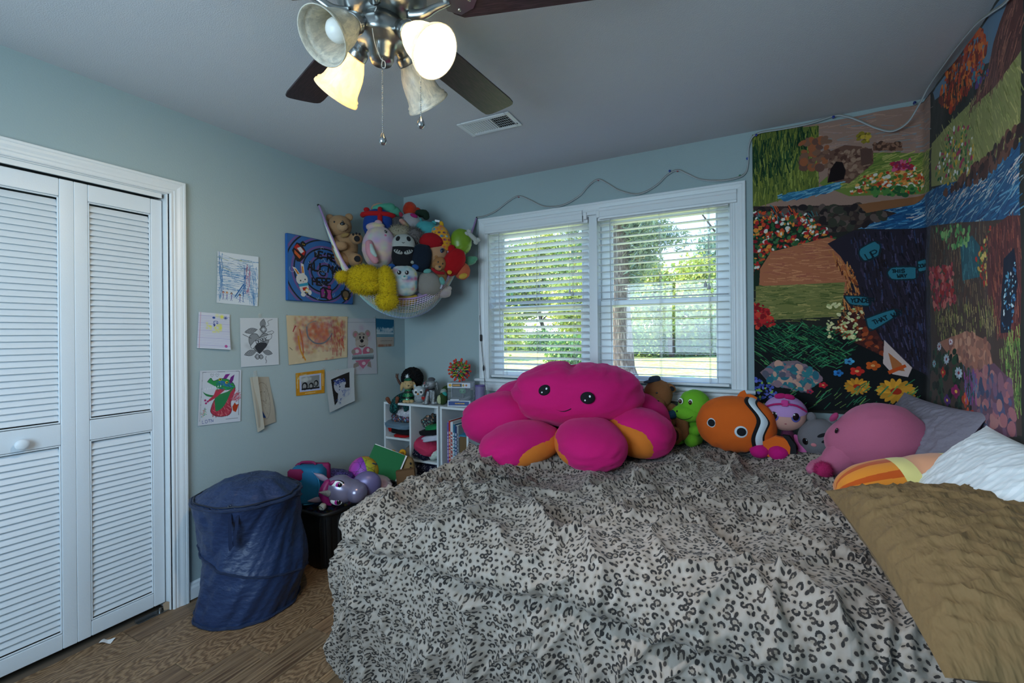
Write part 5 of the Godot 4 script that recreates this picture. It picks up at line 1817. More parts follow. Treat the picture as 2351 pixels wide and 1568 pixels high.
	blob("neck", t, plush("7d8378", 0.2), V(-0.004, 0.055, 0), V(0.045, 0.03, 0.028))
	blob("base", t, gp, V(0, 0.02, 0), V(0.05, 0.024, 0.03))
	# window box with a figurine
	t = thing("figure_box", "white window box with a green headed figurine and a blue front label", "toy box", V(0.688, y0, 0.205), 0.30)
	var wh := mt(C("b9bfc9"), 0.4)
	b = MB.new()
	var bw := 0.165
	var bd := 0.115
	var bh := 0.165
	b.box(V(0, 0.002, 0), V(bw, 0.004, bd), 0.0005)
	b.box(V(0, bh - 0.018, 0), V(bw, 0.036, bd), 0.0008)
	b.box(V(-0.0, 0.022, bd / 2 - 0.0008), V(bw, 0.040, 0.0016))
	b.box(V(-0.032, 0.044, bd / 2 - 0.0008), V(0.062, 0.014, 0.0016))
	b.box(V(bw / 2 - 0.0008, 0.022, 0), V(0.0016, 0.040, bd))
	b.box(V(bw / 2 - 0.0008, bh / 2, -bd / 2 + 0.015), V(0.0016, bh, 0.03))
	b.box(V(0, bh / 2, -bd / 2 + 0.0008), V(bw, bh, 0.0016))
	b.box(V(-bw / 2 + 0.0008, bh / 2, -bd / 2 + 0.015), V(0.0016, bh, 0.03))
	part("carton", b.mesh(), wh, t)
	var pn := MB.new()
	pn.box(V(0, bh / 2, bd / 2 - 0.002), V(bw - 0.002, bh - 0.01, 0.0006))
	pn.box(V(bw / 2 - 0.002, bh / 2, 0.012), V(0.0006, bh - 0.01, bd - 0.034))
	part("clear_window", pn.mesh(), mt(Color(0.8, 0.85, 0.88, 0.10), 0.08), t)
	var lb := Pic.new(256, 96, C("1c3c78"))
	lb.text("GUARDIANS", 84, 36, 26, C("c99a2c"), 5.0, 0.0, 0.72)
	b = MB.new()
	b.face([V(-0.076, 0.008, 0), V(0.072, 0.008, 0), V(0.072, 0.036, 0), V(-0.076, 0.036, 0)], [Vector2(0, 1), Vector2(1, 1), Vector2(1, 0), Vector2(0, 0)])
	part("front_label", b.mesh(), mt(Color(1, 1, 1), 0.4, {"tex": lb.tex()}), t, TF(V(0, 0, bd / 2 + 0.0004)))
	var tl := Pic.new(256, 40, C("b9bfc9"))
	tl.im.fill_rect(Rect2i(52, 4, 110, 32), C("1f3038"))
	tl.disc(28, 20, 20, C("c79a2e"), 14)
	for k in 6:
		tl.im.fill_rect(Rect2i(60 + k * 14, 11, 10, 18), C("c98f2a"))
	tl.disc(180, 20, 13, C("a8832e"))
	tl.disc(214, 20, 12, C("9c5a2a"), 10)
	b = MB.new()
	b.face([V(-0.08, 0.134, 0), V(0.08, 0.134, 0), V(0.08, 0.162, 0), V(-0.08, 0.162, 0)], [Vector2(0, 1), Vector2(1, 1), Vector2(1, 0), Vector2(0, 0)])
	part("top_label", b.mesh(), mt(Color(1, 1, 1), 0.4, {"tex": tl.tex()}), t, TF(V(0, 0, bd / 2 + 0.0004)))
	var st := Pic.new(400, 48, C("b9bfc9"))
	st.text("GUARDIANS' SHIP: GAMORA", 8, 9, 28, C("15181c"), 4.5, 0.0, 0.86)
	b = MB.new()
	b.face([V(0, 0.012, 0.014), V(0, 0.012, -0.014), V(0, 0.160, -0.014), V(0, 0.160, 0.014)], [Vector2(1, 0), Vector2(1, 1), Vector2(0, 1), Vector2(0, 0)])
	part("side_lettering", b.mesh(), mt(Color(1, 1, 1), 0.4, {"tex": st.tex()}), t, TF(V(bw / 2 + 0.0004, 0, -bd / 2 + 0.016)))
	b = MB.new()
	b.box(V(0, bh / 2, -bd / 2 + 0.003), V(bw - 0.006, bh - 0.012, 0.001))
	part("inner_card", b.mesh(), mt(C("3c4448"), 0.7), t)
	blob("figurine_head", t, mt(C("3f8a58"), 0.4), V(0.012, 0.105, 0.0), V(0.024, 0.021, 0.021), Vector3.ZERO, 2.8)
	blob("figurine_hair", t, mt(C("3a2034"), 0.5), V(0.012, 0.110, -0.008), V(0.029, 0.027, 0.022), Vector3.ZERO, 2.6)
	for s in [-1, 1]:
		blob("figurine_eye", t, M.eye, V(0.012 + s * 0.010, 0.102, 0.020), V(0.004, 0.004, 0.003))
	limb("figurine_body", t, mt(C("26222a"), 0.4), [V(0.012, 0.082, 0.0), V(0.012, 0.055, 0.004), V(0.014, 0.03, 0.004)], [0.010, 0.013, 0.012])
	limb("figurine_base", t, mt(C("55585e"), 0.35), [V(-0.06, 0.05, 0.005), V(0.0, 0.035, 0.0), V(0.055, 0.06, -0.01)], [0.014, 0.026, 0.012])
	# expanding ball of rods and hubs on the box
	t = thing("expanding_ball", "spiky expanding ball of green, yellow, red and purple rods", "toy ball", V(0.665, y0 + 0.166, 0.19), 0.2)
	var cols := {"green": "2fa02c", "yellow": "c9b92a", "purple": "3a2a6a", "crimson": "b02448"}
	var names := ["green_rods", "yellow_rods", "purple_rods", "crimson_rods"]
	var mbs := [MB.new(), MB.new(), MB.new(), MB.new()]
	var hub := MB.new()
	var N := 46
	for k in N:
		var yy := 1.0 - 2.0 * (k + 0.5) / N
		var rr := sqrt(1.0 - yy * yy)
		var a := k * 2.39996
		var d := V(cos(a) * rr, yy, sin(a) * rr)
		var s1 := d.cross(V(0.3, 0.9, 0.2)).normalized()
		var s2 := d.cross(s1)
		var tip := d * 0.078
		hub.ell(tip, Vector3.ONE * 0.0085, 8, 6, 2.0)
		for q in 4:
			var off: Vector3 = [s1, s2, -s1, -s2][q] * 0.012
			mbs[(k + q) % 4].tube([tip, d * 0.04 + off], 0.0028, 5)
	for k in 4:
		part(names[k], mbs[k].mesh(), mt(C(cols.values()[k]), 0.4), t, TF(V(0, 0.082, 0)))
	part("red_hubs", hub.mesh(), mt(C("c9301c"), 0.4), t, TF(V(0, 0.082, 0)))
	# frosted purple tumbler
	t = thing("tumbler", "frosted lavender plastic tumbler beside the window box", "tumbler", V(0.862, y0, 0.235))
	b = MB.new()
	b.lathe([Vector2(0.0, 0.0), Vector2(0.029, 0.0), Vector2(0.033, 0.004), Vector2(0.034, 0.02), Vector2(0.034, 0.13), Vector2(0.033, 0.148), Vector2(0.031, 0.156), Vector2(0.0295, 0.156), Vector2(0.031, 0.13), Vector2(0.031, 0.006), Vector2(0.0, 0.004)], 32)
	part("cup", b.mesh(), mt(C("7d7596"), 0.55, {"back": Color(0.5, 0.48, 0.6)}), t)
	b = MB.new()
	b.lathe([Vector2(0.0315, 0.146), Vector2(0.0345, 0.147), Vector2(0.0342, 0.154), Vector2(0.0315, 0.156)], 32)
	part("rim_band", b.mesh(), mt(C("574a86"), 0.5), t)

# ================================================================ toy hammock in the corner
const HB := Vector3(0.40, 1.62, 0.48)
# place in the hammock: metres to the right, up and towards the room from its middle
func hm(x: float, y: float, z: float) -> Vector3:
	return HB + Basis(Vector3.UP, 0.70) * Vector3(x, y, z)

func tie_dye(cols: Array, seed_: int, tri := 5.0, n := 90, r := 22.0) -> Material:
	var pc := Pic.new(128, 128, C(cols[0]))
	var g := RandomNumberGenerator.new()
	g.seed = seed_
	for i in n:
		var x := g.randf() * 128
		var y := g.randf() * 128
		var c := C(cols[g.randi() % cols.size()], 0.75)
		for ox in [-128, 0, 128]:
			for oy in [-128, 0, 128]:
				if x + ox > -r and x + ox < 128 + r and y + oy > -r and y + oy < 128 + r:
					pc.soft(x + ox, y + oy, r, c)
	return mt(Color(1, 1, 1), 0.92, {"tex": pc.tex(), "tri": tri, "rim": 0.4})

func toy(called: String, label: String, x: float, y: float, z: float, roll := 0.0, turn := 0.0) -> Node3D:
	var t := thing(called, label, "plush toy", hm(x, y, z), 0.70 + turn, "soft toys in the hammock")
	t.rotation.z = deg_to_rad(roll)
	return t

func shag(mat: Material, parent: Node3D, called: String, at: Vector3, r: Vector3, n: int, L: float, seed_: int, rot := Vector3.ZERO) -> void:
	# short fur strands standing off a ball
	var g := RandomNumberGenerator.new()
	g.seed = seed_
	var b := MB.new()
	b.ell(Vector3.ZERO, r, 22, 14)
	for k in n:
		var d := Vector3(g.randfn(), g.randfn(), g.randfn()).normalized()
		var p := d * r
		var nn := (d / r).normalized()
		var s := nn.cross(Vector3(g.randfn(), g.randfn(), g.randfn())).normalized() * L * 0.13
		var tip := p + (nn + Vector3(g.randfn(), g.randfn() - 0.5, g.randfn()) * 0.35) * L
		b.face([p - s, p + s, tip])
	part(called, b.mesh(), mat, parent, TF(at, R3(rot.x, rot.y, rot.z)))

func build_hammock() -> void:
	# net slung between the two walls
	var hk := thing("toy_hammock", "pastel rainbow mesh toy hammock with a lilac edge, slung across the corner", "hammock")
	var rim := spline([V(0.012, 2.172, 0.832), V(0.097, 1.974, 0.811), V(0.198, 1.767, 0.78), V(0.333, 1.608, 0.708), V(0.522, 1.559, 0.551), V(0.657, 1.647, 0.401), V(0.693, 1.848, 0.235), V(0.704, 2.04, 0.093), V(0.706, 2.178, 0.014)], 8)
	var back := spline([V(0.012, 2.165, 0.825), V(0.014, 1.95, 0.74), V(0.016, 1.72, 0.56), V(0.02, 1.60, 0.28), V(0.04, 1.56, 0.05), V(0.25, 1.60, 0.02), V(0.46, 1.76, 0.016), V(0.62, 1.98, 0.014), V(0.70, 2.172, 0.012)], 8)
	var nr := rim.size() - 1
	var surf := func(u: float, w: float) -> Vector3:
		var k := clampf(u, 0, 1) * nr
		var i := mini(int(k), nr - 1)
		var f := k - i
		var a: Vector3 = rim[i].lerp(rim[i + 1], f)
		var c: Vector3 = back[i].lerp(back[i + 1], f)
		var p := a.lerp(c, w)
		var s := sin(PI * u)
		p.y -= (0.10 * s + 0.02) * sin(PI * pow(w, 0.8)) * s
		p += (V(0.62, 0, 0.78)) * 0.05 * s * sin(PI * pow(w, 0.55)) * (1.0 - w)
		p.x = maxf(p.x, 0.012)
		p.z = maxf(p.z, 0.006)
		return p
	var net := MB.new()
	var pal := [Color(0.78, 0.62, 0.72), Color(0.80, 0.74, 0.50), Color(0.45, 0.72, 0.62), Color(0.45, 0.60, 0.80), Color(0.66, 0.55, 0.78), Color(0.82, 0.55, 0.60), Color(0.80, 0.72, 0.5), Color(0.45, 0.70, 0.62)]
	var NU := 96
	for i in range(1, NU):
		var u := i / float(NU)
		var ff := u * (pal.size() - 1.001)
		net.tint = pal[int(ff)].lerp(pal[int(ff) + 1], ff - int(ff))
		var ps := []
		for j in 15:
			ps.append(surf.call(u, j / 14.0))
		net.tube(ps, 0.0017, 4, false)
	for j in range(1, 30):
		var w := pow(j / 30.0, 1.2)
		var ps := []
		for i in 41:
			ps.append(surf.call(i / 40.0, w))
		net.tint = pal[(j / 4) % pal.size()]
		net.tube(ps, 0.0017, 4, false)
	part("net", net.mesh(), mt(Color(1, 1, 1), 0.8, {"vc": true}), hk).set_meta("kind", "stuff")
	var b := MB.new()
	b.tube(rim, 0.0065, 8)
	part("edge_binding", b.mesh(), plush("9a7fa8", 0.1), hk, Transform3D(), "lilac gathered edge")
	for e in [V(0.006, 2.176, 0.834), V(0.708, 2.184, 0.012)]:
		b = MB.new()
		b.ell(e, V(0.007, 0.007, 0.007), 12, 8)
		part("hook", b.mesh(), M.black, hk)
	b = MB.new()
	b.box(V(0, 0, 0), V(0.045, 0.045, 0.002), 0.0)
	part("label_tag", b.mesh(), mt(C("a9a6b4"), 0.7), hk, TF(V(0.668, 1.655, 0.42), R3(0, 55, -24)))
	# ---- bears and friends; px offsets from the middle at about 3 mm
	var tan_ := plush("9c7a58", 0.3)
	var t := toy("teddy_bear", "tan teddy bear with brown paw pads and a ribbon, at the end of the hammock", -0.375, 0.30, -0.03, 4.0, -0.05)
	blob("body", t, tan_, V(0.0, 0.0, -0.02), V(0.085, 0.10, 0.07))
	blob("head", t, tan_, V(-0.02, 0.135, 0.0), V(0.078, 0.072, 0.068))
	blob("muzzle", t, plush("a98a68", 0.25), V(0.006, 0.118, 0.052), V(0.036, 0.030, 0.03))
	blob("nose", t, M.eye, V(0.012, 0.132, 0.078), V(0.015, 0.012, 0.009))
	for s in [-1, 1]:
		blob("ear", t, tan_, V(-0.02 + s * 0.062, 0.196, -0.012), V(0.026, 0.026, 0.016))
		blob("eye", t, M.eye, V(-0.014 + s * 0.026, 0.15, 0.062), V(0.006, 0.007, 0.005))
	blob("bow", t, plush("8a6f45", 0.1), V(0.018, 0.062, 0.058), V(0.028, 0.014, 0.012), V(0, 0, 12))
	limb("arm", t, tan_, [V(0.06, 0.05, 0.02), V(0.088, 0.03, 0.06), V(0.098, 0.03, 0.085)], [0.03, 0.032, 0.036])
	blob("paw_pad", t, M.felt, V(0.102, 0.022, 0.122), V(0.018, 0.02, 0.006))
	for k in 3:
		blob("toe_pad", t, M.felt, V(0.08 + 0.02 * k, 0.052 + 0.004 * (k % 2), 0.116), V(0.007, 0.008, 0.005))
	limb("arm", t, tan_, [V(-0.05, 0.02, 0.02), V(-0.03, -0.01, 0.07), V(0.005, -0.012, 0.085)], [0.03, 0.032, 0.03])
	limb("leg", t, tan_, [V(0.03, -0.07, 0.01), V(0.06, -0.10, 0.05), V(0.08, -0.105, 0.08)], [0.042, 0.044, 0.042])
	blob("foot_pad", t, M.felt, V(0.094, -0.108, 0.12), V(0.020, 0.020, 0.006))
	limb("leg", t, tan_, [V(-0.03, -0.07, 0.01), V(-0.005, -0.11, 0.06)], [0.04, 0.042])
	# blue and red round one
	t = toy("round_plush", "round blue plush with crossing red bands near the wall", -0.155, 0.45, -0.02)
	blob("body", t, plush("17367a", 0.08), V(0, 0, 0), V(0.098, 0.105, 0.07), Vector3.ZERO, 2.4)
	for k in 2:
		b = MB.new()
		var ps := []
		for i in 25:
			var a := PI * i / 24.0
			ps.append(V(0.012 + 0.004 * sin(a), cos(a) * 0.107, sin(a) * 0.072) if k == 0 else V(-cos(a) * 0.100, 0.062, sin(a) * 0.058))
		b.tube(ps, 0.016 if k == 0 else 0.018, 8)
		part("red_band", b.mesh(), plush("a3161c", 0.06), t)
	blob("ear", t, plush("a3161c", 0.06), V(-0.075, 0.10, 0.0), V(0.02, 0.016, 0.014))
	# mint dinosaur behind
	var mint := plush("4f9a80", 0.07)
	t = toy("dinosaur_toy", "mint green plush with a curled snout behind the blue one", -0.10, 0.555, -0.10)
	blob("body", t, mint, V(0.03, -0.03, 0), V(0.075, 0.085, 0.06))
	limb("snout", t, mint, [V(0.02, 0.02, 0.02), V(-0.04, 0.015, 0.05), V(-0.075, 0.012, 0.055)], [0.045, 0.032, 0.02])
	blob("arm", t, mint, V(0.11, -0.05, 0.02), V(0.02, 0.028, 0.02))
	blob("back_patch", t, plush("b08a74", 0.07), V(-0.05, 0.03, -0.03), V(0.06, 0.045, 0.04))
	# pastel elephant
	var past := tie_dye(["b48fa0", "8fb0a0", "c8c080", "c890a0", "9a90b8", "b8a0b0"], 3)
	t = toy("elephant_plush", "pastel tie dye elephant plush with a pink ear", -0.145, 0.285, 0.06, 6.0)
	blob("body", t, past, V(0, 0, 0), V(0.108, 0.135, 0.085), V(0, 0, -8), 2.2)
	blob("crown", t, past, V(-0.01, 0.135, 0.0), V(0.06, 0.03, 0.04))
	blob("tuft", t, plush("b58f98", 0.1), V(0.012, 0.155, 0.01), V(0.026, 0.022, 0.018))
	limb("ear", t, plush("b8818c", 0.08), [V(-0.055, 0.01, 0.08), V(-0.05, -0.05, 0.105), V(-0.03, -0.10, 0.10)], [0.026, 0.03, 0.024])
	limb("ear_lining", t, plush("9fb4b0", 0.05), [V(-0.045, -0.005, 0.104), V(-0.036, -0.05, 0.128), V(-0.022, -0.075, 0.124)], [0.012, 0.016, 0.010])
	blob("eye", t, M.eye, V(0.055, 0.085, 0.062), V(0.007, 0.011, 0.006), V(0, 20, 25))
	blob("cheek", t, plush("b0567a", 0.05), V(0.05, 0.058, 0.07), V(0.008, 0.008, 0.004))
	# black and white oval one
	t = toy("panda_plush", "black and white oval plush with oval eyes and a striped collar", 0.012, 0.255, 0.085)
	var wr := V(0.074, 0.105, 0.06)
	blob("body", t, plush("16181c", 0.15), V(0, -0.01, 0), V(0.078, 0.108, 0.062), Vector3.ZERO, 2.5)
	b = MB.new()
	b.grid(32, 12, func(u: float, w: float):
		var th := -u * TAU
		var ph := lerpf(0.05, PI / 2, w)
		var e := 2.0 / 2.5
		return V(pow(cos(ph), e) * signf(cos(th)) * pow(absf(cos(th)), e), pow(sin(ph), e), pow(cos(ph), e) * signf(sin(th)) * pow(absf(sin(th)), e)) * V(0.080, 0.1, 0.066), true)
	part("face", b.mesh(), plush("9a9d98", 0.05), t, TF(V(0, 0.015, 0)))
	for s in [-1, 1]:
		blob("eye", t, M.felt, V(s * 0.034, 0.075, 0.056), V(0.013, 0.018, 0.006), V(-20, s * 15, s * 14))
		blob("collar", t, plush("8d908c", 0.05), V(s * 0.032, -0.012, 0.060), V(0.03, 0.014, 0.008), V(0, 0, s * 20))
		for k in 3:
			blob("stripe", t, M.felt, V(s * (0.018 + 0.014 * k), -0.010 + 0.004 * k, 0.067), V(0.003, 0.012, 0.003), V(0, 0, s * 24))
	stitched("mouth", t, M.thread, [V(-0.008, 0.05, 0.0665), V(0.0, 0.044, 0.068), V(0.008, 0.05, 0.0665)], 0.0014)
	# cream and grey shaggy one
	t = toy("sheep_plush", "shaggy cream and grey plush squeezed between the others", 0.005, 0.385, 0.03)
	shag(plush("8f8672", 0.2), t, "body", V(-0.015, 0, 0), V(0.085, 0.055, 0.055), 900, 0.014, 4)
	shag(plush("66605e", 0.2), t, "rump", V(0.075, -0.02, 0.005), V(0.06, 0.06, 0.05), 700, 0.02, 5)
	limb("arm", t, plush("8a7a60", 0.15), [V(-0.08, -0.02, 0.02), V(-0.105, -0.045, 0.04)], [0.022, 0.026])
	# white one with a magenta patch
	t = toy("spotted_plush", "white round plush with a magenta patch against the wall", 0.06, 0.475, -0.04)
	blob("body", t, plush("8f8d90", 0.08), V(0, 0, 0), V(0.075, 0.07, 0.06))
	blob("patch", t, plush("8a1f5a", 0.05), V(0.022, 0.042, 0.05), V(0.026, 0.016, 0.01), V(-30, 10, -25))
	blob("ear", t, plush("8a3040", 0.06), V(-0.062, 0.052, 0.0), V(0.014, 0.026, 0.012), V(0, 0, 30))
	limb("ribbon", t, tie_dye(["8a4038", "5a8a48", "c0a090"], 5), [V(-0.085, -0.01, 0.02), V(-0.06, 0.0, 0.05), V(-0.02, -0.04, 0.062)], [0.02, 0.018, 0.014])
	# pumpkin red
	t = toy("pumpkin_plush", "red orange pumpkin plush at the top of the pile", 0.055, 0.585, -0.10)
	blob("body", t, tie_dye(["a8321a", "b84a1c", "8a2416"], 6), V(0, 0, 0), V(0.048, 0.055, 0.045))
	blob("lobe", t, plush("a02c18", 0.06), V(0.05, -0.01, -0.01), V(0.03, 0.03, 0.03))
	limb("stem", t, plush("1a2a20", 0.06), [V(0.06, -0.025, 0.01), V(0.10, -0.03, 0.02), V(0.112, -0.05, 0.02)], [0.026, 0.03, 0.024])
	# grey leaf like scrap
	t = toy("grey_mouse_plush", "dark grey fluffy plush tucked behind the cream one", -0.02, 0.465, -0.02)
	shag(plush("4a4648", 0.2), t, "body", V(0, 0, 0), V(0.06, 0.045, 0.04), 500, 0.014, 8, V(0, 0, -20))
	# turquoise
	var tq := plush("3f8f92", 0.07)
	t = toy("blue_cow_plush", "turquoise plush with small round ears", 0.165, 0.425, -0.02, -8.0)
	blob("body", t, tq, V(0, 0, 0), V(0.085, 0.062, 0.06), Vector3.ZERO, 2.2)
	for s in [-1, 1]:
		blob("ear", t, tq, V(s * 0.05 - 0.005, 0.062, 0.0), V(0.018, 0.015, 0.012))
	b = MB.new()
	b.box(V(0.065, 0.076, 0.01), V(0.032, 0.014, 0.001))
	part("tag", b.mesh(), M.white, t)
	# polka dot
	var pd := Pic.new(128, 128, C("c48a1c"))
	var g := RandomNumberGenerator.new()
	g.seed = 15
	var pcs := ["3a1f5a", "2f8aa0", "b04030", "d8cfc0", "2a2a50", "c05048"]
	for i in 6:
		for j in 6:
			pd.disc(10 + i * 21.3 + (j % 2) * 10, 10 + j * 21.3, [7.0, 5.0, 8.0, 4.0][g.randi() % 4], C(pcs[g.randi() % 6]))
	var pdm := mt(Color(1, 1, 1), 0.9, {"tex": pd.tex(), "tri": 7.0, "rim": 0.4})
	t = toy("polka_dot_plush", "mustard yellow plush covered in purple and blue polka dots", 0.265, 0.355, 0.03, 18.0)
	blob("body", t, pdm, V(0, 0, 0), V(0.062, 0.098, 0.055), V(0, 0, 0), 2.5)
	blob("horn", t, plush("c4941f", 0.08), V(0.035, 0.10, 0.0), V(0.014, 0.022, 0.012))
	blob("foot", t, plush("9a8fa8", 0.08), V(0.025, -0.098, 0.03), V(0.018, 0.012, 0.014))
	# lime satin
	t = toy("lime_plush", "lime green satin plush with a gathered middle", 0.40, 0.345, 0.02)
	b = MB.new()
	b.ell(Vector3.ZERO, V(0.075, 0.092, 0.06), 48, 28, 2.1, Basis(), func(p: Vector3):
		var q := Vector2(p.x - 0.35, p.y + 0.25)
		return p * (1.0 + 0.05 * cos(q.angle() * 13.0) * exp(-q.length() * 1.6) - 0.08 * exp(-q.length_squared() * 9.0) * smoothstep(0.0, 0.5, p.z)))
	part("body", b.mesh(), mt(C("6a8a1c"), 0.35, {"rim": 0.5}), t)
	blob("tip", t, mt(C("55761c"), 0.4), V(0.0, -0.085, 0.02), V(0.03, 0.035, 0.025))
	# dangling white bone
	t = toy("bone_toy", "white bone shaped toy dangling from the hammock edge", 0.475, 0.375, 0.06, -42.0)
	limb("shaft", t, plush("a8aaa4", 0.1), [V(-0.03, 0, 0), V(0.03, 0.0, 0)], [0.016, 0.016])
	for s in [-1, 1]:
		for q in [-1, 1]:
			blob("knob", t, plush("a8aaa4", 0.1), V(s * 0.042, q * 0.012, 0), V(0.017, 0.015, 0.015))
	# red haired doll face
	t = toy("rag_doll", "rag doll with red hair and a pale face looking out", 0.20, 0.27, 0.045, -28.0)
	blob("head", t, plush("a8805f", 0.05), V(0.02, -0.01, 0), V(0.085, 0.105, 0.05))
	blob("hair", t, plush("8f1219", 0.06), V(-0.03, 0.055, 0.012), V(0.085, 0.06, 0.052), V(0, 0, 20))
	blob("eye", t, mt(C("24406a"), 0.3), V(0.058, 0.03, 0.042), V(0.013, 0.017, 0.008))
	blob("pupil", t, M.eye, V(0.06, 0.03, 0.048), V(0.008, 0.012, 0.006))
	blob("mouth", t, plush("8a1c22", 0.03), V(0.055, -0.055, 0.043), V(0.015, 0.008, 0.006), V(0, 0, 10))
	stitched("eyebrow", t, M.thread, [V(0.02, 0.06, 0.05), V(0.03, 0.072, 0.05), V(0.045, 0.074, 0.046)], 0.0016)
	# dark navy
	t = toy("dark_plush", "dark navy plush with a small grey nose", 0.125, 0.215, 0.085)
	blob("body", t, plush("121c28", 0.12), V(0, 0, 0), V(0.07, 0.092, 0.06), V(0, 0, -8), 2.6)
	for s in [-1, 1]:
		blob("ear", t, plush("121c28", 0.12), V(s * 0.05, 0.085, 0.0), V(0.016, 0.022, 0.012), V(0, 0, -s * 20))
	blob("nose", t, plush("7f8580", 0.05), V(-0.055, -0.035, 0.04), V(0.014, 0.012, 0.01))
	# small tan bear
	t = toy("bear_cub_plush", "small tan bear head with a red scarf leaning sideways", 0.245, 0.175, 0.09, -20.0)
	blob("head", t, plush("96683f", 0.15), V(0, 0, 0), V(0.046, 0.052, 0.042))
	blob("muzzle", t, plush("a88058", 0.12), V(0.002, -0.028, 0.03), V(0.024, 0.02, 0.018))
	blob("nose", t, M.eye, V(0.008, -0.022, 0.048), V(0.008, 0.007, 0.005))
	for s in [-1, 1]:
		blob("eye", t, M.eye, V(s * 0.016 + 0.004, 0.006, 0.040), V(0.005, 0.006, 0.004))
		blob("ear", t, plush("96683f", 0.15), V(s * 0.038, 0.042, -0.005), V(0.016, 0.016, 0.01))
	blob("body", t, plush("7d5a3a", 0.15), V(0.035, -0.08, -0.01), V(0.045, 0.06, 0.04))
	limb("scarf", t, plush("8f1a20", 0.06), [V(-0.03, -0.05, 0.03), V(0.005, -0.062, 0.042), V(0.045, -0.05, 0.03)], [0.010, 0.011, 0.010])
	# red one
	t = toy("red_plush", "bright red pointed plush by the hammock edge", 0.345, 0.195, 0.07, -10.0)
	blob("body", t, plush("9a0f16", 0.06), V(0, 0, 0), V(0.07, 0.10, 0.05), V(0, 0, -20), 2.2)
	blob("tip", t, plush("9a0f16", 0.06), V(-0.03, 0.085, 0.0), V(0.025, 0.03, 0.02))
	blob("badge", t, plush("b8902a", 0.05), V(-0.02, -0.08, 0.045), V(0.016, 0.014, 0.008))
	t = toy("orange_plush", "orange plush showing through the net", 0.405, 0.14, 0.04)
	blob("body", t, plush("b0563a", 0.06), V(0, 0, 0), V(0.055, 0.06, 0.05))
	blob("paw", t, plush("b8933a", 0.06), V(0.0, -0.04, 0.045), V(0.03, 0.018, 0.014), V(0, 0, 20))
	# big yellow bear hanging over the edge
	var ye := plush("b39a10", 0.35)
	t = toy("yellow_bear", "big shaggy yellow bear hanging head down over the hammock edge", -0.225, 0.055, 0.165)
	shag(ye, t, "head", V(0, 0, 0), V(0.12, 0.092, 0.08), 2600, 0.013, 21, V(0, 0, -6))
	shag(ye, t, "muzzle", V(0.04, -0.045, 0.05), V(0.065, 0.04, 0.045), 900, 0.012, 22)
	shag(ye, t, "ear", V(-0.135, 0.015, 0.03), V(0.04, 0.036, 0.028), 500, 0.012, 23)
	shag(ye, t, "arm", V(0.135, -0.045, 0.05), V(0.055, 0.13, 0.05), 1600, 0.013, 24, V(0, 0, 6))
	shag(ye, t, "paw", V(0.135, -0.135, 0.06), V(0.066, 0.062, 0.055), 900, 0.013, 25)
	# tie dye bear
	var td := tie_dye(["a0a8a8", "2f7f90", "b02a60", "c8b84a", "c0c8c8", "3a5a9a", "b8c0c0"], 9, 6.0, 60, 16.0)
	t = toy("tie_dye_bear", "square tie dye bear plush with shiny black eyes in the middle", 0.012, 0.055, 0.13)
	blob("body", t, td, V(0, 0, 0), V(0.09, 0.098, 0.06), Vector3.ZERO, 3.0)
	for s in [-1, 1]:
		blob("ear", t, plush("1f4a86", 0.08), V(s * 0.075, 0.092, 0.0), V(0.024, 0.02, 0.014))
		blob("eye", t, M.eye, V(s * 0.024 - 0.002, 0.048, 0.056), V(0.013, 0.014, 0.010))
		blob("glint", t, M.glint, V(s * 0.024 - 0.006, 0.053, 0.066), V(0.003, 0.003, 0.002))
	blob("muzzle", t, plush("a9b0b0", 0.05), V(0.006, 0.016, 0.056), V(0.022, 0.017, 0.014))
	blob("nose", t, plush("2f8a86", 0.04), V(0.006, 0.022, 0.069), V(0.007, 0.005, 0.004))
	# grey koala with mint ears
	var gy := plush("807b74", 0.25)
	t = toy("koala_plush", "pale grey round plush with mint ears near the net label", 0.175, 0.04, 0.10)
	blob("body", t, gy, V(0, 0, 0), V(0.085, 0.082, 0.065))
	blob("ear", t, plush("5a8f86", 0.06), V(-0.01, 0.082, 0.03), V(0.026, 0.016, 0.012), V(0, 0, 10))
	blob("ear", t, plush("5a8f86", 0.06), V(0.085, 0.02, 0.03), V(0.018, 0.028, 0.012), V(0, 0, 20))
	# inside the net
	var low := [["orange and yellow plush at the bottom of the net", 0.03, -0.062, 0.07, 0.07, ["b8863a", "b0a03a", "8f9a6a"]], ["lilac and teal plush at the bottom of the net", 0.145, -0.05, 0.05, 0.065, ["7f7a9a", "6f9096", "9a8098"]], ["yellow green plush low in the net by the yellow bear", -0.13, -0.055, 0.06, 0.07, ["8f8a40", "8f9a6a", "a89a50"]], ["pale pink plush low in the net by the label", 0.26, 0.0, 0.03, 0.07, ["a89890", "9a8f98", "b0a49a"]], ["green plush high in the net beside the window", 0.46, 0.22, -0.01, 0.05, ["4f8a6a", "6a9a80"]]]
	for k in low.size():
		var q: Array = low[k]
		t = toy("small_plush", q[0], q[1], q[2], q[3])
		var m := tie_dye(q[5], 40 + k)
		blob("body", t, m, V(0, 0, 0), V(q[4], q[4] * 0.62, q[4] * 0.7), V(0, 0, 10 - 20 * (k % 2)), 2.3)
		blob("foot", t, m, V(q[4] * 0.7, q[4] * 0.25, 0.02), V(0.022, 0.018, 0.018))

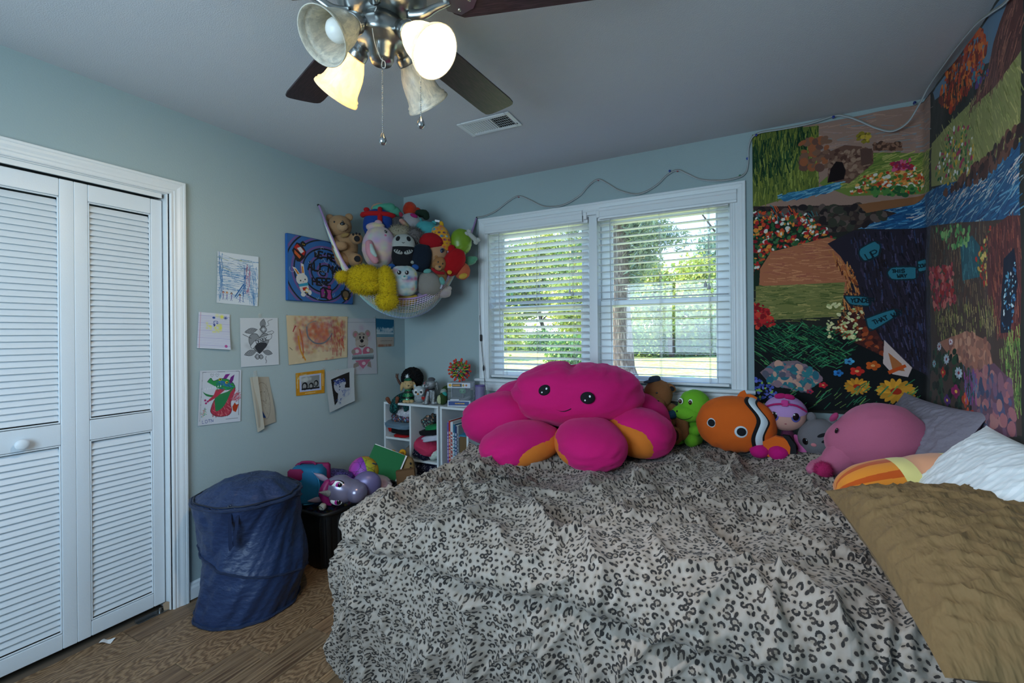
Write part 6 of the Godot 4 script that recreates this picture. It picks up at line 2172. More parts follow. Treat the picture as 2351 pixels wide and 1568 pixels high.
# ================================================================ drawings on the left wall
# corners are given as (z, y) on the wall: top left, top right, bottom right, bottom left
func sheet(parent: Node3D, called: String, c: Array, mat: Material, x0: float, curl: Callable, nu := 16, nv := 16) -> MeshInstance3D:
	var b := MB.new()
	for side in 2:
		b.grid(nu, nv, func(u: float, w: float):
			var uu := u if side == 0 else 1.0 - u
			var top := Vector2(c[0], c[1]).lerp(Vector2(c[2], c[3]), uu)
			var bot := Vector2(c[6], c[7]).lerp(Vector2(c[4], c[5]), uu)
			var p := bot.lerp(top, w)
			return V(x0 + curl.call(uu, w) - side * 0.0006, p.y, p.x), false, Vector2(1 if side == 0 else -1, -1), Vector2(0 if side == 0 else 1, 1))
	return part(called, b.mesh(), mat, parent)

func paper(label: String, c: Array, pc: Pic, curl: Callable, called := "drawing", cat := "drawing", x0 := 0.002) -> Node3D:
	var t := thing(called, label, cat)
	sheet(t, "sheet", c, mt(Color(1, 1, 1), 0.85, {"tex": pc.tex()}), x0, curl)
	return t

func tape(t: Node3D, z: float, y: float, w := 0.018, h := 0.03) -> void:
	var b := MB.new()
	b.box(V(0, 0, 0), V(0.0004, h, w))
	part("tape", b.mesh(), mt(Color(0.8, 0.82, 0.8, 0.35), 0.3), t, TF(V(0.0035, y, z)))

func scribble(pc: Pic, g: RandomNumberGenerator, n: int, box: Rect2, L: float, ang: float, spread: float, cols: Array, w0: float, w1: float) -> void:
	for i in n:
		var p := box.position + Vector2(g.randf() * box.size.x, g.randf() * box.size.y)
		var d := Vector2.from_angle(ang + g.randfn() * spread) * L * g.randf_range(0.4, 1.0)
		pc.line(p - d * 0.5, p + d * 0.5, g.randf_range(w0, w1), C(cols[g.randi() % cols.size()]))

func build_art() -> void:
	var g := RandomNumberGenerator.new()
	g.seed = 55
	# 1 blue crayon scribble
	var pc := Pic.new(184, 224, C("c9d3da"))
	var bl := ["3f6fa8", "5f8fb8", "86a8c4", "4a7fb0", "7f9cc0"]
	scribble(pc, g, 110, Rect2(14, 14, 150, 190), 90, 0.05, 0.16, bl, 0.8, 1.8)
	scribble(pc, g, 60, Rect2(8, 10, 16, 200), 50, 1.57, 0.1, bl, 1, 2.2)
	scribble(pc, g, 60, Rect2(140, 60, 40, 150), 60, 1.4, 0.14, bl, 1, 2.0)
	scribble(pc, g, 20, Rect2(20, 24, 120, 50), 60, 0.1, 0.2, ["8f9a50", "7f90a0"], 1, 1.6)
	scribble(pc, g, 30, Rect2(128, 50, 18, 130), 26, 1.55, 0.1, ["a8607a", "b87a90", "8a3a5a"], 1, 2)
	scribble(pc, g, 12, Rect2(116, 60, 10, 130), 60, 1.55, 0.05, ["2a5a98"], 1.6, 2.4)
	pc.ln([80, 190, 118, 130], 5, C("2a5f9a"))
	pc.ln([86, 196, 124, 134], 3, C("3a78b0"))
	for q in [[28.0, 176.0, "8a4a40"], [64.0, 178.0, "2a2428"], [102.0, 182.0, "2a2428"], [44.0, 176.0, "b07a3a"]]:
		pc.disc(q[0], q[1], 5, C(q[2]))
		pc.disc(q[0], q[1] + 2, 3.2, C("c8a898"))
		pc.ln([q[0], q[1] + 6, q[0], q[1] + 22], 3, C("6a5a98"))
		pc.ln([q[0], q[1] + 22, q[0] - 4, q[1] + 32], 1.4, C("4a5a90"))
		pc.ln([q[0], q[1] + 22, q[0] + 4, q[1] + 32], 1.4, C("4a5a90"))
	paper("blue crayon drawing of small figures and a tall tower", [1.472, 1.777, 1.245, 1.779, 1.253, 1.496, 1.479, 1.504], pc, func(u: float, w: float): return 0.004 * pow(absf(u - 0.5) * 2.0, 3.0) + 0.003 * sin(w * 3.0))
	# 2 lined notebook leaf
	pc = Pic.new(130, 156, C("c8ccd6"))
	for k in 22:
		pc.line(Vector2(0, 14 + k * 6.4), Vector2(130, 14 + k * 6.4), 0.9, C("9a98c4"))
	pc.line(Vector2(8, 0), Vector2(8, 156), 0.8, C("b88a9a"))
	for k in 26:
		pc.soft(34 + g.randf() * 62, 46 + g.randf() * 40, 8, C("d8dc3a", 0.45))
	pc.soft(96, 14, 14, C("e0e030", 0.8))
	pc.soft(76, 10, 14, C("dce070", 0.5))
	pc.disc(62, 20, 6, C("24408a"), 4)
	for k in 10:
		pc.line(Vector2(112, 18), Vector2(112, 18) + Vector2.from_angle(k * 0.63) * 9, 1.2, C("2a3f80"))
	pc.curve([66, 46, 62, 38, 70, 34, 78, 36, 78, 46, 72, 40], 2.2, C("34488a"))
	pc.pg([60, 46, 70, 50, 64, 60], C("20357a"))
	pc.disc(112, 142, 6, C("a8508a"))
	paper("torn lined notebook page with yellow marker spots", [1.567, 1.452, 1.411, 1.444, 1.415, 1.253, 1.579, 1.268], pc, func(u: float, w: float): return 0.010 * pow(1.0 - w, 2.0) * (0.4 + u) + 0.004)
	# 3 pencil heart
	pc = Pic.new(230, 276, C("c3c9ce"))
	var gr := ["3a3c40", "55585c", "70747a", "8f959a"]
	for k in 40:
		pc.soft(110 + g.randfn() * 26, 130 + g.randfn() * 30, 22, C("6a6e72", 0.16))
	var leaf := func(cx: float, cy: float, L: float, Wd: float, a: float) -> void:
		var o := PackedVector2Array()
		for k in 21:
			var f := k / 20.0
			o.append(Vector2(cx, cy) + Vector2(f * L, -sin(f * PI) * Wd).rotated(a))
		for k in 21:
			var f := 1.0 - k / 20.0
			o.append(Vector2(cx, cy) + Vector2(f * L, sin(f * PI) * Wd).rotated(a))
		pc.poly(o, C("8a8f94"))
		pc.path(o, 2.0, C("3a3c40"), true)
		for k in 6:
			var f := 0.15 + k * 0.13
			pc.line(Vector2(cx, cy) + Vector2(f * L, 0).rotated(a), Vector2(cx, cy) + Vector2((f + 0.1) * L, -Wd * 0.8 * sin(f * PI)).rotated(a), 1.6, C("45484c"))
			pc.line(Vector2(cx, cy) + Vector2(f * L, 0).rotated(a), Vector2(cx, cy) + Vector2((f + 0.1) * L, Wd * 0.8 * sin(f * PI)).rotated(a), 2.4, C("5a5d62"))
	leaf.call(128.0, 62.0, 58.0, 17.0, -1.35)
	leaf.call(100.0, 66.0, 76.0, 15.0, 2.95)
	leaf.call(92.0, 190.0, 74.0, 16.0, 2.9)
	leaf.call(130.0, 194.0, 62.0, 14.0, 0.25)
	pc.poly(pc.smooth(pc.pts([110, 206, 60, 160, 48, 118, 66, 92, 96, 92, 112, 112, 132, 92, 162, 94, 172, 124, 150, 168, 110, 206])), C("83888c"))
	pc.poly(pc.smooth(pc.pts([110, 206, 84, 172, 96, 150, 140, 142, 156, 158, 110, 206])), C("33353a"))
	pc.path(pc.smooth(pc.pts([110, 206, 60, 160, 48, 118, 66, 92, 96, 92, 112, 112, 132, 92, 162, 94, 172, 124, 150, 168, 110, 206])), 2.4, C("2e3034"))
	pc.poly(pc.smooth(pc.pts([56, 160, 90, 126, 150, 104, 186, 96, 182, 122, 140, 134, 96, 150, 70, 176, 56, 160])), C("bfc5ca"))
	pc.path(pc.smooth(pc.pts([56, 160, 90, 126, 150, 104, 186, 96, 182, 122, 140, 134, 96, 150, 70, 176, 56, 160])), 2.2, C("3a3c40"))
	pc.curve([186, 96, 202, 84, 190, 76, 160, 84], 2.2, C("3a3c40"))
	pc.text("DEREK", 88, 130, 19, C("2b2d31"), 3.2, -0.27, 1.15)
	for q in [[136.0, 66.0, 22.0], [96.0, 222.0, 16.0], [118.0, 224.0, 14.0]]:
		for k in 4:
			pc.path(pc.smooth(pc.pts([q[0] - q[2] + k * 4, q[1], q[0], q[1] - q[2] + k * 4, q[0] + q[2] - k * 4, q[1] + 2, q[0], q[1] + q[2] - k * 4, q[0] - q[2] + k * 4, q[1]])), 2.4, C(gr[k]))
	pc.ln([14, 92, 62, 116], 2.6, C("3a3c40"))
	pc.curve([148, 50, 172, 40, 166, 20, 196, 8], 2.4, C("5a5d62"))
	pc.curve([150, 222, 146, 240, 152, 250, 146, 264], 3.0, C("5a5d62"))
	var t := paper("pencil drawing of a heart with a name banner, roses and leaves", [1.354, 1.426, 1.127, 1.432, 1.124, 1.154, 1.352, 1.154], pc, func(u: float, w: float): return 0.002 + 0.003 * (1.0 - w))
	tape(t, 1.238, 1.438)
	# 4 watercolour
	pc = Pic.new(330, 212, C("bfae8e"))
	var wc := ["a8563a", "b8707a", "c08a5a", "9a4a50", "c0a070", "8f6a8a", "b05a4a", "a8863a", "7a8a80"]
	for k in 150:
		var x := g.randf_range(40, 320)
		var c: Array = wc
		for s in 6:
			pc.soft(x + g.randfn() * 4, g.randf_range(10, 200) * 0.3 + s * 22, g.randi_range(1, 2) * 8.0, C(wc[(k * 7) % 9], 0.28))
	for k in 60:
		pc.soft(160 + g.randfn() * 40, 78 + g.randfn() * 26, 16, C("b0553a", 0.3))
	for k in 60:
		pc.soft(250 + g.randfn() * 22, 90 + g.randfn() * 60, 12, C("94323c", 0.3))
	for k in 30:
		pc.soft(g.randf() * 330, g.randf() * 212, 18, C("d6c8a6", 0.35))
	pc.curve([98, 50, 104, 96, 140, 126, 190, 128, 226, 100, 236, 84], 7, C("6a6a70"))
	pc.curve([100, 46, 120, 30, 150, 24], 5, C("8a8078"))
	pc.curve([62, 60, 74, 130, 72, 190], 6, C("a8583a"))
	pc.curve([52, 90, 60, 150, 84, 200], 7, C("b8802f"))
	scribble(pc, g, 40, Rect2(230, 20, 80, 170), 50, 1.5, 0.2, ["94323c", "b06a4a", "a8484a"], 1.5, 4)
	pc.curve([28, 70, 38, 50, 44, 46], 5, C("94323c"))
	pc.ln([8, 138, 20, 150], 2, C("4a4a40"))
	t = paper("cream watercolour painting in reddish washes with a grey arc", [1.072, 1.449, 0.601, 1.454, 0.608, 1.171, 1.057, 1.147], pc, func(u: float, w: float): return 0.004 + 0.005 * absf(sin(u * 7.0)) * (1.0 - w) + 0.003 * sin(u * 21.0) * w)
	tape(t, 1.066, 1.446, 0.012, 0.012)
	tape(t, 0.606, 1.45, 0.012, 0.012)
	tape(t, 1.05, 1.15, 0.016, 0.012)
	# 5 bear airbrush
	pc = Pic.new(150, 228, C("a9adb4"))
	for q in [[72, 40], [110, 80], [30, 60], [110, 190], [64, 200], [112, 150]]:
		pc.soft(q[0], q[1], 22, C("a890a4", 0.6))
	for q in [[40.0, 66.0], [104.0, 62.0]]:
		pc.disc(q[0], q[1], 15, C("8a8078"))
		pc.disc(q[0], q[1] + 1, 8, C("a86a74"))
	pc.disc(72, 88, 34, C("938a82"), 32)
	pc.disc(54, 104, 16, C("a49a92"))
	pc.disc(90, 102, 16, C("a49a92"))
	pc.disc(72, 92, 9, C("1c1c20"), 7)
	for s in [-1, 1]:
		pc.disc(72 + s * 9, 78, 4, C("1c1c20"), 6)
		pc.ln([72 + s * 16, 66, 72 + s * 6, 64], 2.4, C("2a2a2e"))
	pc.curve([58, 112, 72, 116, 88, 110], 3.0, C("3a2a2c"))
	pc.disc(46, 138, 25, C("b06a80"), 20)
	pc.disc(100, 136, 25, C("a85a70"), 20)
	pc.disc(46, 134, 10, C("c4b8bc"), 8)
	pc.disc(104, 130, 8, C("c4b8bc"), 8)
	pc.pg([30, 168, 118, 168, 76, 206], C("a8607a"))
	pc.disc(80, 184, 10, C("c0b0b8"), 7)
	pc.disc(28, 136, 10, C("8a8078"))
	pc.disc(122, 134, 12, C("8a8078"))
	pc.pg([28, 186, 50, 176, 56, 194, 26, 204], C("857b74"))
	pc.pg([102, 178, 116, 176, 120, 202, 98, 196], C("857b74"))
	pc.poly(pc.pts([20, 150, 130, 142, 128, 164, 22, 174]), C("9fb0b4"))
	for k in 16:
		pc.curve([22 + k * 7.0, 168, 27 + k * 7.0, 150, 24 + k * 7.0, 166, 30 + k * 7.0, 158], 1.8, C("1f3038"))
	pc.line(Vector2(0, 16), Vector2(150, 16), 1.2, C("8f949a"))
	t = paper("airbrushed drawing of a smiling bear hugging pink hearts behind a lettered banner", [0.597, 1.442, 0.33, 1.448, 0.322, 1.032, 0.598, 1.049], pc, func(u: float, w: float): return 0.003 + 0.003 * (1.0 - w) * u)
	tape(t, 0.34, 1.448)
	# 6 beach card
	pc = Pic.new(120, 132, C("a6b4b8"))
	pc.im.fill_rect(Rect2i(0, 0, 120, 64), C("1c5a78"))
	for k in 120:
		pc.soft(g.randf() * 120, 62 + g.randfn() * 8, 9, C("a8b4b8", 0.6))
	for k in 50:
		pc.soft(78 + g.randfn() * 16, 50 + absf(g.randfn()) * 8 - 6, 7, C("b4bcc0", 0.6))
	pc.im.fill_rect(Rect2i(0, 74, 120, 4), C("2a6070"))
	pc.im.fill_rect(Rect2i(0, 80, 120, 5), C("3f7484"))
	pc.im.fill_rect(Rect2i(0, 86, 120, 46), C("a3968a"))
	for k in 30:
		pc.soft(g.randf() * 120, 126, 9, C("8a5f4c", 0.5))
	for k in 12:
		pc.line(Vector2(26 + k * 7, 104), Vector2(30 + k * 7, 104 - (k % 3)), 1.6, C("4a4440"))
	t = paper("small beach postcard with blue sky, white clouds and sand", [0.326, 1.448, 0.133, 1.442, 0.136, 1.233, 0.315, 1.232], pc, func(u: float, w: float): return 0.003, "postcard", "postcard")
	tape(t, 0.23, 1.454)
	# 7 dragon colouring page
	pc = Pic.new(200, 256, C("c4cad2"))
	pc.ln([12, 8, 190, 6, 190, 224], 1.4, C("4a5058"))
	pc.ln([14, 10, 8, 236], 1.2, C("6a7078"))
	pc.poly(pc.smooth(pc.pts([72, 140, 60, 170, 58, 200, 90, 222, 140, 220, 156, 196, 150, 160, 168, 110, 168, 84, 140, 100, 100, 130, 72, 140])), C("a8384a"))
	scribble(pc, g, 60, Rect2(66, 140, 80, 76), 26, 1.2, 0.5, ["8f2a3a", "b8505a", "c87a7a"], 1.5, 3)
	pc.poly(pc.smooth(pc.pts([72, 122, 120, 116, 150, 100, 120, 170, 84, 196, 76, 170, 72, 122])), C("2a7a4a"))
	pc.poly(pc.smooth(pc.pts([36, 54, 52, 36, 66, 50, 100, 40, 136, 46, 168, 76, 160, 92, 110, 96, 70, 74, 36, 54])), C("2f8a4a"))
	pc.poly(pc.smooth(pc.pts([84, 54, 112, 52, 150, 74, 160, 84, 120, 78, 84, 54])), C("2f6aa0"))
	pc.poly(pc.smooth(pc.pts([16, 98, 40, 112, 80, 118, 140, 102, 160, 88, 150, 106, 100, 128, 40, 122, 16, 98])), C("2f7a48"))
	pc.poly(pc.smooth(pc.pts([78, 92, 120, 92, 96, 116, 70, 136, 48, 146, 46, 138, 66, 120, 78, 92])), C("b03a4c"))
	scribble(pc, g, 60, Rect2(80, 60, 80, 36), 20, 0.5, 0.5, ["1f6a3a", "3fa05a", "1f5a90"], 1.0, 2.0)
	pc.poly(pc.pts([108, 44, 122, 20, 144, 18, 128, 40]), C("7a2a80"))
	pc.poly(pc.pts([140, 56, 148, 34, 166, 22, 160, 50, 150, 68]), C("6a2a78"))
	pc.disc(96, 44, 7, C("c8b03a"))
	pc.disc(128, 60, 7, C("c8b03a"))
	pc.disc(97, 45, 3, C("1c1c20"))
	pc.disc(130, 61, 3, C("1c1c20"))
	for k in 7:
		pc.pg([24 + k * 12.0, 92.0 - k * 2, 30 + k * 12.0, 90.0 - k * 2, 28 + k * 12.0, 80.0 - k * 2], C("d8dce0"))
	pc.path(pc.smooth(pc.pts([36, 54, 52, 36, 66, 50, 100, 40, 136, 46, 168, 76, 168, 110, 150, 160, 156, 196, 140, 220, 90, 222, 58, 200, 60, 170, 72, 140])), 1.6, C("1c2024"))
	pc.pg([158, 180, 170, 160, 178, 172, 190, 168, 184, 190, 176, 208, 162, 200], C("a83a1c"))
	scribble(pc, g, 30, Rect2(160, 110, 30, 40), 40, -0.6, 0.2, ["a83a4a", "c07080"], 1.2, 2.4)
	for q in [[30.0, 140.0], [42.0, 146.0], [34.0, 154.0]]:
		pc.disc(q[0], q[1], 5, C("a0306a"))
	for q in [[58.0, 22.0], [82.0, 22.0]]:
		pc.curve([q[0], q[1] + 10, q[0] - 8, q[1] - 2, q[0] - 3, q[1] - 6, q[0], q[1], q[0] + 4, q[1] - 6, q[0] + 8, q[1] - 2, q[0], q[1] + 10], 1.2, C("6a7078"))
	scribble(pc, g, 24, Rect2(14, 180, 22, 36), 14, 1.0, 0.8, ["3a7a9a", "a84a7a", "4a9a5a", "c0903a"], 1, 2)
	pc.text("LOTN", 20, 234, 14, C("3f4a8a"), 1.6, -0.06, 1.4)
	pc.curve([182, 130, 176, 150, 186, 160], 1.2, C("6a6a8a"))
	for k in 20:
		pc.line(Vector2(128 + k * 3, 238), Vector2(129.6 + k * 3, 238), 1.6, C("3a3c40"))
	paper("coloured in page of a green and red dragon with a pink tongue", [1.566, 1.151, 1.35, 1.139, 1.357, 0.856, 1.579, 0.871], pc, func(u: float, w: float): return 0.003 + 0.005 * pow(1.0 - u, 6.0))
	# 8 folded cream sheet
	pc = Pic.new(110, 230, C("aca595"))
	pc.curve([30, 40, 56, 26, 84, 44, 90, 100, 84, 160, 60, 200, 34, 190], 1.4, C("5a5850"))
	for q in [[44.0, 70.0], [66.0, 72.0]]:
		pc.disc(q[0], q[1], 5, C("7a776c"), 2)
	pc.curve([46, 110, 58, 118, 70, 110, 58, 126, 46, 110], 1.2, C("5a5850"))
	scribble(pc, g, 46, Rect2(26, 30, 66, 160), 22, 1.3, 0.4, ["8a8678", "7a776c"], 0.8, 1.2)
	pc.pg([20, 130, 34, 160, 52, 196, 34, 190, 22, 168], C("1f3f78"))
	pc.pg([18, 118, 26, 136, 22, 146], C("16203a"))
	t = paper("cream sheet with a faint line drawing, folded over along one side", [1.298, 1.095, 1.186, 1.086, 1.147, 0.815, 1.262, 0.803], pc, func(u: float, w: float): return 0.004 + 0.014 * (1.0 - u) + 0.004 * sin(w * 5.0))
	sheet(t, "folded_flap", [1.305, 1.092, 1.27, 1.097, 1.232, 0.795, 1.262, 0.775], mt(C("a29c8e"), 0.85), 0.006, func(u: float, w: float): return 0.004 + 0.018 * u, 4, 12)
	tape(t, 1.27, 1.11, 0.02, 0.035)
	# 9 photo in a yellow paper frame
	pc = Pic.new(216, 150, C("b9801c"))
	for k in 60:
		pc.soft(g.randf() * 216, g.randf() * 150, 16, C("c89a2a", 0.35))
	pc.im.fill_rect(Rect2i(26, 20, 164, 108), C("a8b0cc"))
	pc.im.fill_rect(Rect2i(40, 30, 136, 86), C("7f8484"))
	for k in 60:
		pc.soft(70 + g.randfn() * 26, 44 + g.randfn() * 12, 16, C("b4bab8", 0.35))
	for q in [[64.0, 92.0, 22.0], [112.0, 96.0, 19.0], [150.0, 82.0, 18.0]]:
		pc.disc(q[0], q[1], q[2], C("16171a"), q[2] * 1.2)
		pc.disc(q[0] - 2, q[1] + 2, q[2] * 0.62, C("8a8c8a"), q[2] * 0.82)
		pc.curve([q[0] - 7, q[1] + 9, q[0] - 1, q[1] + 13, q[0] + 5, q[1] + 9], 2.4, C("3a3a3c"))
	pc.im.fill_rect(Rect2i(40, 106, 136, 10), C("1a1b1e"))
	for k in 8:
		pc.line(Vector2(12, 40 + k * 8), Vector2(12, 45 + k * 8), 4, C("dccb9a"))
		pc.line(Vector2(203, 26 + k * 10), Vector2(203, 33 + k * 10), 4, C("dccb9a"))
		pc.line(Vector2(66 + k * 10, 139), Vector2(72 + k * 10, 139), 4, C("dccb9a"))
		pc.line(Vector2(60 + k * 10, 10), Vector2(66 + k * 10, 10), 3, C("8a6414"))
	t = paper("yellow cardboard frame around a black and white snapshot of three faces", [1.01, 1.092, 0.795, 1.099, 0.797, 0.945, 1.008, 0.951], pc, func(u: float, w: float): return 0.003, "photo_frame", "photo")
	tape(t, 0.80, 1.108, 0.02, 0.012)
	# 10 ink portrait
	pc = Pic.new(180, 210, C("a9b0b2"))
	pc.pg([30, 46, 150, 22, 150, 118, 112, 140, 40, 186], C("1f1c1c"))
	pc.disc(82, 92, 36, C("a3a9b4"), 44, -0.4)
	pc.pg([70, 130, 120, 110, 160, 120, 150, 160, 50, 190, 60, 176], C("a3a9b0"))
	pc.disc(116, 84, 10, C("a8aeb6"))
	scribble(pc, g, 50, Rect2(50, 56, 70, 24), 22, 0.5, 0.4, ["2a3f80", "44589a", "1f2f6a"], 1.2, 3.2)
	pc.disc(84, 96, 4, C("20284a"))
	pc.disc(80, 112, 3, C("2a3a70"))
	pc.curve([96, 120, 102, 128, 100, 134], 3, C("3a4a80"))
	scribble(pc, g, 24, Rect2(106, 116, 40, 40), 20, -0.6, 0.5, ["3a4f8a", "6a7aa0"], 1, 2.2)
	scribble(pc, g, 16, Rect2(46, 160, 50, 30), 14, 0.8, 0.9, ["24407a", "4a5f8a"], 1, 2.2)
	t = paper("torn paper with a blue ink portrait on a dark ground", [0.792, 1.086, 0.556, 1.094, 0.565, 0.862, 0.772, 0.812], pc, func(u: float, w: float): return 0.006 + 0.012 * pow(1.0 - w, 2.0) + 0.010 * pow(u, 4.0), "drawing", "drawing", 0.006)
	tape(t, 0.69, 1.085, 0.03, 0.02)
	# 11 stretched canvas with a spiral
	var S := 400
	pc = Pic.new(500, S, C("2a5f9c"))
	var cc := Vector2(262, 208)
	# spiral bands of violet and black on blue
	for pass_ in 2:
		var ps := PackedVector2Array()
		for k in 560:
			var a := k * 0.06
			ps.append(cc + Vector2(cos(a) * 1.12, sin(a)) * (6.0 + k * 0.52 + (0.0 if pass_ == 1 else 13.0)))
		pc.path(ps, 9.0 if pass_ == 1 else 13.0, C("17151c") if pass_ == 1 else C("6a4f88"))
	var lt := C("15141a")
	pc.text("WE'RE", 190, 70, 44, lt, 11, 0.08, 1.15)
	pc.text("ALL", 140, 150, 52, lt, 12, 0.0, 1.3)
	pc.text("MAD", 300, 150, 52, lt, 12, 0.15, 1.2)
	pc.text("HERE", 170, 250, 46, lt, 11, -0.05, 1.2)
	for k in 26:
		var q := Vector2(g.randf_range(20, 480), g.randf_range(20, 380))
		var r := g.randf_range(5, 18)
		var a0 := g.randf() * TAU
		var ar := PackedVector2Array()
		for s in 10:
			ar.append(q + Vector2.from_angle(a0 + s * 0.45) * r)
		pc.path(ar, 2.0, C("b4bccc"))
	# red house
	pc.pg([28, 96, 60, 44, 96, 46, 128, 92, 118, 128, 84, 160, 60, 160], C("1c1416"))
	pc.pg([40, 76, 64, 50, 122, 90, 112, 118], C("b02018"))
	pc.pg([62, 78, 88, 66, 112, 92, 90, 108], C("c4c8cc"))
	pc.pg([44, 90, 92, 126, 80, 142, 44, 112], C("c0561c"))
	pc.pg([86, 40, 104, 26, 122, 36, 126, 56, 106, 62], C("1a1614"))
	pc.disc(104, 46, 3, C("d0a830"))
	pc.disc(114, 48, 3, C("d0a830"))
	# white rabbit shape
	pc.disc(96, 268, 42, C("c9cbc8"), 38)
	pc.pg([62, 244, 28, 196, 52, 200, 84, 236], C("c9cbc8"))
	pc.pg([96, 236, 88, 168, 108, 172, 116, 236], C("c9cbc8"))
	pc.pg([64, 238, 42, 206, 54, 208, 78, 236], C("c47a1f"))
	pc.pg([98, 228, 94, 186, 104, 186, 110, 226], C("c47a1f"))
	for q in [[82.0, 272.0], [114.0, 262.0]]:
		pc.im.fill_rect(Rect2i(int(q[0]), int(q[1]), 8, 9), C("1c1c22"))
	pc.im.fill_rect(Rect2i(102, 280, 6, 4), C("a02020"))
	pc.pg([70, 300, 138, 284, 142, 304, 76, 318], C("2a8fb0"))
	pc.pg([76, 316, 140, 302, 150, 340, 90, 352], C("c4c6c4"))
	pc.pg([98, 320, 130, 312, 128, 334, 104, 338], C("a8201c"))
	pc.disc(132, 334, 15, C("c8a02a"))
	pc.disc(132, 334, 10, C("d0d2d0"))
	pc.disc(104, 362, 17, C("c9cbc8"), 13)
	pc.disc(152, 346, 13, C("c9cbc8"), 16)
	# magenta key shape and dark animal head
	pc.pg([228, 318, 250, 300, 306, 306, 330, 316, 320, 340, 330, 380, 300, 392, 270, 378, 232, 376], C("1a1420"))
	pc.pg([236, 324, 256, 310, 268, 338, 262, 368, 240, 368], C("7f2a78"))
	pc.pg([278, 316, 318, 320, 312, 342, 320, 374, 300, 384, 282, 372, 290, 344], C("a03a7a"))
	pc.disc(264, 336, 4, C("4ab03a"))
	pc.disc(256, 358, 4, C("4ab03a"))
	pc.disc(300, 300, 14, C("8a2a58"), 10)
	pc.pg([396, 320, 430, 302, 470, 312, 482, 348, 462, 376, 420, 380, 400, 352], C("17140f"))
	pc.disc(438, 338, 26, C("7a5f42"), 24)
	pc.pg([420, 362, 458, 360, 440, 380], C("b8801f"))
	t = thing("canvas_painting", "blue violet canvas painted with a spiral, black lettering and a white rabbit", "painting", V(0.0015, 1.744, 0.818))
	var b := MB.new()
	b.box(V(0.011, 0, 0), V(0.022, 0.408, 0.512), 0.003)
	part("stretcher", b.mesh(), mt(C("23589a"), 0.6), t)
	b = MB.new()
	b.face([V(0.0224, -0.2, 0.252), V(0.0224, -0.2, -0.252), V(0.0224, 0.2, -0.252), V(0.0224, 0.2, 0.252)], [Vector2(0, 1), Vector2(1, 1), Vector2(1, 0), Vector2(0, 0)])
	part("painted_front", b.mesh(), mt(Color(1, 1, 1), 0.55, {"tex": pc.tex()}), t)

# ================================================================ tapestry in the corner, cords and pins
func inside(g: RandomNumberGenerator, poly: PackedVector2Array, lo: Vector2, hi: Vector2) -> Vector2:
	for i in 30:
		var p := Vector2(g.randf_range(lo.x, hi.x), g.randf_range(lo.y, hi.y))
		if Geometry2D.is_point_in_polygon(p, poly):
			return p
	return (lo + hi) * 0.5

func bounds(poly: PackedVector2Array) -> Rect2:
	var r := Rect2(poly[0], Vector2.ZERO)
	for p in poly:
		r = r.expand(p)
	return r

var tg := RandomNumberGenerator.new()
func dabs(q: Pic, a: Array, cols: Array, n: int, size: float) -> void:
	var po := q.pts(a)
	var r := bounds(po)
	for i in n:
		var p := inside(tg, po, r.position, r.end)
		var s := size * tg.randf_range(0.5, 1.25)
		q.disc(p.x, p.y, s, C(cols[tg.randi() % cols.size()]), s * tg.randf_range(0.5, 0.9), tg.randf() * 3.0)

func strokes(q: Pic, a: Array, cols: Array, n: int, L: float, ang: float) -> void:
	var po := q.pts(a)
	var r := bounds(po)
	for i in n:
		var p := inside(tg, po, r.position, r.end)
		var d := Vector2.from_angle(ang + tg.randfn() * 0.14) * L * tg.randf_range(0.3, 0.8) * 0.5
		q.line(p - d, p + d, tg.randf_range(0.002, 0.006), C(cols[tg.randi() % cols.size()]))

func flower(q: Pic, x: float, y: float, r: float, petal: String, core: String, n: int) -> void:
	for k in n:
		var a := TAU * k / n
		var c := C(petal) * tg.randf_range(0.85, 1.12)
		c.a = 1.0
		q.disc(x + cos(a) * r * 0.6, y + sin(a) * r * 0.42, r * 0.46, c, r * 1.5 / n + r * 0.08, atan2(sin(a) * 0.7, cos(a)))
	q.disc(x, y, r * 0.3, C(core), r * 0.22)

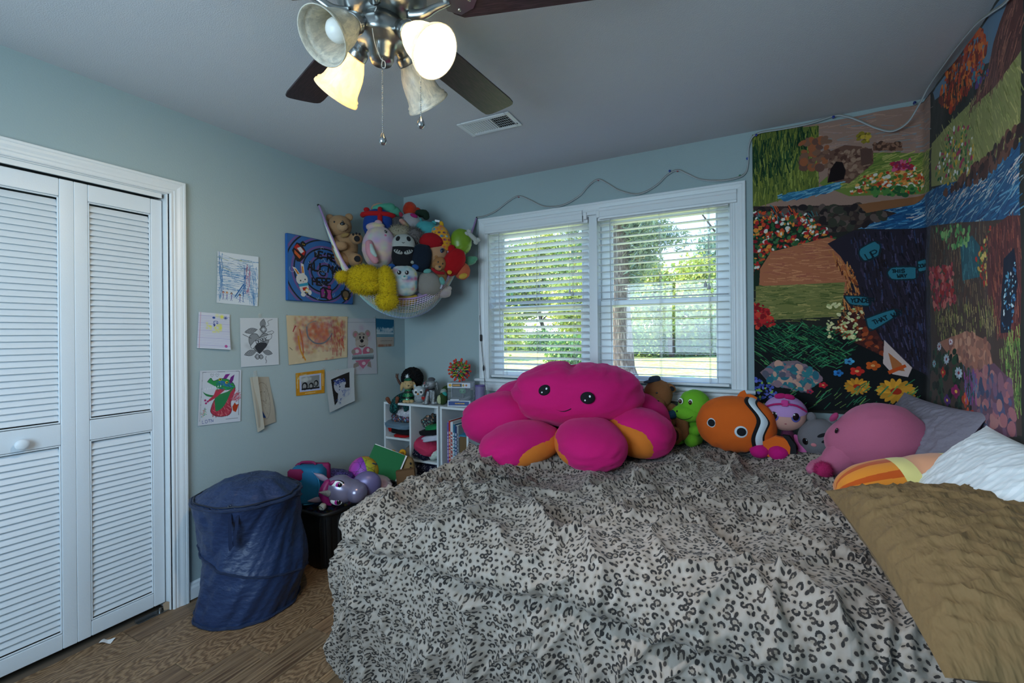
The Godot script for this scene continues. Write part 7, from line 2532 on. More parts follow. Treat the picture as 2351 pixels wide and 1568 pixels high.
func tapestry_print() -> ImageTexture:
	tg.seed = 88
	var q := Pic.new(1400, 1078, C("2a2a26"), 700.0)
	q.pg([0, -0.021, 0.847, 0.006, 0.832, 0.514, -0.004, 0.463], C("9a7a6c"))
	strokes(q, [0.271, 0.003, 0.846, 0.025, 0.84, 0.254, 0.27, 0.152], ["b08a78", "8f7a74", "a6867c", "7f8a8e"], 160, 0.09, 0.1)
	q.pg([0, -0.009, 0.309, 0.011, 0.307, 0.342, -0.003, 0.415], C("5f6a30"))
	strokes(q, [0, -0.006, 0.309, 0.023, 0.307, 0.342, -0.003, 0.39], ["7f8436", "4a5a2a", "929a4a", "2f4626", "6a7430"], 420, 0.09, 1.57)
	strokes(q, [0, -0.001, 0.29, 0.023, 0.25, 0.172, -0.002, 0.269], ["16301f", "24452a"], 120, 0.12, 1.57)
	dabs(q, [0.231, 0.075, 0.347, 0.076, 0.345, 0.235, 0.23, 0.237], ["6a4a40", "7d5a48", "9a5a3a"], 60, 0.02)
	q.pg([0.307, 0.319, 0.456, 0.188, 0.84, 0.264, 0.834, 0.454, 0.436, 0.407], C("6f7f3a"))
	strokes(q, [0.345, 0.337, 0.474, 0.192, 0.84, 0.264, 0.834, 0.454], ["7f9040", "a09a50", "566a30", "b0a860"], 260, 0.08, -0.2)
	q.pg([0.345, 0.314, 0.355, 0.157, 0.42, 0.137, 0.501, 0.164, 0.536, 0.193, 0.535, 0.258, 0.482, 0.303, 0.437, 0.34], C("6a4a3e"))
	dabs(q, [0.349, 0.303, 0.359, 0.158, 0.501, 0.164, 0.535, 0.251, 0.455, 0.321], ["8a6a58", "54382f", "7d5c4c", "9a7a66"], 110, 0.012)
	q.pg([0.345, 0.321, 0.36, 0.249, 0.383, 0.215, 0.41, 0.224, 0.423, 0.271, 0.415, 0.314], C("1c1214"))
	q.pg([0.483, 0.171, 0.531, 0.181, 0.53, 0.257, 0.488, 0.26], C("5a4038"))
	q.pg([0.536, 0.155, 0.647, 0.174, 0.65, 0.215, 0.536, 0.193], C("6d4a3c"))
	dabs(q, [0.536, 0.155, 0.647, 0.174, 0.65, 0.215, 0.536, 0.193], ["8a6450", "50362c"], 40, 0.01)
	dabs(q, [0.471, 0.085, 0.521, 0.091, 0.52, 0.146, 0.474, 0.139], ["8a7a2a", "c0a03a", "6a5a20"], 24, 0.012)
	q.pg([0.119, 0.36, 0.401, 0.323, 0.4, 0.361, 0.249, 0.384, 0.149, 0.393], C("2f6d8c"))
	strokes(q, [0.119, 0.355, 0.401, 0.325, 0.382, 0.376, 0.149, 0.393], ["4f90b0", "2a5f88", "78a8bc"], 70, 0.06, -0.25)
	q.pg([0.399, 0.57, 0.525, 0.464, 0.834, 0.454, 1.652, 0.527, 1.648, 0.765, 0.829, 0.635], C("24567f"))
	strokes(q, [0.417, 0.569, 0.542, 0.471, 0.834, 0.458, 1.652, 0.533, 1.648, 0.759, 0.829, 0.627], ["2f78a8", "1f4a78", "5f98b8", "8fa8b4", "1a3a66"], 520, 0.1, -0.22)
	strokes(q, [0.627, 0.542, 1.141, 0.519, 1.652, 0.567, 1.65, 0.646, 0.888, 0.587], ["c0a8a0", "a8b8c0", "d0c4c0"], 90, 0.07, -0.25)
	q.pg([0.003, 0.403, 0.454, 0.454, 0.627, 0.521, 0.453, 0.587, 0.266, 0.589, 0.002, 0.56], C("3a2c2a"))
	dabs(q, [0.024, 0.413, 0.454, 0.458, 0.61, 0.523, 0.435, 0.585, 0.023, 0.558], ["4f4038", "2a2224", "61504a", "3a3a30"], 160, 0.022)
	q.pg([0.472, 0.456, 0.661, 0.451, 0.774, 0.448, 0.694, 0.487, 0.507, 0.505], C("8a5a3a"))
	dabs(q, [0.436, 0.396, 0.5, 0.317, 0.703, 0.309, 0.775, 0.397, 0.71, 0.426], ["c05a2a", "e08a40", "d9cfc0", "4a6a30", "b03a28", "e0a860"], 260, 0.01)
	dabs(q, [0.526, 0.376, 0.711, 0.395, 0.71, 0.443, 0.525, 0.42], ["2a5a34", "4f8040"], 60, 0.012)
	dabs(q, [0.604, 0.27, 0.687, 0.264, 0.687, 0.313, 0.612, 0.304], ["b02a3a", "8a2a50", "d05a80"], 60, 0.01)
	q.pg([-0.004, 0.463, 0.128, 0.479, 0.343, 0.597, 0.434, 0.718, 0.415, 0.762, 0.265, 0.704, 0.105, 0.714, -0.008, 0.899], C("1d2f22"))
	dabs(q, [-0.003, 0.427, 0.248, 0.471, 0.416, 0.65, 0.425, 0.74, 0.226, 0.724, 0.064, 0.687, -0.007, 0.802], ["b0262a", "c84a2a", "e08a3a", "2f5a34", "3f7044", "d9d4c8", "8a1f28"], 520, 0.011)
	strokes(q, [0.003, 0.391, 0.129, 0.409, 0.306, 0.479, 0.286, 0.534, 0.013, 0.465], ["c03a2a", "d8582a", "3a7a80"], 40, 0.05, 1.2)
	q.pg([0.085, 0.665, 0.342, 0.609, 0.453, 0.653, 0.433, 0.874, 0.377, 1.006, 0.019, 0.996, 0.032, 0.756], C("b06a4a"))
	strokes(q, [0.096, 0.67, 0.342, 0.62, 0.443, 0.657, 0.415, 0.851, 0.063, 0.83], ["c07a54", "a8604a", "cf8a60"], 160, 0.08, 0.05)
	q.pg([0.01, 0.851, 0.415, 0.851, 0.395, 1.029, 0.008, 1.044], C("7a7a44"))
	strokes(q, [0.01, 0.851, 0.415, 0.855, 0.395, 1.041, 0.008, 1.057], ["8f8a50", "6a7040", "a8985a", "55602f"], 220, 0.07, 0)
	q.pg([0.342, 0.643, 0.453, 0.587, 0.83, 0.615, 0.808, 1.386, 0.588, 1.293, 0.449, 1.164, 0.423, 0.963, 0.451, 0.831, 0.397, 0.715], C("2a2430"))
	strokes(q, [0.435, 0.607, 0.829, 0.625, 0.809, 1.345, 0.605, 1.271, 0.494, 1.054, 0.487, 0.833], ["3a3348", "1c1822", "4a4460", "2f3a5a", "241c20"], 700, 0.06, 1.4)
	strokes(q, [0.342, 0.677, 0.451, 0.787, 0.494, 1.01, 0.457, 1.164, 0.338, 1.187, 0.404, 1.007, 0.424, 0.851], ["a8582a", "c47a40", "7a3a24", "d08a50", "5a2a20"], 360, 0.05, 1.35)
	q.pg([0.3, 1.141, 0.45, 1.008, 0.537, 1.098, 0.621, 1.292, 0.447, 1.319], C("4a2420"))
	dabs(q, [0.3, 1.164, 0.45, 1.031, 0.554, 1.142, 0.588, 1.293, 0.429, 1.298], ["8a3a22", "a8502a", "5a2a22", "3a1c1c"], 140, 0.016)
	q.pg([-0.009, 1.044, 0.339, 1.096, 0.622, 1.27, 0.809, 1.345, 0.805, 1.488, -0.013, 1.553], C("15181a"))
	strokes(q, [0.008, 1.044, 0.339, 1.073, 0.448, 1.253, 0.337, 1.3, 0.017, 1.31], ["1f5a3a", "2f7a4a", "174430", "4a8a50"], 220, 0.07, 0.6)
	strokes(q, [0.04, 1.045, 0.449, 1.097, 0.447, 1.297, 0.141, 1.306], ["1f5a3a", "3a8a5a", "174430"], 160, 0.07, -0.6)
	dabs(q, [-0.004, 0.947, 0.062, 0.962, 0.103, 1.07, -0.005, 1.093], ["b8262a", "d04030", "8a1a20"], 60, 0.014)
	dabs(q, [0.34, 0.937, 0.494, 1.01, 0.502, 1.164, 0.338, 1.141], ["d8cf9a", "e6dca0", "b8c080"], 80, 0.009)
	q.pg([0.027, 1.334, 0.091, 1.272, 0.202, 1.263, 0.299, 1.324, 0.317, 1.369, 0.24, 1.431, 0.079, 1.404], C("7d6a70"))
	dabs(q, [0.038, 1.329, 0.121, 1.278, 0.26, 1.303, 0.308, 1.365, 0.24, 1.424, 0.089, 1.398], ["a88078", "c89a88", "5a5a68", "2f6a78", "367a80", "8a707a"], 170, 0.02)
	dabs(q, [-0.001, 1.359, 0.069, 1.38, 0.14, 1.495, 0.004, 1.528], ["4a58a8", "6a70c0", "3a4a90", "88b050"], 90, 0.008)
	flower(q, 0.383, 1.326, 0.022, "2f78b8", "1c3a6a", 5)
	flower(q, 0.43, 1.264, 0.022, "4a9ac0", "1c3a6a", 5)
	flower(q, 0.462, 1.314, 0.03, "c02a22", "e0a060", 5)
	flower(q, 0.527, 1.284, 0.03, "c8581f", "e0a060", 5)
	flower(q, 0.259, 1.429, 0.016, "b03048", "1c3a6a", 5)
	flower(q, 0.317, 1.392, 0.02, "c0222f", "e0a060", 5)
	q.pg([0.572, 1.153, 0.622, 1.217, 0.679, 1.29, 0.663, 1.337, 0.604, 1.325, 0.567, 1.272], C("d0b8b0"))
	q.pg([0.588, 1.217, 0.638, 1.27, 0.651, 1.308, 0.604, 1.303], C("b0683a"))
	q.pg([0.584, 1.31, 0.652, 1.274, 0.658, 1.287, 0.591, 1.327], C("c8501f"))
	flower(q, 0.461, 1.392, 0.052, "d08a2a", "b03018", 16)
	flower(q, 0.617, 1.41, 0.075, "d8962f", "a8301a", 18)
	strokes(q, [0.14, 1.424, 0.748, 1.351, 0.735, 1.477, 0.14, 1.53], ["3f8a5a", "7fa050", "2a6a48"], 60, 0.07, -0.8)
	q.pg([0.876, 0.013, 1.579, 0.013, 1.661, 0.067, 1.658, 0.25, 1.387, 0.152, 0.903, 0.061], C("5f7a92"))
	q.pg([0.869, 0.245, 1.386, 0.229, 1.658, 0.211, 1.652, 0.527, 1.141, 0.501, 0.864, 0.442], C("8a8a54"))
	strokes(q, [0.898, 0.235, 1.385, 0.244, 1.658, 0.224, 1.653, 0.514, 1.186, 0.479], ["9a9a5c", "76783e", "b0a868", "868c50"], 420, 0.08, 1.1)
	dabs(q, [0.957, 0.085, 1.109, -0.044, 1.355, -0.007, 1.439, 0.118, 1.275, 0.177, 1.08, 0.194], ["b03a1c", "c8561f", "8a2a1a", "d8742a", "6a2418"], 360, 0.016)
	strokes(q, [1.061, 0.003, 1.237, 0.075, 1.214, 0.199, 1.007, 0.144], ["3a2a22", "241a18"], 40, 0.1, 1.5)
	q.pg([1.487, 0.129, 1.606, 0.031, 1.661, 0.067, 1.658, 0.25, 1.515, 0.275, 1.273, 0.258, 1.191, 0.275, 1.386, 0.229], C("5a3330"))
	strokes(q, [1.503, 0.138, 1.62, 0.053, 1.661, 0.08, 1.658, 0.237, 1.515, 0.275, 1.233, 0.258], ["7a4a42", "452624", "96604e"], 160, 0.09, -1)
	dabs(q, [0.893, 0.391, 1.054, 0.256, 1.272, 0.324, 1.306, 0.516, 1.047, 0.511], ["2f5a34", "e0dcd4", "c8a03a", "a83a5a", "4f7a40"], 200, 0.01)
	dabs(q, [1.257, 0.118, 1.388, 0.136, 1.421, 0.199, 1.294, 0.202], ["3a7a8a", "5a3a7a", "b04a30"], 50, 0.012)
	dabs(q, [1.287, 0.494, 1.511, 0.476, 1.653, 0.474, 1.652, 0.527, 1.379, 0.553, 0.945, 0.503], ["4a2c28", "6a4438", "32201f"], 120, 0.02)
	q.pg([0.835, 0.616, 1.648, 0.759, 1.635, 1.435, 0.81, 1.508], C("4a3a34"))
	strokes(q, [0.847, 0.628, 1.409, 0.731, 1.403, 1.007, 0.836, 1.019], ["6a4a3a", "7d6a50", "4a5a58", "5a3a34", "8a6a50"], 420, 0.07, 1.5)
	q.pg([1.157, 0.75, 1.282, 0.746, 1.344, 0.797, 1.335, 0.908, 1.175, 0.909], C("2a5a66"))
	strokes(q, [1.166, 0.755, 1.338, 0.78, 1.327, 0.907, 1.176, 0.901], ["3a7a84", "4a8a90", "24505c"], 60, 0.05, 1.5)
	dabs(q, [0.887, 0.636, 1.263, 0.702, 1.241, 0.781, 1.041, 0.759], ["5a9a58", "3f7a48", "8ab870"], 60, 0.014)
	dabs(q, [0.824, 0.816, 1.087, 0.829, 1.106, 0.992, 0.876, 1.021], ["8a3040", "b04a50", "a02a2a", "c87068"], 160, 0.016)
	dabs(q, [1.299, 0.839, 1.443, 0.738, 1.489, 0.806, 1.387, 0.975], ["b8332a", "c8a04a", "4a7040", "d8c070"], 120, 0.01)
	q.pg([1.409, 0.762, 1.565, 0.734, 1.648, 0.752, 1.641, 1.153, 1.498, 1.129, 1.403, 1.007], C("5a3030"))
	strokes(q, [1.415, 0.77, 1.565, 0.741, 1.648, 0.759, 1.641, 1.139, 1.467, 1.114], ["7a4038", "a05a44", "452228", "8a5048", "642c30"], 320, 0.07, 1.5)
	q.pg([1.533, 0.87, 1.604, 0.845, 1.621, 0.963, 1.585, 1.113, 1.513, 1.114, 1.507, 0.983], C("101c33"))
	dabs(q, [1.532, 0.927, 1.612, 0.881, 1.602, 1.099, 1.522, 1.107], ["5aa0c0", "9ad0e0", "2f6a98", "d8e8ee"], 70, 0.006)
	strokes(q, [0.876, 1.021, 1.437, 0.994, 1.498, 1.114, 0.927, 1.158], ["b0a060", "8f8a50", "6a7a3a", "c8b878"], 200, 0.05, 1.5)
	strokes(q, [1.497, 1.158, 1.642, 1.099, 1.637, 1.368, 1.552, 1.368], ["4f7a38", "7a9a4a", "a0b060"], 160, 0.06, 1.5)
	q.pg([0.927, 1.158, 1.213, 1.108, 1.4, 1.146, 1.464, 1.233, 1.25, 1.266, 1.077, 1.227], C("a8705c"))
	q.pg([1.25, 1.266, 1.465, 1.218, 1.582, 1.266, 1.606, 1.442, 1.321, 1.51, 1.226, 1.421], C("6a4a5c"))
	dabs(q, [0.954, 1.157, 1.233, 1.113, 1.45, 1.159, 1.448, 1.232, 1.23, 1.26], ["b8806a", "8a5a50", "c8947a", "96685a"], 70, 0.02)
	dabs(q, [1.257, 1.282, 1.464, 1.227, 1.577, 1.281, 1.585, 1.432, 1.34, 1.498], ["a86a70", "54587a", "7a5a74", "b07a78", "3f4a68", "8a6070"], 90, 0.026)
	dabs(q, [0.819, 1.181, 1.078, 1.19, 1.269, 1.298, 1.284, 1.493, 0.811, 1.487], ["15201c", "1f3428", "2a4a34"], 120, 0.022)
	flower(q, 0.927, 1.178, 0.024, "c8c8d4", "8a2a3a", 9)
	flower(q, 1.019, 1.23, 0.028, "b8c4d0", "8a2a3a", 9)
	flower(q, 1.122, 1.281, 0.03, "b0c0cc", "8a2a3a", 9)
	flower(q, 0.869, 1.259, 0.022, "9ac0cc", "8a2a3a", 9)
	flower(q, 1.055, 1.155, 0.018, "d8c8d0", "8a2a3a", 9)
	flower(q, 0.987, 1.289, 0.028, "b02820", "e0b04a", 4)
	flower(q, 1.097, 1.36, 0.034, "8a1f5a", "e0b04a", 4)
	flower(q, 1.024, 1.406, 0.03, "5a2a7a", "e0b04a", 4)
	flower(q, 1.185, 1.384, 0.036, "c8481f", "e0b04a", 4)
	strokes(q, [1.167, 1.256, 1.289, 1.263, 1.306, 1.375, 1.185, 1.393], ["8a3a8a", "3a7aa0", "b04a9a"], 90, 0.05, 1.5)
	dabs(q, [1.141, 1.425, 1.286, 1.411, 1.284, 1.469, 1.161, 1.492], ["c03a28", "d8562f"], 40, 0.012)
	q.pg([0.479, 0.683, 0.537, 0.653, 0.561, 0.677, 0.551, 0.728, 0.496, 0.748, 0.474, 0.711], C("2f7484"))
	q.curve([0.479, 0.683, 0.537, 0.653, 0.561, 0.677, 0.551, 0.728, 0.496, 0.748, 0.474, 0.711, 0.479, 0.683], 0.006, C("1a3038"))
	q.pg([0.586, 0.818, 0.605, 0.791, 0.698, 0.796, 0.697, 0.851, 0.605, 0.851], C("2f7484"))
	q.curve([0.586, 0.818, 0.605, 0.791, 0.698, 0.796, 0.697, 0.851, 0.605, 0.851, 0.586, 0.818], 0.006, C("1a3038"))
	q.pg([0.41, 0.922, 0.507, 0.935, 0.512, 0.979, 0.436, 0.968], C("2f7484"))
	q.curve([0.41, 0.922, 0.507, 0.935, 0.512, 0.979, 0.436, 0.968, 0.41, 0.922], 0.006, C("1a3038"))
	q.pg([0.499, 1.043, 0.61, 1, 0.623, 1.03, 0.53, 1.102, 0.508, 1.089], C("2f7484"))
	q.curve([0.499, 1.043, 0.61, 1, 0.623, 1.03, 0.53, 1.102, 0.508, 1.089, 0.499, 1.043], 0.006, C("1a3038"))
	q.pg([0.705, 0.767, 0.752, 0.762, 0.763, 0.813, 0.711, 0.818], C("2f7484"))
	q.curve([0.705, 0.767, 0.752, 0.762, 0.763, 0.813, 0.711, 0.818, 0.705, 0.767], 0.006, C("1a3038"))
	q.text("UP", 0.497, 0.715, 0.0341, C("10242c"), 0.0045, -0.42, 1.15)
	q.text("THIS", 0.605, 0.802, 0.01612, C("10242c"), 0.0045, 0.02, 1.15)
	q.text("WAY", 0.625, 0.827, 0.01612, C("10242c"), 0.0045, 0.02, 1.15)
	q.text("YONDER", 0.439, 0.937, 0.02108, C("10242c"), 0.0045, 0.05, 1.15)
	q.text("THAT WAY", 0.524, 1.056, 0.02108, C("10242c"), 0.0045, -0.42, 1.15)
	q.text("DOWN", 0.708, 0.784, 0.01612, C("10242c"), 0.0045, -0.05, 1.15)
	# printed cloth is a little soft
	q.im.resize(900, 693, Image.INTERPOLATE_LANCZOS)
	q.im.resize(1400, 1078, Image.INTERPOLATE_CUBIC)
	return q.tex()

func build_tapestry() -> void:
	var n := FastNoiseLite.new()
	n.seed = 61
	n.frequency = 1.0
	var Wt := 2.0
	var Ht := 1.525
	var b := MB.new()
	var f := func(s: float, y: float, off: float) -> Vector3:
		# along the back wall, round the corner in a soft bend, then along the right wall
		var r := 0.05
		var s1 := 0.735 - r
		var arc := r * PI / 2
		var bulge: float = 0.006 + off + 0.008 * (0.5 + n.get_noise_2d(s * 2.0, y * 1.5)) + 0.004 * sin(s * 9.0 + n.get_noise_2d(s * 3.0, y) * 2.0)
		if s < s1:
			return V(2.515 + s, y, bulge)
		elif s < s1 + arc:
			var a := (s - s1) / r
			return V(2.515 + s1 + sin(a) * (r - bulge), y, bulge + (1.0 - cos(a)) * (r - bulge))
		return V(W - 0.012 - bulge, y, r + s - s1 - arc)
	b.grid(160, 60, func(u: float, w: float):
		var s := u * Wt
		var top := 2.418 - 0.006 * absf(sin(s * 5.5)) + (0.0 if s > 0.02 else 0.0)
		return f.call(s, lerpf(0.895, top, w), 0.0), false, Vector2(1, -1), Vector2(0, 1))
	var t := thing("tapestry", "printed storybook garden tapestry with a stream, great tree and signposts hung round the corner", "tapestry")
	part("cloth", b.mesh(), mt(Color(1, 1, 1), 0.85, {"tex": tapestry_print(), "rim": 0.15}), t)
	# white cord running over the wall, held by pins
	var cm := mt(C("8f8f88"), 0.6)
	var cw := mt(C("b0b6ba"), 0.5)
	var ps := [V(0.712, 2.186, 0.012), V(0.787, 2.189, 0.012), V(0.877, 2.215, 0.012), V(0.97, 2.265, 0.012), V(1.055, 2.293, 0.012), V(1.14, 2.255, 0.012), V(1.222, 2.206, 0.012), V(1.30, 2.181, 0.022), V(1.40, 2.181, 0.024), V(1.505, 2.227, 0.012), V(1.57, 2.285, 0.012), V(1.633, 2.315, 0.012), V(1.70, 2.275, 0.012), V(1.765, 2.226, 0.012), V(1.86, 2.184, 0.022), V(1.93, 2.186, 0.022), V(2.005, 2.224, 0.012), V(2.06, 2.27, 0.012), V(2.119, 2.291, 0.012), V(2.18, 2.255, 0.012), V(2.25, 2.212, 0.012), V(2.36, 2.186, 0.022), V(2.445, 2.19, 0.022), V(2.482, 2.215, 0.012), V(2.494, 2.27, 0.012), V(2.497, 2.347, 0.014), V(2.515, 2.40, 0.02), V(2.56, 2.417, 0.024), V(2.66, 2.413, 0.026), V(2.78, 2.414, 0.028), V(2.89, 2.430, 0.028), V(2.94, 2.415, 0.028), V(2.99, 2.382, 0.030), V(3.06, 2.327, 0.034), V(3.12, 2.296, 0.045), V(3.17, 2.315, 0.075), V(3.20, 2.37, 0.13), V(3.215, 2.415, 0.21), V(3.222, 2.428, 0.36), V(3.222, 2.425, 0.52), V(3.222, 2.41, 0.68), V(3.222, 2.378, 0.80), V(3.222, 2.35, 0.92), V(3.222, 2.38, 1.1)]
	t = thing("cord", "grey white twin cord draped in waves above the window and tapestry", "cord")
	for k in 2:
		b = MB.new()
		var pp := []
		for p in spline(ps, 6):
			pp.append(p + V(0, 0.0028 * (1 if k == 0 else -1), 0.001 * k))
		b.tube(pp, 0.0028, 7)
		part("strand", b.mesh(), cm if k == 0 else cw, t)
	# black inline switch cord hanging left of the window
	t = thing("lamp_cord", "black power cord with an inline switch hanging beside the window casing", "cord")
	b = MB.new()
	b.tube(spline([V(0.728, 2.16, 0.026), V(0.734, 1.95, 0.028), V(0.739, 1.79, 0.028), V(0.735, 1.6, 0.028), V(0.738, 1.46, 0.030)], 8), 0.0022, 6)
	part("white_lead", b.mesh(), cw, t)
	b = MB.new()
	b.tube(spline([V(0.738, 1.46, 0.030), V(0.74, 1.42, 0.032), V(0.747, 1.313, 0.034), V(0.755, 1.218, 0.034), V(0.768, 1.091, 0.036), V(0.784, 0.985, 0.046), V(0.80, 0.92, 0.06), V(0.835, 0.83, 0.10)], 8), 0.0022, 6)
	part("black_lead", b.mesh(), M.black, t)
	b = MB.new()
	b.box(V(0.748, 1.295, 0.034), V(0.016, 0.05, 0.014), 0.005)
	part("switch", b.mesh(), M.black, t)
	b = MB.new()
	b.lathe([Vector2(0.0025, -0.022), Vector2(0.005, -0.014), Vector2(0.0065, 0.0), Vector2(0.005, 0.014), Vector2(0.0025, 0.022)], 12, V(0.770, 1.075, 0.037))
	part("connector", b.mesh(), M.black, t)
	# push pins
	var pins := [["e", V(1.055, 2.289, 0.0), "8f1a22", "red push pin holding the first wave of the cord"], ["e", V(1.633, 2.312, 0.0), "8f1a22", "red push pin holding the second wave of the cord"], ["e", V(2.119, 2.286, 0.0), "8f1a22", "red push pin holding the third wave of the cord"], ["e", V(2.075, 2.293, 0.0), "1c3f9a", "blue push pin beside the third wave of the cord"], ["e", V(2.452, 2.200, 0.0), "1c7a4a", "green push pin at the window casing corner"], ["e", V(2.490, 2.29, 0.0), "1c3f9a", "blue push pin beside the tapestry edge"], ["e", V(2.535, 2.405, 0.018), "1c2f8a", "blue push pin at the tapestry's top corner"], ["e", V(2.885, 2.424, 0.02), "1c2f8a", "blue push pin in the middle of the tapestry's top edge"], ["e", V(3.205, 2.415, 0.03), "16236a", "dark blue push pin near the room corner"]]
	for p in pins:
		var pn := thing("push_pin", p[3], "pin", p[1], 0, "push pins on the back wall")
		b = MB.new()
		b.lathe([Vector2(0.0, 0.0), Vector2(0.0045, 0.0), Vector2(0.005, 0.002), Vector2(0.003, 0.004), Vector2(0.003, 0.009), Vector2(0.006, 0.011), Vector2(0.0062, 0.0135), Vector2(0.0, 0.014)], 14, Vector3.ZERO, R3(90, 0, 0))
		part("head", b.mesh(), mt(C(p[2]), 0.35), pn)

# ================================================================ laundry hamper, black tote and what lies on it
func build_tote() -> void:
	var navy := mt(C("1f3358"), 0.48, {"bump": T.wrinkle, "bs": 0.35, "uv": Vector3(3, 2, 1), "rim": 0.15})
	var n := FastNoiseLite.new()
	n.seed = 17
	n.frequency = 1.0
	var t := thing("laundry_hamper", "navy nylon pop up laundry hamper with a zipped lid", "hamper", V(0.278, 0, 1.468), -0.3)
	var R := 0.235
	var Hh := 0.535
	var rad := func(a: float, y: float) -> float:
		# the spiral wire pushes the cloth out, between its turns it sinks in
		var turn := fposmod(y / Hh * 1.5 - a / TAU + 0.42, 1.0)
		var dl := minf(turn, 1.0 - turn)
		var wire := exp(-pow(dl / 0.035, 2.0))
		var r := R * (1.0 + 0.03 * y / Hh) - 0.012 * (1.0 - exp(-pow(dl / 0.3, 2.0))) + 0.004 * wire
		r += 0.016 * n.get_noise_2d(cos(a) * 2.0 + 9.0, y * 5.0 + sin(a) * 2.0)
		r += 0.0025 * sin(a * 70.0) * exp(-pow((turn - 0.05) / 0.035, 2.0))
		# bulge in the belly
		r += 0.02 * sin(clampf(y / Hh, 0, 1) * PI * 2.0 + a)
		return r
	var b := MB.new()
	b.grid(120, 60, func(u: float, w: float):
		var a := -u * TAU
		var y := w * Hh
		var r: float = rad.call(a, y)
		return V(cos(a) * r, y + 0.002, sin(a) * r * 0.98), true, Vector2(1, 1))
	part("body", b.mesh(), navy, t)
	b = MB.new()
	b.grid(120, 14, func(u: float, w: float):
		var a := -u * TAU
		var r0: float = rad.call(a, Hh)
		var r := r0 * (1.0 - w)
		var y := Hh + 0.012 + 0.075 * pow(sin(minf(w * 1.5, 1.0) * PI / 2), 1.3) + 0.012 * n.get_noise_2d(cos(a) * r * 9.0, sin(a) * r * 9.0)
		y += 0.003 * sin(a * 46.0) * exp(-w * 4.0) * smoothstep(-0.2, 0.6, sin(a))
		return V(cos(a) * r, y, sin(a) * r * 0.98), true, Vector2(1, 0.6))
	part("lid", b.mesh(), navy, t)
	for q in [[Hh + 0.008, 0.0075, 0.004], [0.008, 0.0075, 0.002]]:
		var ring := []
		for k in 65:
			var a := TAU * k / 64.0
			var r: float = rad.call(-a, q[0]) + q[2]
			ring.append(V(cos(a) * r, q[0], -sin(a) * r * 0.98))
		b = MB.new()
		b.tube(ring, q[1], 8, false)
		part("hoop", b.mesh(), navy, t)
	var wire := []
	for k in 90:
		var a := -1.2 - k * 0.075
		var y := Hh * 0.04 + k / 89.0 * Hh * 0.9
		var ring := -a / TAU
		var yy := fposmod((a / TAU - 0.42), 1.0)
		wire.append(V(0, 0, 0))
	# binding over the spiral wire: follow turn = 0
	wire = []
	for k in 140:
		var y := Hh * k / 139.0
		var a := (y / Hh * 1.5 + 0.42) * TAU
		var r: float = rad.call(a, y) + 0.0015
		wire.append(V(cos(a) * r, y + 0.004, sin(a) * r * 0.98))
	b = MB.new()
	b.tube(wire, 0.0055, 6)
	part("spiral_binding", b.mesh(), navy, t)
	var zp := []
	for k in 65:
		var a := TAU * k / 64.0
		var r: float = rad.call(-a, Hh) - 0.008
		zp.append(V(cos(a) * r, Hh + 0.019, -sin(a) * r * 0.98))
	b = MB.new()
	b.tube(zp, 0.004, 6, false)
	part("zipper", b.mesh(), mt(C("141a2a"), 0.5), t)
	b = MB.new()
	b.box(V(0, 0, 0), V(0.018, 0.004, 0.008), 0.001)
	b.tube([V(0.009, 0, 0), V(0.016, 0.003, 0.006), V(0.026, 0.0, 0.004)], 0.0016, 6)
	var za := 0.66
	part("zipper_pull", b.mesh(), M.chrome, t, TF(V(cos(za) * 0.232, Hh + 0.026, sin(za) * 0.228), R3(0, -20, 0)))
	# carrying strap hanging in a loop on the front
	b = MB.new()
	var sa := 0.57
	b.grid(16, 4, func(u: float, w: float):
		var lp := sin(u * PI)
		var aa := sa + (w - 0.5) * 0.06 + 0.13 * (u - 0.5)
		var r := 0.244 + 0.026 * lp
		return V(cos(aa) * r, Hh - 0.005 - 0.14 * pow(lp, 0.8) - 0.02 * w, sin(aa) * r))
	part("strap", b.mesh(), mt(C("17233f"), 0.7), t)
	# tote
	var blk := mt(C("141618"), 0.42, {"bump": T.fine, "bs": 0.05, "tri": 8.0})
	t = thing("storage_tote", "black plastic storage tote without a lid, heaped with toys", "tote", V(0.225, 0, 0.825))
	var hx := 0.178
	var hz := 0.305
	b = MB.new()
	var prof := func(u: float, y: float, inset: float) -> Vector3:
		var a := -u * TAU
		var e := 2.0 / 7.0
		var c := signf(cos(a)) * pow(absf(cos(a)), e)
		var s := signf(sin(a)) * pow(absf(sin(a)), e)
		var k := 0.93 + 0.07 * y / 0.33
		var rib := 0.005 * (1.0 if fposmod(a * 10.0 / TAU, 1.0) < 0.5 else -1.0) * (1.0 if y < 0.27 else 0.0)
		return V(c * (hx * k + rib - inset), y, s * (hz * k + rib - inset))
	b.grid(160, 12, func(u: float, w: float): return prof.call(u, 0.005 + w * 0.315, 0.0), true)
	b.grid(160, 2, func(u: float, w: float): return prof.call(u, 0.32 - w * 0.30, 0.006), true)
	part("body", b.mesh(), blk, t)
	b = MB.new()
	b.box(V(0, 0.018, 0), V(hx * 1.8, 0.006, hz * 1.8))
	part("bottom", b.mesh(), blk, t)
	b = MB.new()
	var ring := []
	for k in 97:
		var p: Vector3 = prof.call(k / 96.0, 0.322, -0.010)
		ring.append(p)
	b.tube(ring, 0.011, 8, false)
	part("rim", b.mesh(), blk, t)
	var fill := MB.new()
	fill.grid(24, 30, func(u: float, w: float): return V((0.5 - u) * hx * 1.75, 0.27 + 0.05 * n.get_noise_2d(u * 3.0, w * 4.0), (w - 0.5) * hz * 1.8))
	solo("toy_heap", fill.mesh(), print_mat("3a3440", ["4a6a9a", "8a3a5a", "2a2a30", "70608a", "8a8040"], 23, 40, 5, 12), "jumbled toys filling the black tote", "toys", TF(V(0.225, 0, 0.825))).set_meta("kind", "stuff")
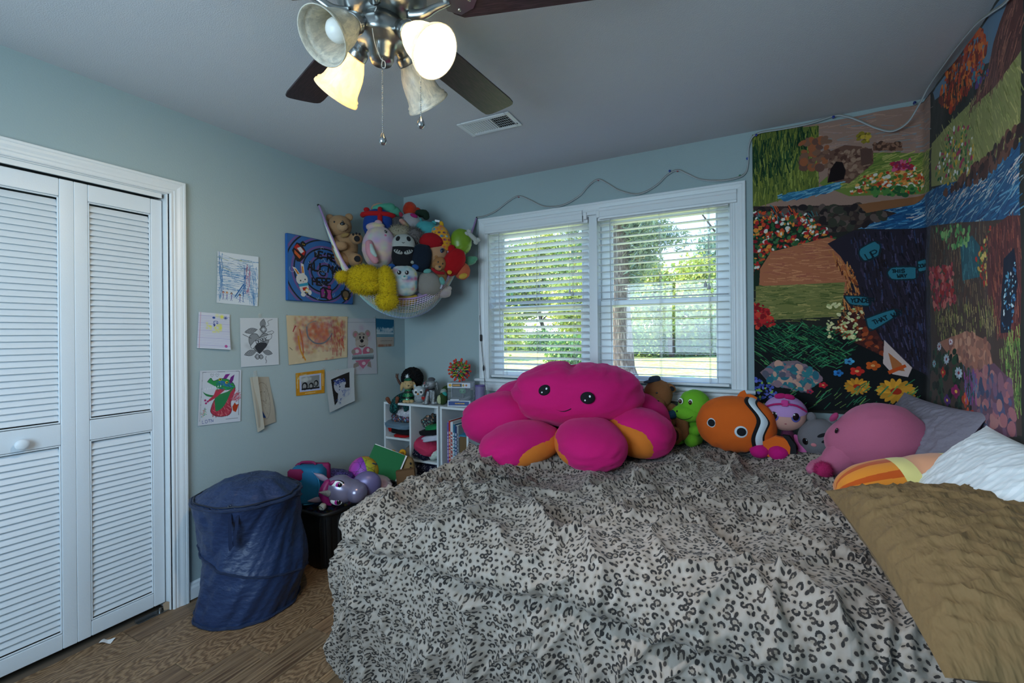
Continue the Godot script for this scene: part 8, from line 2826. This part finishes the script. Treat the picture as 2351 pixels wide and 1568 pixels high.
	# blue and magenta suitcase
	var sb := mt(C("1f6a93"), 0.6, {"bump": T.fine, "bs": 0.08, "tri": 10.0})
	var sp := mt(C("7e1f4e"), 0.6, {"bump": T.fine, "bs": 0.08, "tri": 10.0})
	t = thing("toy_suitcase", "blue and magenta fabric case standing on end in the tote", "suitcase", V(0.165, 0.325, 1.045), 0.5)
	b = MB.new()
	b.box(V(0, 0.115, 0), V(0.20, 0.23, 0.15), 0.03)
	part("shell", b.mesh(), sb, t)
	b = MB.new()
	b.box(V(0.01, 0.115, -0.03), V(0.206, 0.236, 0.04), 0.012)
	part("gusset", b.mesh(), sp, t, Transform3D(), "magenta side panel")
	b = MB.new()
	b.box(V(-0.05, 0.19, 0.07), V(0.09, 0.07, 0.03), 0.014)
	part("pocket", b.mesh(), sp, t, Transform3D(), "magenta front pocket")
	b = MB.new()
	b.tube(spline([V(0.0, 0.02, 0.077), V(0.06, 0.03, 0.078), V(0.085, 0.08, 0.078), V(0.088, 0.16, 0.078), V(0.05, 0.212, 0.076)]), 0.003, 6)
	part("piping", b.mesh(), mt(C("2f8ab8"), 0.5), t)
	b = MB.new()
	b.tube(spline([V(-0.06, 0.23, 0.0), V(-0.04, 0.246, 0.0), V(0.02, 0.246, 0.0), V(0.04, 0.23, 0.0)]), 0.007, 8)
	part("handle", b.mesh(), sp, t)
	# metallic lilac unicorn head toy
	var un := mt(C("86809a"), 0.25, {"metal": 0.35, "cc": 0.4})
	var mg := mt(C("8c1560"), 0.4)
	t = thing("unicorn_toy", "pearly lilac plastic unicorn head lying on its side on the tote", "toy", V(0.375, 0.345, 0.985), 0.62)
	b = MB.new()
	b.ell(V(0, 0.075, 0), V(0.115, 0.085, 0.075), 40, 26, 2.1, R3(0, 0, -6), func(p: Vector3):
		var q := p
		q.y *= 1.0 - 0.18 * exp(-pow((p.x - 0.42) / 0.25, 2.0))
		q.y += 0.05 * smoothstep(0.5, 1.0, p.x)
		return q)
	part("head", b.mesh(), un, t)
	blob("muzzle", t, un, V(0.085, 0.062, 0.02), V(0.062, 0.06, 0.066), Vector3.ZERO, 2.0, 0.0)
	blob("neck", t, mt(C("6f6790"), 0.35, {"metal": 0.2}), V(0.13, 0.085, -0.055), V(0.085, 0.075, 0.055), Vector3.ZERO, 2.0, 0.0)
	for e in [[-0.015, 0.125, 20.0], [-0.022, 0.028, -20.0]]:
		blob("eye", t, M.glint, V(e[0], e[1], 0.056), V(0.034, 0.021, 0.010), V(0, 0, -10 + e[2] * 0.3), 2.0, 0.0)
		blob("iris", t, mt(C("b02a8c"), 0.3), V(e[0] + 0.008, e[1] - 0.002, 0.062), V(0.018, 0.017, 0.007), Vector3.ZERO, 2.0, 0.0)
		blob("pupil", t, M.eye, V(e[0] + 0.015, e[1] - 0.002, 0.065), V(0.013, 0.014, 0.006), Vector3.ZERO, 2.0, 0.0)
		blob("eye_outline", t, M.felt, V(e[0] + 0.002, e[1], 0.053), V(0.038, 0.024, 0.008), V(0, 0, -10 + e[2] * 0.3), 2.0, 0.0)
		var ls := MB.new()
		for k in 3:
			ls.tube([V(e[0] - 0.028, e[1] + 0.01 - k * 0.006, 0.058), V(e[0] - 0.046, e[1] + 0.022 - k * 0.012, 0.058)], [0.002, 0.0005], 5)
		part("eyelashes", ls.mesh(), M.felt, t)
	limb("forelock", t, mg, [V(-0.075, 0.125, 0.03), V(-0.09, 0.08, 0.045), V(-0.075, 0.03, 0.045), V(-0.055, 0.01, 0.05)], [0.024, 0.032, 0.024, 0.008])
	blob("forelock_curl", t, mg, V(-0.042, 0.135, 0.055), V(0.02, 0.012, 0.010), V(0, 0, 30))
	b = MB.new()
	for k in 6:
		b.lathe([Vector2(0.019 - 0.0028 * k, -0.0), Vector2(0.0195 - 0.0028 * k, 0.005), Vector2(0.0172 - 0.0028 * k, 0.0098)], 16, V(0, k * 0.0095, 0))
	b.ell(V(0, 0.058, 0), V(0.003, 0.006, 0.003), 8, 6)
	part("horn", b.mesh(), mt(C("a7a9a4"), 0.3, {"metal": 0.3}), t, TF(V(-0.062, 0.078, 0.06), R3(62, 0, 40)))
	for s in [0, 1]:
		b = MB.new()
		b.ell(Vector3.ZERO, V(0.05, 0.017, 0.012), 20, 12, 2.0, Basis(), func(p: Vector3): return Vector3(p.x, p.y * (1.0 - 0.6 * smoothstep(0.0, -1.0, p.x)), p.z))
		part("ear", b.mesh(), mt(C("8f8398"), 0.35), t, TF([V(-0.115, 0.158, 0.01), V(-0.14, 0.03, 0.02)][s], R3(0, 0, [-32.0, 4.0][s])))
	# patterned ball
	var pc := Pic.new(256, 256, C("e0702a"))
	var stops := [C("9ab02c"), C("e0902a"), C("e0602e"), C("e0508a"), C("c04ab0"), C("7a35b0")]
	for x in 256:
		var f := x / 255.0 * 4.999
		var c = stops[int(f)].lerp(stops[int(f) + 1], f - int(f))
		pc.im.fill_rect(Rect2i(x, 0, 1, 256), c)
	var g := RandomNumberGenerator.new()
	g.seed = 31
	for k in 7:
		for j in 5:
			var cx := k * 40.0 + (j % 2) * 20.0
			var cy := 30.0 + j * 50.0
			for s in 6:
				var a0 := Vector2(cx, cy) + Vector2(cos(s * PI / 3), sin(s * PI / 3) * 1.3) * 22
				var a1 := Vector2(cx, cy) + Vector2(cos((s + 1) * PI / 3), sin((s + 1) * PI / 3) * 1.3) * 22
				for q in 4:
					pc.line(a0.lerp(a1, q / 4.0), a0.lerp(a1, q / 4.0 + 0.14), 1.6, C("2a2030"))
	for k in 10:
		var x := g.randf() * 256
		var y := g.randf_range(30, 220)
		pc.curve([x, y, x + 12, y - 14, x + 26, y - 8, x + 34, y + 12], g.randf_range(5, 9), C("20305a"))
	b = MB.new()
	b.ell(Vector3.ZERO, Vector3.ONE * 0.098, 40, 24)
	solo("rainbow_ball", b.mesh(), mt(Color(1, 1, 1), 0.45, {"tex": pc.tex()}), "rainbow coloured play ball with navy swirls and stitched seams", "ball", TF(V(0.255, 0.432, 0.70), R3(8, -30, 4)))
	# green folder with white sheets, cardboard
	t = thing("folder", "green paper folder with white sheets sticking out behind the ball", "folder", V(0.36, 0.40, 0.62), 0.75)
	b = MB.new()
	b.box(Vector3.ZERO, V(0.215, 0.17, 0.004), 0.0008)
	part("cover", b.mesh(), mt(C("1c6a3c"), 0.6), t, TF(V(0, 0.085, 0), R3(-18, 0, -24)))
	b = MB.new()
	b.box(Vector3.ZERO, V(0.225, 0.172, 0.002), 0.0)
	part("sheets", b.mesh(), M.white, t, TF(V(0.006, 0.083, -0.006), R3(-18, 0, -25)))
	var cbm := mt(C("8a7048"), 0.85)
	t = thing("yellow_bear_toy", "mustard yellow bear toy with round ears and a tan coat by the shelf", "toy", V(0.40, 0.34, 0.50), 0.6)
	blob("body", t, cbm, V(0.03, 0.07, 0.0), V(0.055, 0.09, 0.04), Vector3.ZERO, 2.8)
	blob("head", t, plush("b8862a", 0.15), V(-0.02, 0.15, -0.01), V(0.05, 0.036, 0.04))
	for s in [-0.062, 0.004]:
		blob("ear", t, plush("c48f22", 0.15), V(s, 0.182, -0.01), V(0.024, 0.024, 0.014))
		blob("ear_lining", t, plush("8a5f18", 0.1), V(s, 0.181, 0.003), V(0.012, 0.013, 0.006))
	for k in 4:
		blob("toggle", t, M.felt, V(0.062, 0.12 - 0.03 * k, 0.038), V(0.006, 0.009, 0.005), V(0, 0, 10))
	b = MB.new()
	b.box(V(0, 0.1, 0), V(0.12, 0.2, 0.05), 0.003)
	solo("cardboard_box", b.mesh(), mt(C("6e5238"), 0.9), "brown cardboard carton wedged between tote and bed", "box", TF(V(0.50, 0.24, 0.55), R3(0, 35, 6)))
	# clear bag with a pink print
	var n3 := n
	b = MB.new()
	b.ell(Vector3.ZERO, V(0.085, 0.03, 0.07), 28, 16, 2.6, Basis(), func(p: Vector3): return p * (1.0 + 0.22 * n3.get_noise_3dv(p * 2.5) + 0.1 * n3.get_noise_3dv(p * 6.0)))
	t = thing("plastic_bag", "crumpled clear plastic bag with a pink print in front of the folder", "bag", V(0.43, 0.40, 0.76), 0.6)
	part("film", b.mesh(), mt(Color(0.85, 0.8, 0.84, 0.45), 0.3), t, TF(Vector3.ZERO, R3(20, 0, -18)))
	b = MB.new()
	b.ell(V(0.02, 0.0, 0.0), V(0.05, 0.014, 0.045), 20, 10)
	part("contents", b.mesh(), mt(C("b04a70"), 0.5), t, TF(Vector3.ZERO, R3(20, 0, -18)))
	# doll arm
	t = thing("small_doll", "small tan doll reaching a hand out of the clear bag", "doll", V(0.445, 0.36, 0.84), 0.6)
	var sk := mt(C("b5835c"), 0.5)
	limb("arm", t, sk, [V(-0.03, 0.0, 0.0), V(0.0, 0.012, 0.01), V(0.025, 0.03, 0.012)], [0.011, 0.009, 0.007])
	for k in 3:
		limb("finger", t, sk, [V(0.026, 0.032, 0.012), V(0.038 - 0.006 * k, 0.048 + 0.004 * k, 0.012)], [0.0035, 0.0025], 6)
	# purple glittery blocks and tinsel
	t = thing("glitter_purse", "purple and black sequin purse lying behind the suitcase", "purse", V(0.20, 0.36, 0.86), 0.5)
	b = MB.new()
	b.ell(V(0, 0.06, 0), V(0.10, 0.06, 0.06), 30, 18, 2.8, R3(0, 0, -12), func(p: Vector3): return p * (1.0 + 0.1 * n3.get_noise_3dv(p * 2.0)))
	part("pouch", b.mesh(), sequins(["4a3f80", "17151f", "6a5aa8", "101018", "8a80c0"], 7, 9.0), t)
	b = MB.new()
	b.box(V(0.12, 0.035, 0.05), V(0.06, 0.03, 0.03), 0.008)
	part("clasp", b.mesh(), mt(C("9a8fb8"), 0.2, {"metal": 0.7}), t)
	b = MB.new()
	b.tube(spline([V(0.0, 0.02, 0.07), V(0.06, 0.012, 0.09), V(0.12, 0.016, 0.085)]), 0.007, 8)
	part("handle", b.mesh(), mt(C("8f88a8"), 0.25, {"metal": 0.5}), t)
	t = thing("tinsel", "tuft of silver pink tinsel on top of the tote heap", "tinsel", V(0.11, 0.49, 0.92))
	b = MB.new()
	for k in 420:
		var c := V(g.randf_range(-0.075, 0.075), 0, g.randf_range(-0.02, 0.02))
		var d := Vector3(g.randfn(), absf(g.randfn()), g.randfn()).normalized()
		var s := d.cross(Vector3(g.randfn(), g.randfn(), g.randfn())).normalized() * 0.0009
		b.face([c - s, c + s, c + d * g.randf_range(0.02, 0.045)])
	b.tube([V(-0.08, 0, 0), V(0.08, 0.0, 0)], 0.003, 5)
	part("strands", b.mesh(), mt(C("a796a4"), 0.2, {"metal": 0.8}), t).set_meta("kind", "stuff")
	# white block with dots
	t = thing("dotted_block", "small white dotted block on the rim of the tote", "toy", V(0.345, 0.336, 1.10), 0.5)
	b = MB.new()
	b.box(V(0, 0.018, 0), V(0.036, 0.036, 0.036), 0.009)
	part("block", b.mesh(), mt(C("b6bab2"), 0.45), t)
	for k in 3:
		blob("dot", t, M.felt, V([-0.008, 0.006, 0.0][k], [0.026, 0.014, 0.02][k], 0.018), V(0.003, 0.003, 0.001), Vector3.ZERO, 2.0, 0.0)

func build_more() -> void:
	build_bedtoys()
	build_shelves()
	build_tote()
	build_hammock()
	build_art()
	build_tapestry()
